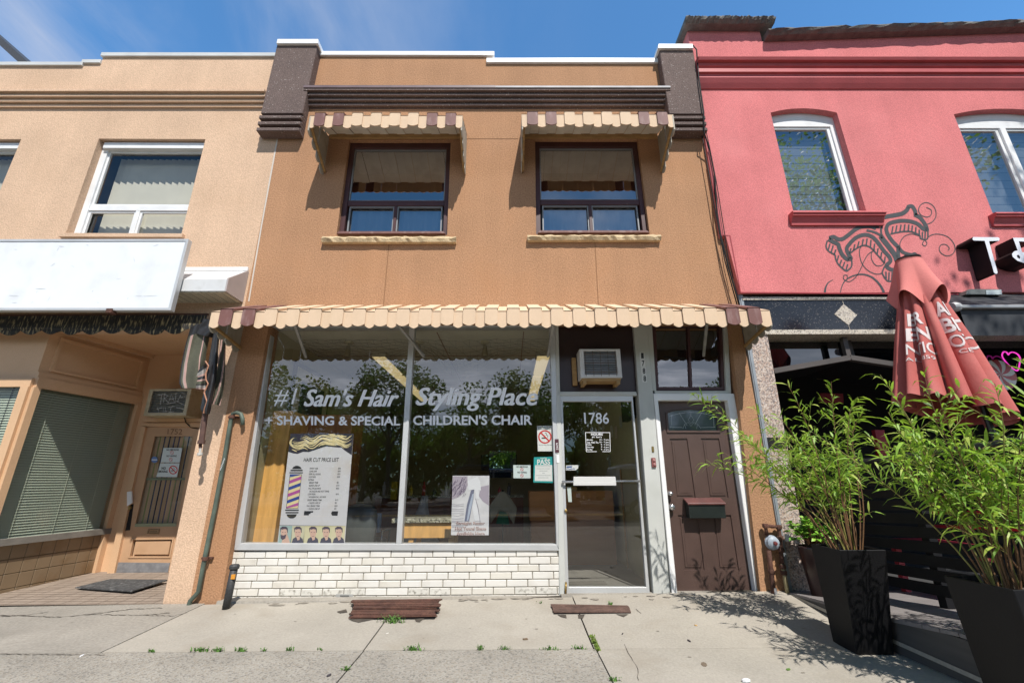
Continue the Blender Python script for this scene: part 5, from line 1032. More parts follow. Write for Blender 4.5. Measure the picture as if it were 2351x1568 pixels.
cloth('cloth_roll', [(285, 560), (255, 640), (225, 700), (250, 750)], [(365, 480), (370, 600), (360, 690), (350, 760)], 12, lambda u, t: (2, 3, 1, 2, 1, 0)[int(t*9) % 6], -.26, .05, 2)
cloth('black_cloth', [(440, 130), (400, 380), (360, 640), (330, 800), (300, 960), (330, 1005)], [(500, 170), (480, 400), (465, 640), (425, 850), (405, 980), (390, 1010)], 12, lambda u, t: 2, -.24, .05, 1)
cloth('striped_cloth', [(505, 200), (490, 400), (465, 620), (440, 800), (415, 905)], [(560, 220), (555, 450), (550, 650), (530, 800), (500, 920)], 16, lambda u, t: (1 if .15 < (u+t*.9) % .75 < .38 else 2 if .40 < (u+t*.9) % .75 < .44 else 0), -.18, .04, 1)
cloth('dark_fold', [(330, 40), (300, 120), (255, 190)], [(470, 60), (480, 160), (440, 240)], 10, lambda u, t: 2, -.24, .05, 1, 8)
b_ = MB(); b_.tube([F(Zq(352, 470), -.30), F(Zq(385, 520), -.30), F(Zq(355, 600), -.30), F(Zq(358, 660), -.30), F(Zq(380, 700), -.30), F(Zq(340, 790), -.30), F(Zq(368, 880), -.30), F(Zq(345, 950), -.29), F(Zq(335, 1000), -.28)], .008, 6); b_.build('piping', mat('copper piping tape', (.42, .20, .12), .7), ra)
b_ = MB(); b_.tube([F(Zq(400, 500), -.19), F(Zq(352, 1000), -.20), F(Zq(312, 1290), -.20)], .030, 10); b_.lathe([(0, .02), (.04, .02), (.04, -.02), (0, -.02)], F(Zq(312, 1290), -.20), (0, 0, 1), 10); b_.build('arm', mat('rusty brown arm', (.10, .052, .04), .6, .3, 12), ra, smooth=False)
b_ = MB(); b_.tube([F(Zq(312, 1290), -.20), F(Zq(300, 1320), -.20), F(Zq(302, 1350), -.20)], .018, 8); b_.build('arm_joint', M_rust, ra); b_ = MB(); b_.tube([F(Zq(302, 1350), -.20), F(Zq(296, 1430), -.20)], .013, 8); b_.tube([F(Zq(297, 1400), -.20), F(Zq(296, 1425), -.20)], .028, 8); b_.build('plug', mat('chipped white plastic', (.5, .48, .44), .6), ra); b_ = MB(); b_.tube([F(Zq(370, 1010), -.12), F(Zq(330, 1280), -.14)], .008, 6); b_.build('cord', mat('faded pink cord', (.45, .33, .28), .8), ra)

# recessed entry
YB = 1.5; T0 = FZ((80, 885), F((318, 930), YB).z); ZH = F((318, 930), YB).z; T1 = F((318, 930), YB)
T0 = F((76, 885), .10); T0.z = ZH
def TS(t, z, off=0.0):          # a point of the side wall (t along it from the street, off towards the entry)
    n = Vector((T1.y-T0.y, -(T1.x-T0.x), 0)).normalized(); p = Vector((T0.x, T0.y, 0))*(1-t)+Vector((T1.x, T1.y, 0))*t + n*off; return Vector((p.x, p.y, z))
ZC = F((400, 815), YB).z; ZS = F((250, 1212), YB).z; ZT = ZS-.075
entry = MB()
entry.face((XT, .0, ZC), (PX0, .0, ZC), (PX0, YB+.3, ZC), (XT, YB+.3, ZC)); entry.face(TS(0, ZC), TS(1.2, ZC), TS(1.2, ZH), TS(0, ZH)); entry.face((XT, YB, ZC), (PX0, YB, ZC), (PX0, YB, ZH+.25), (XT, YB, ZH+.25)); entry.face((XT, .1, ZC), (T0.x, .1, ZC), (T0.x, .1, ZH), (XT, .1, ZH)); entry.face((T1.x-.3, YB, ZH+.25), (PX0, YB, ZH+.25), (PX0, YB, -.1), (T1.x-.3, YB, -.1))
entry.build('entry_recess', M_tanp, tan, fix=False)
def rail(mb, t0, t1, z0, z1, d=.035):
    mb.prism([TS(t0, z0), TS(t1, z0), TS(t1, z1), TS(t0, z1)], TS(0, 0, d)-TS(0, 0))
b_ = MB(); rail(b_, 0, 1, ZH-.0, ZH+.13, .05); rail(b_, 0, 1, ZH+.13, ZH+.20, .025); rail(b_, .08, .93, ZC-.16, ZC-.12, .03); rail(b_, .08, .93, ZH+.235, ZH+.265, .03); rail(b_, .08, .105, ZH+.265, ZC-.16, .03); rail(b_, .905, .93, ZH+.265, ZC-.16, .03); rail(b_, -.03, 1.0, ZC-.06, ZC, .06); b_.build('panel_moulding', M_tanp, tan)
b_ = MB(); b_.box(XT, T0.x, .06, .10, ZH, ZH+.11); b_.box(XT, PX0, .0, .06, ZC-.0, ZC+.02); rail(b_, -.01, .045, ZS, ZH, .05); rail(b_, .955, 1.03, ZT-.6, ZH+.02, .06); b_.box(T0.x-.10, T0.x, .05, .13, ZS, ZH); b_.build('window_frame', M_tanp, tan)
b_ = MB(); b_.prism([TS(-.02, ZS), TS(1.02, ZS), TS(1.02, ZT), TS(-.02, ZT)], TS(0, 0, .07)-TS(0, 0)); b_.box(XT, T0.x+.03, .03, .14, ZT, ZS); b_.build('window_sill', mat('worn grey sill', (.20, .185, .16), .7, .2, 6), tan)
wg = MB(); wg.add([TS(.045, ZS), TS(.955, ZS), TS(.955, ZH), TS(.045, ZH)], [[0, 1, 2, 3]]); wg.add([(XT, .10, ZS), (T0.x-.1, .10, ZS), (T0.x-.1, .10, ZH), (XT, .10, ZH)], [[0, 1, 2, 3]]); wg.build('shop_window', glass('dusty window glass', (.88, .9, .88), .04), tan, fix=False)
M_sl = mat('sage green blind slat', (.55, .60, .49), .5, .05, 3)
def blinds(label, pt, n, dirn):
    mb = MB(); 
    for k in range(n):
        z = ZS+.01+(ZH-ZS+.05)*k/(n-1); a, b = pt(z); tilt = Vector((0, 0, .0155)); dn = dirn*.012
        mb.add([a-tilt-dn, b-tilt-dn, b+tilt+dn, a+tilt+dn], [[0, 1, 2, 3]])
    for u in (.16, .52, .84):
        a0, b0 = pt(ZS); a1, b1 = pt(ZH); mb.tube([a0*(1-u)+b0*u-dirn*.02, a1*(1-u)+b1*u-dirn*.02], .0022, 4)
    o = mb.build('window_blind', M_sl, None, fix=False); tag(o, label, 'blind', 'horizontal blinds of the tan shopfront')
nrm = TS(0, 0, -1)-TS(0, 0)
blinds('closed sage green blind in the side window of the tan entry', lambda z: (TS(.05, z, -.06), TS(.955, z, -.06)), 58, nrm); blinds('pale green blind in the front window at the left edge', lambda z: (Vector((XT, .16, z)), Vector((T0.x-.09, .16, z))), 58, Vector((0, 1, 0)))
bk_ = MB(); bk_.face(TS(.0, ZS-.1, -.3), TS(1.2, ZS-.1, -.3), TS(1.2, ZH+.6, -.3), TS(.0, ZH+.6, -.3)); bk_.face((XT, .5, ZS-.1), (T0.x-.08, .5, ZS-.1), (T0.x-.08, .5, ZH+.1), (XT, .5, ZH+.1)); bk_.build('window_backing', M_void, tan, fix=False)
# tiled stall riser below the windows
tl = MB(); ncol = 9; Zf = -.02; nr = 4; hh = (ZT-Zf-.12)/(nr-1)
bt = MB(); bt.face(TS(-.05, Zf), TS(1, Zf), TS(1, ZT), TS(-.05, ZT)); bt.face((XT, .095, Zf), (T0.x, .095, Zf), (T0.x, .095, ZT), (XT, .095, ZT)); bt.build('riser_backing', mat('dark grout', (.13, .09, .05), .9), tan, fix=False)
for r_i in range(nr):
    za = ZT-hh*(r_i+1) if r_i < nr-1 else Zf; zb_ = ZT-hh*r_i
    for c_i in range(ncol): tl.prism([TS((c_i+.02)/ncol, za+.004), TS((c_i+.98)/ncol, za+.004), TS((c_i+.98)/ncol, zb_-.004), TS((c_i+.02)/ncol, zb_-.004)], TS(0, 0, .008)-TS(0, 0))
    for c_i in range(24): x = T0.x-.158*(c_i+1); tl.box(x+.004, x+.154, .085, .094, za+.004, zb_-.004)
tl.build('wall_tiles', mat('brown glazed tile', (.23, .165, .10), .3, .12, 1.5, stain=(.16, .085, .03), stain_amt=.65, stain_scale=3.5), tan, bevel=.003)
# the entry floor
fl_ = MB(); fl_.add([(-9, -.015, .045), (PX0, -.015, .045), (PX0, YB, .10), (-9, YB, .10)], [[0, 1, 2, 3]]); struct(fl_.build('entry_floor', mat('worn terracotta grey tile', (.30, .24, .19), .8, .12, 3, .1, 40, .2, stain=(.20, .15, .11), stain_amt=.5, stain_scale=4), None, fix=False))
gr = MB(); gzf = lambda y: .0475+.055*(y+.015)/1.515
for k in range(16): y = .02+k*.095; gr.face((-9, y, gzf(y)), (PX0, y-.02, gzf(y)), (PX0, y-.012, gzf(y)), (-9, y+.008, gzf(y)))
for k in range(34): x = -7+k*.1; gr.face((x, -.01, gzf(0)), (x+.005, -.01, gzf(0)), (x-.1+.005, 1.5, gzf(1.5)), (x-.1, 1.5, gzf(1.5))) if k % 2 else None
struct(gr.build('floor_grooves', mat('floor groove', (.16, .12, .09), .9), None, fix=False))
dm = MB(); pm = lambda x, y: FZ(K('A4', x, y), .10+.0)
dm.prism([FZ(K('A4', 600, 735), .085), FZ(K('A4', 885, 667), .108), FZ(K('A4', 1345, 675), .108), FZ(K('A4', 1055, 765), .085)], (0, 0, .012)); tag(dm.build('door_mat', mat('dark grey rubber mat', (.055, .055, .055), .9, .3, 40, stain=(.3, .3, .29), stain_amt=.5, stain_scale=30)), 'dark flecked door mat in front of the tan door', 'mat')
# the tan door
M_tdoor = mat('peach door paint', (.52, .325, .19), .5, .06, 3, stain=(.36, .2, .1), stain_amt=.3, stain_scale=5)
D = lambda p, Y=YB: (F(p, Y).x, F(p, Y).z)
yd = YB-.05
dO = [D((331, 981), yd), D((469, 975), yd), D((421, 1327), yd), D((259, 1327), yd)]; gI = [D(K('A3', 1240, 932), yd), D(K('A3', 1550, 930), yd), D(K('A4', 1410, 240), yd), D(K('A4', 1080, 243), yd)]; pI = [D(K('A4', 1062, 335), yd), D(K('A4', 1398, 330), yd), D(K('A4', 1368, 492), yd), D(K('A4', 1030, 492), yd)]
dr = MB(); holed_wall(dr, dO, [gI, pI], yd, .03); dr.ring(pI, inset(pI, .02, .02, .02, .02), yd-.01, yd+.03); dr.xz(inset(pI, .05, .045, .05, .045), yd+.005, yd+.03)
door = dr.build('entry_door', M_tdoor, tan)
g_ = MB(); g_.add([(x, yd+.012, z) for x, z in gI], [[0, 1, 2, 3]]); g_.build('door_glass', glass('entry door glass', (.8, .84, .86), .05), door, fix=False)
cu = MB(); n = 44
for k in range(n):
    a = sub(gI, k/n, (k+1)/n, -.02, 1.02); y = yd+.06+.018*math.sin(k*1.15); y2 = yd+.06+.018*math.sin((k+1)*1.15); cu.m = 1 if k % 9 == 4 else (2 if k % 2 == 0 else 0)
    cu.add([(a[0][0], y, a[0][1]), (a[1][0], y2, a[1][1]), (a[2][0], y2, a[2][1]), (a[3][0], y, a[3][1])], [[0, 1, 2, 3]])
tag(cu.build('door_curtain', [mat('dark navy curtain', (.03, .035, .06), .9), mat('yellow green stripe', (.34, .36, .13), .9), mat('lavender stripe', (.20, .19, .27), .9)], None, fix=False), 'striped navy and lavender curtain behind the glass of the tan door', 'curtain')
b_ = MB(); b_.xz(sub(gI, 0, 1, .475, .50), yd+.02, yd+.03); b_.xz(sub(gI, 0, 1, .965, 1.0), yd-.005, yd+.01); b_.build('glazing_bar', mat('sage paint', (.30, .32, .20), .5), door)
b_ = MB(); b_.xz([D(K('A4', 940, 527), yd), D(K('A4', 1365, 531), yd), D(K('A4', 1337, 658), yd), D(K('A4', 906, 655), yd)], yd-.008, yd); b_.build('kick_plate', mat('scuffed steel', (.30, .31, .33), .45, .2, 9, metal=.5, stain=(.45, .45, .45), stain_amt=.5, stain_scale=18), door)
b_ = MB(); ms = [D(K('A4', 1190, 260), yd), D(K('A4', 1284, 260), yd), D(K('A4', 1274, 300), yd), D(K('A4', 1180, 298), yd)]; b_.ring(ms, inset(ms, .02, .012, .02, .012), yd-.012, yd); b_.xz(inset(ms, .035, .022, .035, .022), yd-.008, yd); b_.build('mail_slot', mat('tan brass slot', (.30, .20, .10), .4), door, bevel=.002)
b_ = MB(); b_.text('1752', [K('A3', 1345, 872), K('A3', 1462, 872), K('A3', 1458, 916), K('A3', 1342, 916)], yd-.004); b_.build('number_lettering', mat('pencil brown', (.20, .11, .055), .7), door, fix=False)
b_ = MB(); b_.slab([K('A3', 1150, 786), K('A3', 1640, 786), K('A3', 1640, 815), K('A3', 1140, 815)], yd-.07, YB); b_.slab([K('A3', 1140, 825), K('A3', 1640, 822), K('A3', 1636, 858), K('A3', 1132, 850)], yd-.03, YB); b_.slab([K('A3', 1130, 850), K('A3', 1165, 858), K('A4', 905, 655), K('A4', 845, 665)], yd-.04, YB); b_.build('door_frame', M_tanp, tan)
b_ = MB(); b_.xz([D(K('A3', 1040, 1375), yd), D(K('A3', 1075, 1370), yd), D(K('A4', 1080, 50), yd), D(K('A4', 1040, 75), yd)], yd-.05, yd-.03); tag(b_.build('door_tag', M_paper), 'white paper tag hanging at the edge of the tan door', 'tag')
b_ = MB(); b_.slab([K('A4', 1010, 80), K('A4', 1070, 60), K('A4', 1040, 270), K('A4', 985, 275)], yd-.004, yd); b_.build('lock_plate', M_void, door); b_ = MB(); b_.lathe([(0, 0), (.03, 0), (.03, .03), (0, .035)], F(K('A4', 1043, 90), yd-.004), (0, -1, 0), 12); b_.build('door_knob', MATS['brass'], door)
YS2 = YS; o = no_vape('white no smoking no vaping notice on the tan door glass', [K('A3', 1310, 1024), K('A3', 1460, 1024), K('A3', 1440, 1140), K('A3', 1288, 1140)], yd-.002, yd-.0055)
o = decal_thing('no_smoking_sign', 'white NO SMOKING card with red ring below the notice on the tan door', 'sign', [K('A3', 1285, 1146), K('A3', 1440, 1146), K('A3', 1418, 1258), K('A3', 1252, 1256)], yd-.002, mat('pale blue white card', (.66, .74, .74), .5)); no_smoking(o, K('A3', 1388, 1200), 9, yd-.0055); h_ = MB(); h_.text('NO', [K('A3', 1296, 1176), K('A3', 1330, 1176), K('A3', 1328, 1198), K('A3', 1294, 1198)], yd-.0055, bold=.03); h_.text('SMOKING', [K('A3', 1270, 1203), K('A3', 1345, 1203), K('A3', 1342, 1222), K('A3', 1267, 1222)], yd-.0055, bold=.03); h_.build('sign_lettering', M_ink, o, fix=False)
o = decal_thing('blue_sticker', 'small blue oval sticker on the tan door glass', 'sticker', circ(K('A3', 1238, 1118), 7.5, 14), yd-.002, mat('blue sticker', (.15, .25, .50), .5)); h_ = MB(); h_.stroke([K('A3', 1216, 1119), K('A3', 1260, 1119)], 2, yd-.0048); h_.build('sticker_band', M_paper, o, fix=False)
ya = 1.12; q = [(F(K('A3', 1200, 552), ya).x, F(K('A3', 1400, 552), ya).z), (F(K('A3', 1536, 552), ya).x, F(K('A3', 1400, 552), ya).z), (F(K('A3', 1536, 552), ya).x, F(K('A3', 1400, 765), ya).z), (F(K('A3', 1200, 552), ya).x, F(K('A3', 1400, 765), ya).z)]
ac2, e_ = aircon('old cream air conditioner with scrawled black grille over the tan door', q, ya, YB, mat('yellowed cream casing', (.45, .40, .27), .5, .1, 6, stain=(.2, .15, .08), stain_amt=.5, stain_scale=8))
h_ = MB()
def scr(pts, w=1.1): h_.stroke([K('A3', *p) for p in pts], w, ya+.010)
for s_ in ([(1270, 600), (1330, 590)], [(1296, 598), (1286, 680)], [(1318, 595), (1310, 660)], [(1318, 595), (1345, 606), (1318, 628), (1352, 664)], [(1350, 662), (1374, 592), (1396, 655)], [(1358, 634), (1392, 632)], [(1400, 590), (1425, 585)], [(1412, 590), (1402, 655), (1430, 650)], [(1455, 580), (1510, 612), (1440, 620)], [(1450, 600), (1420, 655), (1485, 685)], [(1335, 672), (1405, 660)],
          [(1262, 700), (1272, 738)], [(1256, 712), (1300, 700)], [(1312, 700), (1306, 735), (1340, 728)], [(1325, 700), (1330, 740)], [(1372, 695), (1364, 735)], [(1350, 698), (1400, 690)], [(1350, 738), (1395, 732)], [(1410, 700), (1480, 715), (1510, 708)]): scr(s_)
h_.build('chalk_scrawl', mat('white chalk paint', (.50, .50, .48), .8), ac2, fix=False)
b_ = MB(); b_.tube([F(K('A3', 1475, 770), 1.3), F(K('A3', 1490, 820), 1.38), F(K('A3', 1530, 860), 1.43), F(K('A3', 1600, 872), 1.44)], .007, 6); tag(b_.build('power_cord', M_black), 'thin black cord drooping below the old air conditioner', 'cord')
# taller building behind, at the left edge
tb = thing('rear_house', 'dark grey roof corner of a taller brick house behind the tan building', 'house', (-18, 9, 0)); b_ = MB()
pA = F((0, 84), 6.0); pB = F((67, 146), 6.0); zr = pA.z
b_.prism([(pA.x-6, 6, pA.z+.9), (pA.x-6, 6, 0), (pA.x+.2, 6, 0), (pA.x+.2, 6, pA.z-1.2)], (0, 6, 0)); b_.build('wall', mat('grey brick', (.22, .23, .25), .9, .2, 5), tb); b_ = MB(); p0 = F((-160, -60), 5.6); p1 = F((72, 150), 5.6); b_.prism([(p0.x, 5.6, p0.z), (p1.x, 5.6, p1.z), (p1.x, 5.6, p1.z-.28), (p0.x, 5.6, p0.z-.28)], (0, 7, 0)); b_.build('roof', mat('dark roof edge', (.045, .05, .06), .7), tb)
# ================================================================ PINK BUILDING
pink = thing('pink_building', 'salmon pink stucco building with arched windows and grey stone coping, right end of the row', 'building', (7, 0, 0))
YK = -.07; XE = 11.0
def arch(q, rise, n=12):          # quad -> outline with a segmental arch on top
    tl, tr, br, bl = q; top = [(tl[0]+(tr[0]-tl[0])*k/n, tl[1]+(tr[1]-tl[1])*k/n+rise*(1-(2*k/n-1)**2)) for k in range(n+1)]
    return top+[br, bl]
PW1 = q4([K('D1', 320, 905), K('D1', 851, 905), K('D2', 1086, 408), K('D2', 500, 406)], YK)
d_ = F(K('D1', 1788, 918), YK); e_ = F(K('D2', 2100, 425), YK); w2 = 1.62
PW2 = [(d_.x, d_.z), (d_.x+w2, d_.z), (d_.x+w2, e_.z), (d_.x, e_.z)]
o1 = arch(PW1, .085); o2 = arch(PW2, .11)
zb_ = F(K('C2', 2090, 1065), YK).z; xl1 = F(K('C2', 2090, 1065), YK).x; zl = F(K('C2', 2000, 612), YK).z; xl2 = F(K('C2', 1970, 606), YK).x; xl3 = F(K('C2', 1932, 604), YK).x; xlt = F(K('C1', 1720, 500), YK).x
zp1 = F(K('C1', 1900, 250), YK).z; zp2 = F(K('D1', 260, 335), YK).z; zp3 = F(K('D1', 2351, 262), YK).z; xpr = F(K('D1', 250, 330), YK).x; xe_ = F(K('D1', 2351, 262), YK).x
zpE = zp2+(zp3-zp2)*(XE-xpr)/(xe_-xpr)
mb = MB(); xt_ = F(K('C1', 1662, 250), YK).x
holed_wall(mb, [(xl1, zb_), (XE, zb_), (XE, zpE), (xpr, zp2), (xpr, zp1), (xt_, zp1), (xl3, zl), (xl2, zl)], [o1, o2], YK, .17)
L_ = [(xl1, zb_), (xl2, zl), (xl3, zl), (xt_, zp1), (xpr, zp1), (xpr, zp2)]
for i in range(len(L_)-1): a, b = L_[i], L_[i+1]; mb.face((a[0], YK, a[1]), (b[0], YK, b[1]), (b[0], .35, b[1]), (a[0], .35, a[1]))
mb.face((xl1, YK, zb_), (XE, YK, zb_), (XE, .2, zb_), (xl1, .2, zb_))
mb.face((xt_, .0, zp1), (xt_, .0, zp1-1.2), (xt_, 3, zp1-1.2), (xt_, 3, zp1))
mb.build('wall', M_pink, pink, fix=False)
e2 = MB(); e2.stroke([(F(K('C2', 1830, 0)) and K('C2', 1836, 0)), K('C2', 1934, 598)], 3, YK-.004); e2.stroke([K('C2', 1934, 604), K('C2', 2003, 606), K('C2', 2090, 1062), K('D2', 1290, 1071), K('D2', 1890, 1077)], 2.6, YK-.004); e2.build('edge_shade', M_dkred, pink, fix=False)  # dark red lines painted in for the shaded edge faces of the wall
def rough_coping(p0, p1, th, y0, y1, name='coping'):
    mb = MB(); n = 60; vs = []; fs = []
    for i in range(n+1):
        u = i/n; x = p0[0]+(p1[0]-p0[0])*u; z = p0[1]+(p1[1]-p0[1])*u; j = lambda a: rnd.uniform(-a, a)
        vs += [(x, y1, z), (x, y0+.07+j(.01), z), (x, y0+.02+j(.014), z+th*.35+j(.012)), (x, y0+j(.014), z+th*.7+j(.014)), (x, y0+.02+j(.01), z+th+j(.012)), (x, y1, z+th)]
    for i in range(n):
        for k in range(6): fs.append([i*6+k, (i+1)*6+k, (i+1)*6+(k+1) % 6, i*6+(k+1) % 6])
    fs += [list(range(6)), [n*6+k for k in range(6)]]; mb.add(vs, fs); return mb.build(name, M_greystone, pink)
rough_coping((xt_-.09, zp1-.01), (xpr+.17, zp1-.01), .10, YK-.20, 3.0); rough_coping((xpr+.03, zp2-.01), (XE, zpE-.01), .09, YK-.18, .6)
# moulded cornice
zc = [F(K('D1', 300, y), YK-.10).z for y in (484, 516, 534, 562, 600, 640)]; zcb = F(K('D1', 300, 690), YK).z
b_ = MB(); x0 = F(K('C1', 1762, 500), YK-.2).x; prof = [(YK, zc[0]), (YK-.16, zc[0]), (YK-.195, (zc[0]+zc[1])/2), (YK-.175, zc[1]), (YK-.125, zc[1]-.01), (YK-.12, zc[2]), (YK-.13, zc[2]-.02), (YK-.10, zc[3]+.03), (YK-.125, zc[3]), (YK-.125, zc[4]+.03), (YK-.09, zc[4]+.02), (YK-.085, zc[4]-.02), (YK-.095, zc[4]-.05), (YK-.06, zc[5]-.02), (YK-.02, zc[5]-.09), (YK, zc[5]-.10)]
b_.prism([(x0, y, z) for y, z in prof], (XE-x0, 0, 0)); b_.build('cornice', M_pinktrim, pink)
# windows
M_zeb = mat('pale zebra blind', (.62, .65, .68), .9, .04, 4)
for k, (q, o, rise) in enumerate(((PW1, o1, .085), (PW2, o2, .11))):
    rec = YK+.10; n_ = len(o); ctr = (sum(p[0] for p in q)/4, sum(p[1] for p in q)/4)
    fr_ = MB(); qi = inset(q, .055 if k == 0 else .05, .17, .075, .03); oi = arch(inset(q, .05, .05, .07, .03), rise*.1)
    io = arch(qi, 0.0); fr_.ring(o, io, rec, rec+.08); wf = fr_.build('window', M_vinyl, pink)
    s = MB(); us = [(0, 1)] if k == 0 else [(0, .47), (.53, 1)]
    for (u0, u1) in us:
        pq = sub(qi, u0, u1, 0, 1); s.ring(pq, inset(pq, .035, .04, .05, .03), rec+.02, rec+.07)
        g = MB(); g.add([(x, rec+.045, z) for x, z in inset(pq, .03, .03, .045, .025)], [[0, 1, 2, 3]]); g.build('pane', M_glass2, wf, fix=False)
    if k: s.xz(sub(qi, .47, .53, 0, 1), rec-.01, rec+.07)
    s.build('sash', M_white, wf, bevel=.004)
    zb2 = MB(); n2 = 11
    for j in range(n2):
        a = sub(qi, .02, .98, j/n2, (j+.94)/n2); y = rec+.16; zb2.add([(x, y, z) for x, z in a], [[0, 1, 2, 3]])
    tag(zb2.build('zebra_blind', M_zeb, None, fix=False), 'pale striped blind behind the %s pink building window' % ('narrow arched' if k == 0 else 'wide cropped'), 'blind', 'zebra blinds')
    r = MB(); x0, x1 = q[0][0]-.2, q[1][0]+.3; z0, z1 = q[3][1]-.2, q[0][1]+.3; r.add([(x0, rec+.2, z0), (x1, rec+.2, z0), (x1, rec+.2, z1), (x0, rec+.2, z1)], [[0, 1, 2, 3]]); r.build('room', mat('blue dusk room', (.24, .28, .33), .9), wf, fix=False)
    sx0 = (F(K('D2', 478, 412), YK-.06).x if k == 0 else F(K('D2', 2092, 425), YK-.06).x); sx1 = (F(K('D2', 1218, 415), YK-.06).x if k == 0 else XE)
    zt_ = F(K('D2', 800, 412 if k == 0 else 424), YK-.09).z; zz = F(K('D2', 800, 525 if k == 0 else 535), YK-.02).z; dz = zt_-zz
    b_ = MB(); b_.prism([(sx0, YK+.05, zt_+.0), (sx0, YK-.10, zt_), (sx0, YK-.115, zt_-dz*.16), (sx0, YK-.095, zt_-dz*.3), (sx0, YK-.095, zt_-dz*.36), (sx0, YK-.07, zt_-dz*.40), (sx0, YK-.035, zt_-dz*.8), (sx0, YK-.03, zz), (sx0, YK, zz)], (sx1-sx0, 0, 0)); b_.build('sill', M_pinktrim, pink)
# painted emblem
E_ = lambda x, y: (3070/1.6333+x*.14845, 730/1.6333+y*.14845)
ye = YK-.003
def smooth(pts, n=6):
    out = []; P_ = [Vector(p) for p in pts]
    for i in range(len(P_)-1):
        p0 = P_[max(i-1, 0)]; p1 = P_[i]; p2 = P_[i+1]; p3 = P_[min(i+2, len(P_)-1)]
        for k in range(n):
            t = k/n; out.append(tuple(.5*((2*p1)+(-p0+p2)*t+(2*p0-5*p1+4*p2-p3)*t*t+(-p0+3*p1-3*p2+p3)*t*t*t)))
    out.append(tuple(P_[-1])); return out
em = MB()
def curve(pts, w, taper=None): em.stroke([E_(*p) for p in smooth(pts)], w*.175, ye, taper)
for pts, w in (([(165, 675), (230, 655), (300, 690), (370, 685), (440, 640), (520, 575), (600, 520), (700, 490), (800, 490), (890, 520)], 52), ([(905, 520), (905, 440), (950, 370), (1060, 340), (1200, 315), (1300, 290), (1365, 240), (1385, 195)], 56), ([(1370, 195), (1440, 180), (1490, 250), (1500, 320)], 50), ([(1480, 310), (1560, 350), (1620, 420), (1665, 500), (1680, 560)], 50), ([(1680, 540), (1620, 530), (1540, 460), (1440, 420), (1320, 405), (1200, 415), (1090, 450), (1050, 510), (1055, 580), (1090, 650), (1150, 730), (1250, 830)], 50),
               ([(150, 690), (230, 735), (300, 770), (320, 830), (360, 920), (420, 985), (470, 1010)], 52), ([(440, 990), (500, 990), (450, 900), (435, 830), (480, 760), (560, 680), (660, 630), (760, 625), (850, 670), (930, 760), (1010, 870), (1090, 960), (1110, 1030), (1050, 1090), (1060, 1120), (1120, 1160), (1180, 1160)], 50),
               ([(960, 640), (1000, 700), (1080, 800), (1180, 940), (1225, 1060)], 66), ([(985, 480), (965, 540), (975, 640)], 26), ([(740, 555), (840, 575), (940, 620), (985, 680)], 30), ([(1250, 830), (1290, 880), (1360, 915), (1440, 930), (1490, 920), (1540, 990), (1545, 1040)], 44), ([(1235, 800), (1230, 900), (1240, 1000)], 50)): curve(pts, w)
for pts in ([(135, 710), (115, 800), (150, 870), (250, 935), (262, 990), (300, 1070), (380, 1150), (435, 1185)], [(510, 1000), (508, 1110), (435, 1185)], [(1110, 610), (1200, 590), (1330, 570), (1450, 580), (1560, 630), (1580, 680), (1680, 685), (1690, 560)], [(470, 920), (560, 850), (660, 795), (730, 790), (810, 825), (900, 920), (1020, 1060)], [(1020, 1110), (990, 1180), (990, 1230), (1065, 1335), (1160, 1330)]): curve(pts, 20)
for a, b in (((175, 760), (150, 850)), ((225, 785), (195, 890)), ((265, 850), (240, 930)), ((310, 940), (285, 1030)), ((355, 1010), (325, 1090)), ((405, 1040), (370, 1130)), ((450, 1075), (425, 1165)), ((1150, 490), (1130, 600)), ((1210, 475), (1190, 590)), ((1275, 465), (1255, 580)), ((1335, 460), (1320, 572)), ((1395, 462), (1385, 572)), ((1450, 475), (1440, 580)), ((1505, 500), (1500, 600)), ((1555, 540), (1560, 640)), ((1605, 575), (1605, 675)), ((1650, 570), (1645, 675)),
             ((500, 830), (480, 900)), ((560, 770), (540, 860)), ((625, 725), (600, 820)), ((690, 690), (670, 800)), ((750, 680), (735, 790)), ((810, 700), (800, 820)), ((865, 760), (855, 860)), ((920, 830), (905, 920)), ((975, 890), (960, 990)), ((1030, 960), (1015, 1060)), ((1040, 1190), (1045, 1300)), ((1090, 1200), (1085, 1325)), ((1140, 1200), (1130, 1325))): em.stroke([E_(*a), E_(*b)], 3.4, ye)
for pts in ([(1680, 460), (1760, 420), (1815, 330), (1800, 220), (1740, 150), (1650, 125), (1570, 170), (1545, 250), (1590, 320), (1680, 348), (1740, 310), (1740, 240), (1665, 200)], [(1690, 660), (1760, 620), (1860, 612), (1990, 650), (2080, 740), (2110, 840), (2070, 920), (1980, 948), (1890, 900), (1865, 830), (1900, 775), (1970, 775), (2020, 830), (2000, 865)], [(1640, 700), (1605, 760), (1640, 795), (1675, 760), (1645, 700)], [(1255, 830), (1265, 730), (1330, 645), (1440, 610), (1560, 640)],
            [(655, 800), (630, 880), (650, 1010), (700, 1110), (790, 1190), (900, 1230), (980, 1215)], [(870, 850), (820, 900), (820, 1000), (880, 1090), (960, 1100), (1020, 1060)], [(850, 870), (770, 920), (700, 1030), (640, 1170), (560, 1290), (470, 1345), (390, 1310), (390, 1250), (440, 1250), (440, 1290)]): curve(pts, 11)
curve([(335, 1515), (380, 1370), (480, 1280), (640, 1232), (790, 1260), (900, 1340), (970, 1430), (1010, 1515)], 24, taper=lambda t: .45+.9*t); curve([(95, 1515), (110, 1430), (150, 1360), (225, 1315)], 26, taper=lambda t: 1.2-1.0*t)
em.build('painted_emblem', mat('charcoal wall paint', (.055, .06, .065), .85, .1, 6), pink, fix=False)
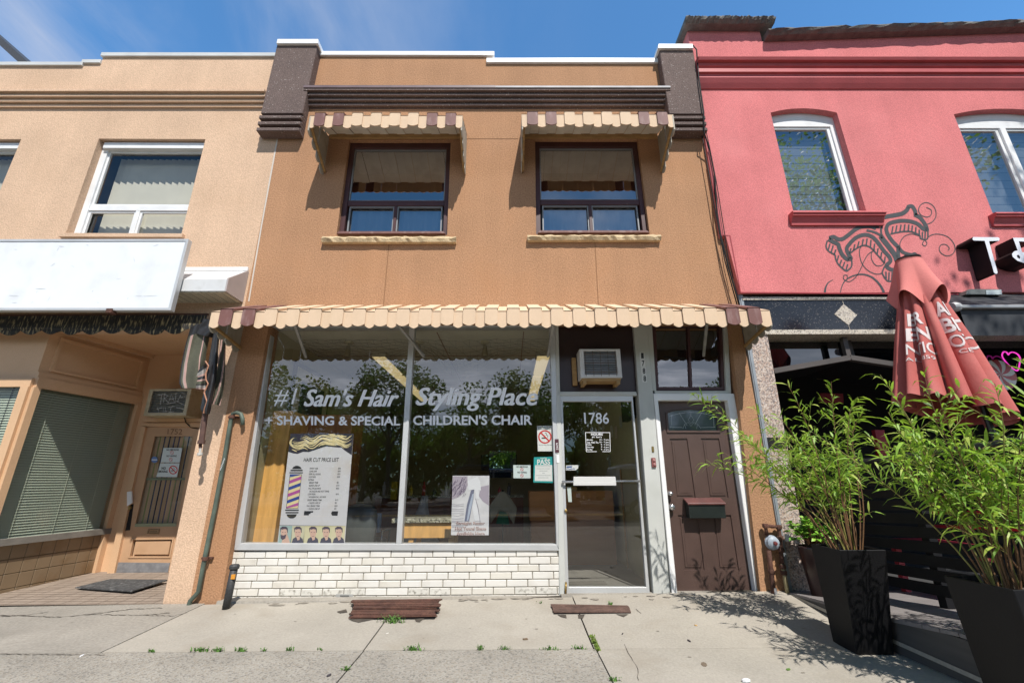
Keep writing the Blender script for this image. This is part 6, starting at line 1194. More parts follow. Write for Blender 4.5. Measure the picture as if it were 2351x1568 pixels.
# channel letters
Lp = lambda x, y: (3500/1.6333+x*.19533, 800/1.6333+y*.19533)
def chan(label, outer, holes=()):
    yf, yb = -.30, YK-.01; loop = [F(Lp(*p), yf) for p in outer]; c = loop[0]; t = thing('channel_letter', label, 'sign letter', tuple(F(Lp(*outer[len(outer)//2]), yb)), 'channel letters on the pink wall')
    b_ = MB(); b_.prism(loop, (0, yb-yf, 0)); b_.build('can', M_black, t)
    xs_ = sum(p.x for p in loop)/len(loop); b_ = MB(); hl = [[(F(Lp(*p), yf).x, F(Lp(*p), yf).z) for p in h] for h in holes]; holed_wall(b_, [(p.x, p.z) for p in loop], hl, yf-.004, .003); b_.build('face', mat('white letter acrylic', (.70, .72, .78), .4), t, fix=False)
chan('white T-shaped channel letter with deep black sides on the pink wall', [(462, 282), (760, 285), (775, 300), (770, 325), (650, 330), (752, 695), (745, 712), (725, 712), (708, 695), (600, 326), (470, 322), (456, 308)])
chan('cropped white channel letter with a round bowl right of the T', [(932, 290), (1180, 292), (1190, 340), (1000, 332), (1040, 460), (1180, 470), (1230, 560), (1180, 600), (1070, 590), (985, 560), (930, 515), (920, 480), (945, 450), (988, 438)], [[(975, 495), (1000, 490), (1018, 515), (1015, 540), (985, 525)]])
lg = thing('flood_light', 'glass floodlight lying on the black awning cassette below the letters', 'light', tuple(F(Lp(600, 955), -.16))); b_ = MB(); b_.slab([Lp(385, 955), Lp(400, 900), Lp(450, 888), Lp(800, 892), Lp(815, 958)], -.22, -.10); b_.build('body', mat('light housing', (.12, .13, .12), .4, .4, 10), lg, bevel=.006); b_ = MB(); b_.slab([Lp(620, 905), Lp(800, 900), Lp(808, 955), Lp(625, 955)], -.228, -.222); b_.build('lens', mat('frosted lens', (.42, .48, .48), .15), lg)
# granite shopfront of the pink building
M_blkgran = speckle('black granite', (.013, .015, .02), [(.02, .024, .034), (.03, .034, .044), (.12, .11, .10)], 110, .2, density=.12)
M_pkgran = speckle('pink granite', (.50, .40, .33), [(.40, .28, .22), (.58, .50, .44), (.18, .15, .14), (.32, .27, .25)], 75, .45, density=.75)
M_ltgran = speckle('light granite trim', (.55, .49, .40), [(.35, .30, .25), (.62, .57, .50), (.20, .18, .16)], 90, .5, density=.5)
def zf(y, Y): return F(K('D2', 900, y), Y).z
xg = F(K('D2', 100, 1200), .0).x; b_ = MB(); b_.box(xg, XE, -.012, .2, zf(1362, 0), zf(1120, 0)); b_.build('granite_fascia', M_blkgran, pink)
b_ = MB(); b_.box(xg, XE, -.03, .2, zf(1119, -.03), zf(1096, -.03)); b_.box(xg, XE, -.02, .35, zf(1378, 0)-.035, zf(1362, 0)-.001); b_.build('granite_band', M_ltgran, pink)
b_ = MB(); b_.slab([K('D2', 905, 1155), K('D2', 1013, 1242), K('D2', 945, 1323), K('D2', 832, 1235)], -.018, -.010); b_.stroke([K('D2', 893, 1120), K('D2', 905, 1155)], 1, -.0165); b_.stroke([K('D2', 945, 1323), K('D2', 955, 1362)], 1, -.0165); b_.build('granite_diamond', M_ltgran, pink)
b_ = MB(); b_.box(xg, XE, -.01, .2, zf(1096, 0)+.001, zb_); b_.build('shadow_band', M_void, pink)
b_ = MB(); b_.slab([K('D3', 140, 100), K('D3', 290, 100), K('D4', 660, 757), K('D4', 494, 800)], 0.0, .45); b_.build('granite_pillar', M_pkgran, pink); 
b_ = MB(); b_.slab([K('D3', 395, 940), K('D3', 440, 940), K('D3', 452, 1030), K('D3', 300, 1030), K('D3', 290, 940)], -.004, .0); b_.build('pillar_joint_panel', M_void, pink)
zt_ = zf(1395, .3); xp = F(K('D3', 292, 150), .3).x
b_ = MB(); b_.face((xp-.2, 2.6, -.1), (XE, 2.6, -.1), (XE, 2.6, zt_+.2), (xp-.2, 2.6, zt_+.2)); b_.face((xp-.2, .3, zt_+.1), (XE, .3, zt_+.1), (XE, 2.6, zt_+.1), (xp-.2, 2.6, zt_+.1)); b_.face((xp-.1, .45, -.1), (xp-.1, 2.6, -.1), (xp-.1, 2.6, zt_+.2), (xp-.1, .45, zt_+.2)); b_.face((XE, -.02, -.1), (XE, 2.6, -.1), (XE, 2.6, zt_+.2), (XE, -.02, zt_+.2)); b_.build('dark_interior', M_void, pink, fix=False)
M_dglass = mat('dark shop glass', (.006, .008, .010), .02, spec=1.0)
zg0 = F(K('D3', 600, 395), .32).z; b_ = MB(); gl_ = [F(K('D3', *p), .32) for p in ((285, 405), (945, 292), (1340, 358))]; b_.xz([(xp-.1, zt_+.06), (XE, zt_+.06), (XE, gl_[2].z-.3), (gl_[2].x, gl_[2].z), (gl_[1].x, gl_[1].z), (gl_[0].x, gl_[0].z), (xp-.1, gl_[0].z)], .32, .34); b_.build('transom_glass', M_dglass, pink)
b_ = MB(); b_.box(xp-.1, XE, .26, .36, zt_-.05, zt_+.1)
xm = F(K('D3', 935, 200), .28).x; b_.box(xm-.05, xm+.05, .26, .36, F(K('D3', 935, 300), .3).z, zt_); b_.build('transom_frame', mat('dark grey frame', (.06, .057, .055), .5), pink)
A1 = F(K('D3', 335, 412), .12); A2 = F(K('D3', 945, 305), .12); A3 = F(K('D3', 1340, 365), .12); A3 = A2+(A3-A2)*1.55
gb = MB(); gb.bar(A1, A2, .08, .065); gb.bar(A2, A3, .08, .065); gb.box(A2.x-.03, A2.x+.03, .10, .16, A2.z, zt_); gb.build('gable_beam', mat('warm grey metal', (.085, .075, .07), .5, .1, 4), pink)
b_ = MB()
b_.prism([A1+Vector((0, .02, 0)), A2+Vector((0, .02, 0)), A2+Vector((0, .02, -.03)), A1+Vector((0, .02, -.03))], (0, .9, 0)); b_.prism([A2+Vector((0, .02, 0)), A3+Vector((0, .02, 0)), A3+Vector((0, .02, -.03)), A2+Vector((0, .02, -.03))], (0, .9, 0)); b_.build('gable_soffit', M_black, pink)
for (px, Y, c_, lab) in (([K('D3', 690, 365), K('D3', 840, 370), K('D3', 850, 470), K('D3', 700, 470)], 1.4, (.10, .085, .05), 'dim cream menu board inside the dark pink building entrance'), ([K('D3', 720, 585), K('D3', 900, 590), K('D3', 905, 665), K('D3', 720, 660)], 1.2, (.25, .02, .03), 'dark red lintel panel inside the pink building entrance')):
    b_ = MB(); b_.slab(px, Y, Y+.04); tag(b_.build('wall_panel', mat('panel'+lab[:9], c_, .7)), lab, 'panel')
b_ = MB(); b_.slab([K('D3', 1155, 880), K('D3', 1230, 880), K('D3', 1290, 1120), K('D3', 1200, 1120)], .6, .66); tag(b_.build('red_door_board', mat('red board', (.30, .015, .025), .6)), 'tall leaning red board behind the left planter foliage', 'board')
# black retractable awning
aw = thing('retractable_awning', 'black canvas awning with pale front bar over the pink building entrance', 'awning', (F(K('D2', 1900, 1200), -.3).x, 0, zf(1300, -.5)))
xA = F(K('D2', 1800, 1170), -.62).x; b_ = MB(); zA0 = zf(1178, -.62); zA1 = zf(1082, -.06)
b_.prism([(xA-.05, -.06, zA1), (xA-.05, -.62, zA0), (xA-.05, -.62, zA0-.02), (xA-.05, -.06, zA1-.02)], (XE-xA, 0, 0)); b_.build('canopy', mat('black canvas', (.02, .022, .026), .75, .2, 4, .1, 60, .2, stain=(.08, .08, .09), stain_amt=.3, stain_scale=3), aw)
b_ = MB(); b_.box(xA, XE, -.66, -.60, zA0-.035, zA0+.012); b_.build('front_bar', mat('dull silver bar', (.33, .34, .34), .45, .1, 4, metal=.4), aw, bevel=.01); b_ = MB(); b_.lathe([(0, -.04), (.05, -.04), (.06, 0), (.05, .04), (0, .04)], (xA-.02, -.63, zA0-.01), (1, 0, 0), 12); b_.build('bar_end', mat('silver cap', (.45, .46, .46), .4), aw)
b_ = MB(); b_.box(xA+.05, XE, -.61, -.605, zA0-.36, zA0-.035); b_.build('valance', mat('charcoal canvas', (.03, .034, .04), .7, .3, 3), aw)
# peppermint candy decoration and neon heart
c = F(K('D3', 2150, 440), .15); t = thing('peppermint_decoration', 'round red and white swirl candy decoration hanging in the dark entrance', 'decoration', tuple(c)); b_ = MB(); b_.lathe([(0, -.02), (.20, -.02), (.21, .03), (0, .05)], c, (0, 1, 0), 28); b_.build('disc', M_paper, t); b_ = MB()
for k in range(7):
    A = []; B_ = []
    for j in range(7): r_ = .205*j/6; a0 = 2*math.pi*k/7+.55*(j/6)**1.3; A.append((c.x+r_*math.cos(a0), c.y-.024, c.z+r_*math.sin(a0))); B_.append((c.x+r_*math.cos(a0+.45), c.y-.024, c.z+r_*math.sin(a0+.45)))
    b_.add(A+B_[::-1], [list(range(14))])
b_.build('swirl', mat('candy red', (.42, .01, .015), .3), t, fix=False)
b_ = MB(); hp = smooth([K('D3', *p) for p in ((2185, 255), (2175, 285), (2200, 330), (2250, 380), (2298, 405), (2315, 350), (2320, 310), (2300, 275), (2262, 258), (2235, 265), (2225, 278), (2210, 258), (2185, 255))]); b_.tube([F(p, .22) for p in hp], .008, 6); tag(b_.build('neon_heart', mat('pink neon', (.8, .1, .6), .4, emit=.8, ecol=(1, .06, .62)), None, smooth=True), 'glowing pink neon heart in the dark entrance window', 'neon sign')

# ================================================================ DECK, FENCE, PLANTERS
DX = 3.03
def dz_(y): return .125+.115*max(0, min(1, -y/1.4))+.07*max(0, min(1, (-y-1.4)/.6))
dk = MB(); ys = [-.0]
y = 0.0; n_b = 15; bw = 2.16/n_b; M_deck = mat('grey composite deck', (.22, .20, .195), .7, .12, 3, .12, 50, .2, stretch=(.4, 6, 6))
for k in range(n_b):
    a = -bw*k; b = -bw*(k+1)+.006; dk.prism([(DX, a, dz_(a)), (DX, b, dz_(b)), (DX, b, dz_(b)-.025), (DX, a, dz_(a)-.025)], (XE-DX, 0, 0))
deck = dk.build('deck', M_deck, None); deck['kind'] = 'structure'
b_ = MB(); b_.prism([(DX+.004, 0, dz_(0)-.026)]+[(DX+.004, -2.16*k/8, dz_(-2.16*k/8)-.026) for k in range(1, 9)]+[(DX+.004, -2.16, -.02), (DX+.004, 0, -.02)], (.03, 0, 0)); b_.box(DX+.004, XE, -2.165, -2.135, -.02, dz_(-2.16)-.026); struct(b_.build('deck_skirt', mat('dark deck skirt', (.075, .07, .066), .75, .15, 3, stretch=(1, .5, 6))))
b_ = MB(); b_.box(xp, XE, .0, 2.6, -.02, .115); struct(b_.build('entrance_floor', mat('dark entrance floor', (.05, .05, .05), .8)))
fe = thing('slatted_fence', 'black horizontal slat fence along the deck behind the planters', 'fence', (3.82, -1.4, .15)); FXX = 3.80
M_fence = mat('black fence paint', (.008, .008, .009), .6, .2, 6, spec=.22)
FY0, FY1 = -.15, -2.9; zf0 = lambda y: dz_(max(y, -1.9))+.10
b_ = MB(); nsl = 10; ht = 1.18
for k in range(nsl):
    if k == 3: pass
    za = .02+k*ht/nsl; b_.prism([(FXX, FY0, zf0(FY0)+za), (FXX, FY1, zf0(FY1)+za), (FXX, FY1, zf0(FY1)+za+.092), (FXX, FY0, zf0(FY0)+za+.092)], (.022, 0, 0))
b_.build('slats', M_fence, fe)
for y in (-.2, -1.05, -1.95, -2.85): b_ = MB(); b_.box(FXX+.024, FXX+.10, y-.04, y+.04, dz_(max(y, -1.9)), zf0(y)+ht+.03); b_.build('post', M_fence, fe)
b_ = MB(); b_.prism([(FXX-.04, FY0+.04, zf0(FY0)+ht+.02), (FXX-.04, FY1, zf0(FY1)+ht+.02), (FXX-.04, FY1, zf0(FY1)+ht+.055), (FXX-.04, FY0+.04, zf0(FY0)+ht+.055)], (.16, 0, 0)); b_.build('top_rail', mat('dark grey rail', (.04, .045, .05), .4), fe, bevel=.005)
# red bench behind the fence
rb = thing('red_bench', 'red slatted bench showing through the gaps of the black fence', 'bench', (4.55, -1.1, .25)); M_rb = mat('red bench paint', (.50, .045, .07), .5, .1, 4)
b_ = MB(); b_.box(4.25, 4.75, -1.15, -.05, .62, .66); b_.build('seat', M_rb, rb)
b_ = MB(); b_.box(4.70, 4.75, -1.15, -.05, .74, 1.12); b_.build('backrest', M_rb, rb)
for x in (4.28, 4.68):
    for y in (-1.1, -.12): b_ = MB(); b_.box(x, x+.06, y, y+.06, .12, .62); b_.build('leg', M_rb, rb)
M_plant = mat('black planter', (.0075, .0075, .0085), .5, .15, 3, .06, 90, .1, spec=.22)
M_soil = mat('gravel soil', (.10, .085, .07), .95, .5, 60, .4, 90, .6)
def planter(label, c0, h0, c1, h1, z1, rot=0):
    t = thing('tall_planter', label, 'planter', (c0[0], c0[1], 0), 'tapered black planters'); sq = lambda c, h, z: [Vector((c[0]+h*(math.cos(rot)*a-math.sin(rot)*b), c[1]+h*(math.sin(rot)*a+math.cos(rot)*b), z)) for a, b in ((-1, -1), (1, -1), (1, 1), (-1, 1))]
    o = sq(c0, h0, 0.0)+sq(c1, h1, z1)+sq(c1, h1-.02, z1)+sq(c1, h1-.028, z1-.06); f = [[0, 3, 2, 1]]
    for L in range(3):
        for k in range(4): f.append([L*4+k, L*4+(k+1) % 4, L*4+4+(k+1) % 4, L*4+4+k])
    b_ = MB(); b_.add(o, f); b_.build('pot', M_plant, t, bevel=.004)
    b_ = MB(); b_.add(sq(c1, h1-.03, z1-.05), [[0, 1, 2, 3]]); b_.build('soil', M_soil, t, fix=False); return t
planter('tapered square black planter at the deck corner, nearer the brown door', (2.842, -1.315), .140, (2.835, -1.395), .185, .76, R(-2))
planter('tapered square black planter cropped at the right edge of the picture', (3.10, -2.42), .19, (3.075, -2.40), .205, .695, R(2))
M_leaf = mat('willow leaf', (.27, .44, .06), .5, .28, 14); M_leaf2 = mat('dark willow leaf', (.14, .27, .04), .5, .25, 14); M_leaf3 = mat('young yellow leaf', (.42, .50, .10), .5, .2, 14)
for m in (M_leaf, M_leaf2, M_leaf3):
    b = m.node_tree.nodes['Principled BSDF']; nt_ = m.node_tree; tr = nt_.nodes.new('ShaderNodeBsdfTranslucent'); mx = nt_.nodes.new('ShaderNodeMixShader'); mx.inputs[0].default_value = .38; tr.inputs[0].default_value = (.42, .66, .06, 1)
    out = [n for n in nt_.nodes if n.type == 'OUTPUT_MATERIAL'][0]; nt_.links.new(b.outputs[0], mx.inputs[1]); nt_.links.new(tr.outputs[0], mx.inputs[2]); nt_.links.new(mx.outputs[0], out.inputs[0])
M_stem = mat('brown willow stem', (.15, .075, .032), .6, .3, 20); M_twig = mat('green twig', (.22, .20, .05), .6, .2, 20)
def leaf(mb, p, d, ln, w, droop, m):
    d = d.normalized(); s = d.cross(Vector((0, 0, 1))); s = s.normalized() if s.length > .05 else Vector((1, 0, 0)); tw = rnd.uniform(-.9, .9); n = s.cross(d); s = s*math.cos(tw)+n*math.sin(tw)
    a = p+d*ln*.3; b = p+d*ln*.65+Vector((0, 0, -droop*.3*ln)); c = p+d*ln+Vector((0, 0, -droop*ln)); mb.m = m
    mb.add([p, a+s*w, b+s*w*.8, c, b-s*w*.8, a-s*w], [[0, 1, 5], [1, 2, 4, 5], [2, 3, 4]])
def willow(label, base, half, nst, hmin, hmax, spread, seed, biasx=0.0, biasy=0.0, leafd=1.0, ll=.095, reach=5):
    rnd.seed(seed); t = thing('willow_shrub', label, 'shrub', base, 'willow shrubs in the black planters'); st = MB(); fo = MB(); tw = MB(); bz = Vector(base)
    for i in range(nst):
        ang = rnd.uniform(0, 2*math.pi); r0_ = half*.75*math.sqrt(rnd.random()); p = bz+Vector((r0_*math.cos(ang), r0_*math.sin(ang), -.03)); h = rnd.uniform(hmin, hmax); out = Vector((math.cos(ang)+biasx, math.sin(ang)+biasy, 0))*spread*rnd.uniform(.25, 1.0)
        pts = []; m = 9
        if i < reach: out = Vector((rnd.uniform(-.82, -.5), rnd.uniform(-.2, .5), 0)); h = rnd.uniform(.85, 1.15)
        wob = Vector((rnd.uniform(-.04, .04), rnd.uniform(-.04, .04), 0)); fall = rnd.uniform(0, .30) if rnd.random() < .6 else .05
        for j in range(m+1): u = j/m; pts.append(p+out*(u**1.35)*h+wob*math.sin(u*6)+Vector((0, 0, h*(u-fall*u**3))))
        (st if rnd.random() < .75 else tw).tube(pts, [.0065*(1-.75*j/m) for j in range(m+1)], 5, False)
        def leaves(pts, u0, dens, sc):
            L = sum((pts[j+1]-pts[j]).length for j in range(len(pts)-1)); nl = max(2, int(L*dens))
            for q in range(nl):
                u = u0+(1-u0)*(q+rnd.random())/nl; k = min(int(u*(len(pts)-1)), len(pts)-2); f = u*(len(pts)-1)-k; c = pts[k]*(1-f)+pts[k+1]*f; ax = (pts[k+1]-pts[k]).normalized(); a2 = rnd.uniform(0, 6.283); o1_ = ax.orthogonal().normalized(); o2_ = ax.cross(o1_); d = ax*rnd.uniform(.45, .95)+(o1_*math.cos(a2)+o2_*math.sin(a2))*rnd.uniform(.55, .9)
                leaf(fo, c, d, ll*sc*rnd.uniform(.6, 1.15), .0080*rnd.uniform(.65, 1.4), rnd.uniform(.05, .75), 0 if rnd.random() < .5 else (1 if rnd.random() < .5 else 2))
        leaves(pts, .40, 26*leafd, 1.1)
        for b_i in range(rnd.randint(2, 5)):          # side shoots
            u = rnd.uniform(.36, .92); k = min(int(u*m), m-1); c = pts[k]; a2 = rnd.uniform(0, 6.28); d = Vector((math.cos(a2), math.sin(a2), rnd.uniform(.5, 1.2))).normalized(); ln = rnd.uniform(.14, .34); tp = [c+d*ln*j/4+Vector((0, 0, -.05*ln*(j/4)**2)) for j in range(5)]
            tw.tube(tp, [.0026, .0024, .002, .0015, .001], 4, False); leaves(tp, .10, 38*leafd, 1.0)
    st.build('stems', M_stem, t, smooth=True); tw.build('twigs', M_twig, t, smooth=True); fo.build('foliage', [M_leaf, M_leaf2, M_leaf3], t, fix=False)
willow('airy green willow shrub in the planter beside the granite pillar', (2.835, -1.395, .71), .13, 27, .75, 1.80, .48, 11, biasx=-.30, biasy=.42, ll=.125)
willow('dense bright green willow shrub in the planter at the right edge', (3.075, -2.40, .645), .16, 31, .65, 1.50, .48, 23, biasx=.05, biasy=.15, ll=.125)
# leafy bush in a small pot at the granite pillar
bp = thing('leafy_bush', 'small bright green broad-leaved bush in a dark pot behind the left planter', 'bush', (3.18, -.32, .15)); rnd.seed(5); b_ = MB(); st = MB()
bc_ = F(K('D4', 640, 250), -.32)
for k in range(70):
    a = rnd.uniform(0, 6.28); el = rnd.uniform(-.1, 1.4); d = Vector((math.cos(a)*math.cos(el), math.sin(a)*math.cos(el), math.sin(el)*.9)); tip = bc_+Vector((0, 0, -.10))+d*rnd.uniform(.12, .25); st.tube([bc_+Vector((0, 0, -.22)), tip], .003, 4, False)
    for j in range(6): a2 = rnd.uniform(0, 6.28); dd = (d*.6+Vector((math.cos(a2), math.sin(a2), rnd.uniform(-.3, .5)))).normalized(); leaf(b_, tip-d*rnd.uniform(0, .06), dd, rnd.uniform(.05, .085), .019, .25, rnd.choice((0, 1, 1, 2)))
b_.build('foliage', [mat('bush leaf', (.12, .30, .03), .4, .25, 14), mat('bright bush leaf', (.17, .38, .035), .4, .25, 14), mat('yellow bush leaf', (.24, .42, .05), .4, .2, 14)], bp, fix=False); st.build('stems', M_stem, bp)
b_ = MB(); b_.lathe([(0, 0), (.11, 0), (.16, bc_.z-.20-.15), (.165, bc_.z-.18-.15), (.15, bc_.z-.18-.15), (.14, bc_.z-.22-.15), (0, bc_.z-.22-.15)], (bc_.x, bc_.y, .15), (0, 0, 1), 20); tag(b_.build('round_pot', mat('dark maroon glazed pot', (.03, .012, .012), .3, .2, 5), None, smooth=True), 'dark round pot under the small bright bush', 'pot')

# ================================================================ CLOSED UMBRELLA
UY = -1.05; ut = F(K('D2', 1418, 795), UY); ub = F((2190, 965), UY); rnd.seed(3)
um = thing('patio_umbrella', 'closed faded red patio umbrella with white lettering, standing behind the willow shrubs', 'umbrella', (ut.x+.10, UY, .25))
M_um = mat('faded red umbrella cloth', (.46, .115, .10), .85, .12, 1.6, .05, 80, .15, stain=(.54, .20, .18), stain_amt=.6, stain_scale=1.8); M_umtop = mat('sun bleached umbrella flounce', (.60, .185, .165), .85, .1, 2, .05, 80, .15)
zt_u = ut.z; zb_u = F((2060, 925), UY).z
SX = (ub.x-ut.x)/(zt_u-ub.z)
NF = 13
def um_pt(phi, u, off=0.0):
    """u 0 at the crown .. 1 at the hem"""
    R_ = .085+.325*u**.95; fold = 1+(.06+.42*min(1, u*1.8))*(abs(math.cos(phi*NF/2+.4*math.sin(phi*2)))**.7-.62) ; r_ = R_*fold+off
    hem = .0 + (.16*math.cos(phi-.1)+.05*math.sin(NF*phi/2)**2)*u**3
    zz = zt_u-.03-(zt_u-zb_u)*1.02*u-hem*.9; cx = ut.x+SX*(zt_u-zz)*.42
    return Vector((cx+r_*math.cos(phi)*1.04, UY+r_*.80*math.sin(phi), zz))
b_ = MB(); NP, NU = 180, 26; vs = [um_pt(2*math.pi*k/NP, j/NU) for j in range(NU+1) for k in range(NP)]
b_.add(vs, [[j*NP+k, j*NP+(k+1) % NP, (j+1)*NP+(k+1) % NP, (j+1)*NP+k] for j in range(NU) for k in range(NP)]); canopy = b_.build('canopy', M_um, um, smooth=True, fix=False)
def fl_pt(phi, u):
    R_ = .10+.115*u**.8; w = (abs(math.cos(phi*2.5+.5))**1.3-.4)*.45*u; r_ = R_*(1+w)+.018; zz = zt_u-.012-.50*u+(.09*math.cos(phi*5+1.0))*u**2; cx = ut.x+SX*(zt_u-zz)*.42
    return Vector((cx+r_*math.cos(phi), UY+r_*.86*math.sin(phi), zz))
b_ = MB(); NP2, NU2 = 120, 12; vs = [fl_pt(2*math.pi*k/NP2, j/NU2) for j in range(NU2+1) for k in range(NP2)]
b_.add(vs, [[j*NP2+k, j*NP2+(k+1) % NP2, (j+1)*NP2+(k+1) % NP2, (j+1)*NP2+k] for j in range(NU2) for k in range(NP2)]+[list(range(NP2))]); b_.build('flounce', M_umtop, um, smooth=True, fix=False)
b_ = MB(); b_.lathe([(0, -.02), (.108, -.02), (.112, .0), (.10, .012), (.03, .02), (.02, .05), (0, .055)], (ut.x, UY, zt_u), (0, 0, 1), 20); b_.build('cap', M_black, um, smooth=True)
b_ = MB(); b_.tube([(ut.x+.30, UY, .22), (ut.x+.30, UY, zb_u+.3)], .028, 10); b_.build('pole', mat('dark bronze pole', (.05, .045, .04), .4, metal=.5), um)
b_ = MB(); b_.lathe([(0, 0), (.28, 0), (.28, .05), (.05, .09), (.04, .3), (0, .3)], (ut.x+.30, UY, .22), (0, 0, 1), 20); b_.build('base', M_black, um)
def um_text(body, ph0, ph1, u0, u1, bold=.03):
    vs, fs = text_mesh(body, bold, 0, 1); bm = bmesh.new(); bv = [bm.verts.new((x, y, 0)) for x, y in vs]
    for f in fs:
        try: bm.faces.new([bv[i] for i in f])
        except ValueError: pass
    bmesh.ops.triangulate(bm, faces=bm.faces); bmesh.ops.subdivide_edges(bm, edges=bm.edges, cuts=2, use_grid_fill=True); bmesh.ops.triangulate(bm, faces=bm.faces); bm.verts.index_update()
    o = ([um_pt(ph0+(ph1-ph0)*v.co.x, u1+(u0-u1)*v.co.y, .009) for v in bm.verts], [[v.index for v in f.verts] for f in bm.faces]); bm.free(); return o
um_l = []
# only the parts of the words that the folds leave readable
for args in (('ER', 3.45, 3.95, .40, .49), ('EN', 3.40, 4.05, .505, .60), ('NTIC', 3.38, 4.08, .62, .70, .012), ('AL 1859', 3.36, 4.0, .72, .745, .0), ('AR', 4.56, 5.10, .34, .44), ('BET', 4.56, 5.30, .455, .55), ('OTIC', 4.58, 5.32, .57, .65, .012), ('CER', 4.65, 5.0, .665, .69, .0), ('V', 5.62, 5.85, .40, .47), ('W', 5.58, 5.88, .50, .60)): b_ = MB(); b_.add(*um_text(*args)); b_.build('lettering', mat('worn white print on cloth', (.67, .60, .59), .85), canopy, fix=False)

# ================================================================ ACROSS THE STREET (seen only as reflections and shade)
def tree(label, x, y, h, cr, seed, n=2600, sp=1.0, leafsize=.20, base=0.0):
    rnd.seed(seed); t = thing('street_tree', label, 'tree', (x, y, base), 'street trees'); b_ = MB(); b_.tube([(x, y, base-.2), (x+.1, y, base+h*.2), (x-.05, y+.05, base+h*.42), (x, y, base+h*.7)], [.20, .15, .12, .05], 8); limbs = []
    for k in range(9): a = rnd.uniform(0, 6.28); z0 = base+h*rnd.uniform(.3, .6); e = Vector((x+cr*.75*math.cos(a), y+cr*.75*math.sin(a), z0+h*rnd.uniform(.15, .4))); limbs.append(e); b_.tube([(x, y, z0), ((x+e.x)/2, (y+e.y)/2, (z0+e.z)/2+.15), e], [.07, .045, .015], 6)
    b_.build('trunk', mat('tree bark', (.10, .08, .06), .9, .3, 6), t); f = MB(); cl = [(e+Vector((rnd.uniform(-.6, .6), rnd.uniform(-.6, .6), rnd.uniform(-.4, 1.2)))*sp, rnd.uniform(.35, .62)*cr*.62) for e in limbs for _ in range(2)]+[(Vector((x+rnd.uniform(-.3, .3)*cr, y+rnd.uniform(-.3, .3)*cr, base+h*rnd.uniform(.55, .95))), rnd.uniform(.3, .5)*cr) for _ in range(7)]
    for k in range(n):
        c, r_ = rnd.choice(cl); d = Vector((rnd.gauss(0, 1), rnd.gauss(0, 1), rnd.gauss(0, 1))); d = d.normalized()*r_*rnd.random()**.45; p = c+d; u = Vector((rnd.gauss(0, 1), rnd.gauss(0, 1), rnd.gauss(0, .6))).normalized(); v = u.orthogonal().normalized(); s_ = leafsize*rnd.uniform(.6, 1.3); f.m = rnd.choice((0, 0, 1)); f.add([p, p+u*s_*.5+v*s_*.28, p+u*s_, p+u*s_*.5-v*s_*.28], [[0, 1, 2, 3]])
    f.build('crown', [mat('tree leaf', (.055, .10, .022), .6, .3, 3), mat('light tree leaf', (.10, .17, .035), .6, .3, 3)], t, fix=False)
for k, (x, y, h, cr) in enumerate(((-13.5, -23, 7.0, 3.4), (-7.6, -22.5, 8.8, 3.4), (-2.6, -24, 6.4, 3.6), (2.6, -23.2, 7.4, 3.4), (8.8, -23.5, 6.6, 3.6), (14.5, -22.6, 7.5, 3.6), (0.2, -27, 6.6, 4.2), (-10.5, -27, 7.0, 4.4), (6.0, -27.5, 7.2, 4.2))):
    tree('leafy street tree across the road, mirrored in the shop windows', x, y, h, cr, 40+k, 4600, leafsize=.25)
tree('thin street tree on the pavement right of the view, dappling the pink wall', 9.35, -4.8, 13.0, 2.4, 77, 4600, 1.0, .14)
hd = MB(); rnd.seed(9)
for k in range(16000):
    xx = rnd.uniform(-30, 30); p = Vector((xx, -31+rnd.uniform(-1.6, 1.6), rnd.uniform(0, 4.6)+.7*math.sin(xx*.9)+.5*math.sin(xx*2.3))); u = Vector((rnd.gauss(0, 1), rnd.gauss(0, 1), rnd.gauss(0, 1))).normalized(); v = u.orthogonal().normalized(); hd.add([p, p+u*.3+v*.2, p+u*.6, p+u*.3-v*.2], [[0, 1, 2, 3]])
o = hd.build('undergrowth', mat('tree leaf', (.055, .10, .022)), None, fix=False); o['kind'] = 'stuff'; o['label'] = 'dark green undergrowth below the trees across the road'
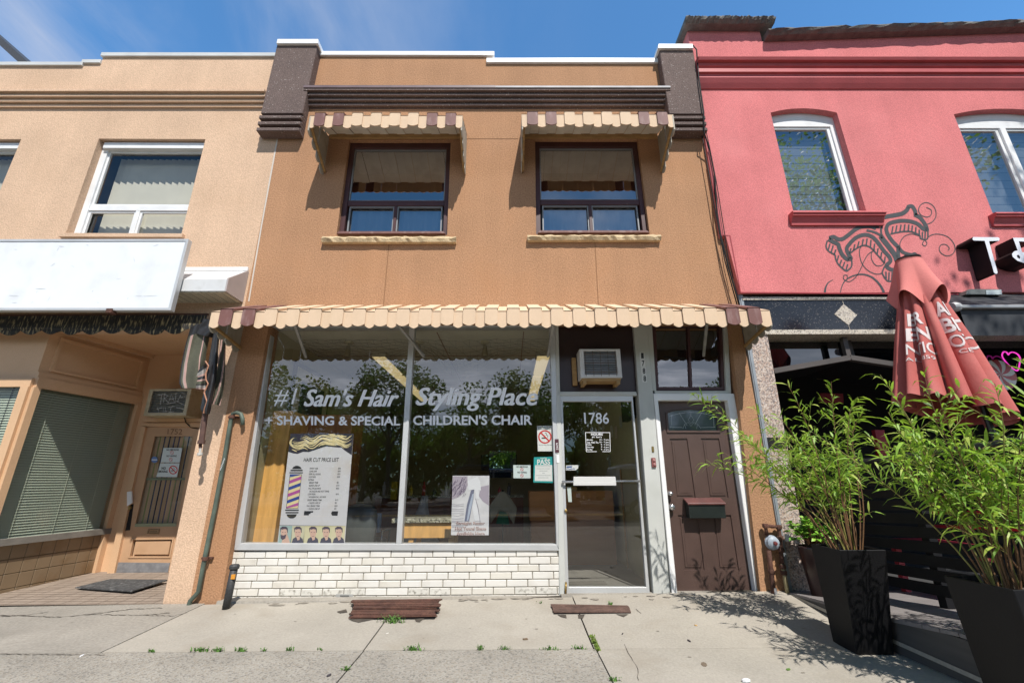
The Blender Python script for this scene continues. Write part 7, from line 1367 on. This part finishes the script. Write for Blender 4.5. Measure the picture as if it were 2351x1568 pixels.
for mn in ('tree leaf', 'light tree leaf'):
    nt_ = MATS[mn].node_tree; b = nt_.nodes['Principled BSDF']; tr = nt_.nodes.new('ShaderNodeBsdfTranslucent'); mx = nt_.nodes.new('ShaderNodeMixShader'); mx.inputs[0].default_value = .4; tr.inputs[0].default_value = (.16, .30, .04, 1)
    out = [n for n in nt_.nodes if n.type == 'OUTPUT_MATERIAL'][0]; nt_.links.new(b.outputs[0], mx.inputs[1]); nt_.links.new(tr.outputs[0], mx.inputs[2]); nt_.links.new(mx.outputs[0], out.inputs[0])
# parked van across the road
def van(label, x, y, col):
    t = thing('parked_van', label, 'van', (x, y, -.15)); z = -.15; P_ = [(-2.5, .45), (-2.5, 1.15), (-2.3, 1.95), (-1.9, 2.05), (.9, 2.02), (1.55, 1.30), (2.45, 1.05), (2.55, .45)]
    b_ = MB(); b_.prism([(x+px_, y, z+pz) for px_, pz in P_], (0, -1.9, 0)); b_.build('body', mat('car paint %s' % label[:5], col, .15, spec=.8), t, bevel=.06)
    for (a, b) in ((-2.2, -1.1), (-1.0, .1)): w = MB(); w.box(x+a, x+b, y-.0, y+.012, z+1.28, z+1.85); w.build('window', M_dglass, t)
    w = MB(); w.prism([(x+.2, y, z+1.28), (x+1.4, y, z+1.28), (x+.85, y, z+1.85), (x+.2, y, z+1.85)], (0, .012, 0)); w.build('window', M_dglass, t)
    for wx in (-1.6, 1.65):
        for wy in (y+.02, y-1.9): w = MB(); w.lathe([(0, -.11), (.34, -.11), (.36, 0), (.34, .11), (0, .11)], (x+wx, wy, z+.36), (0, 1, 0), 20); wo = w.build('wheel', mat('tyre', (.02, .02, .02), .8), t); r_ = MB(); r_.lathe([(0, .115), (.2, .115), (.21, .1), (0, .1)], (x+wx, wy, z+.36), (0, 1, 0), 16); r_.build('rim', MATS['chrome'], wo)
    w = MB(); w.box(x+2.36, x+2.53, y-.4, y+.005, z+.8, z+.95); w.build('headlight', M_white, t)
van('dark parked van across the road, mirrored in the shop window', .2, -12.2, (.02, .022, .028)); van('silver parked van across the road, mirrored in the right pane', 6.6, -12.4, (.35, .36, .38))
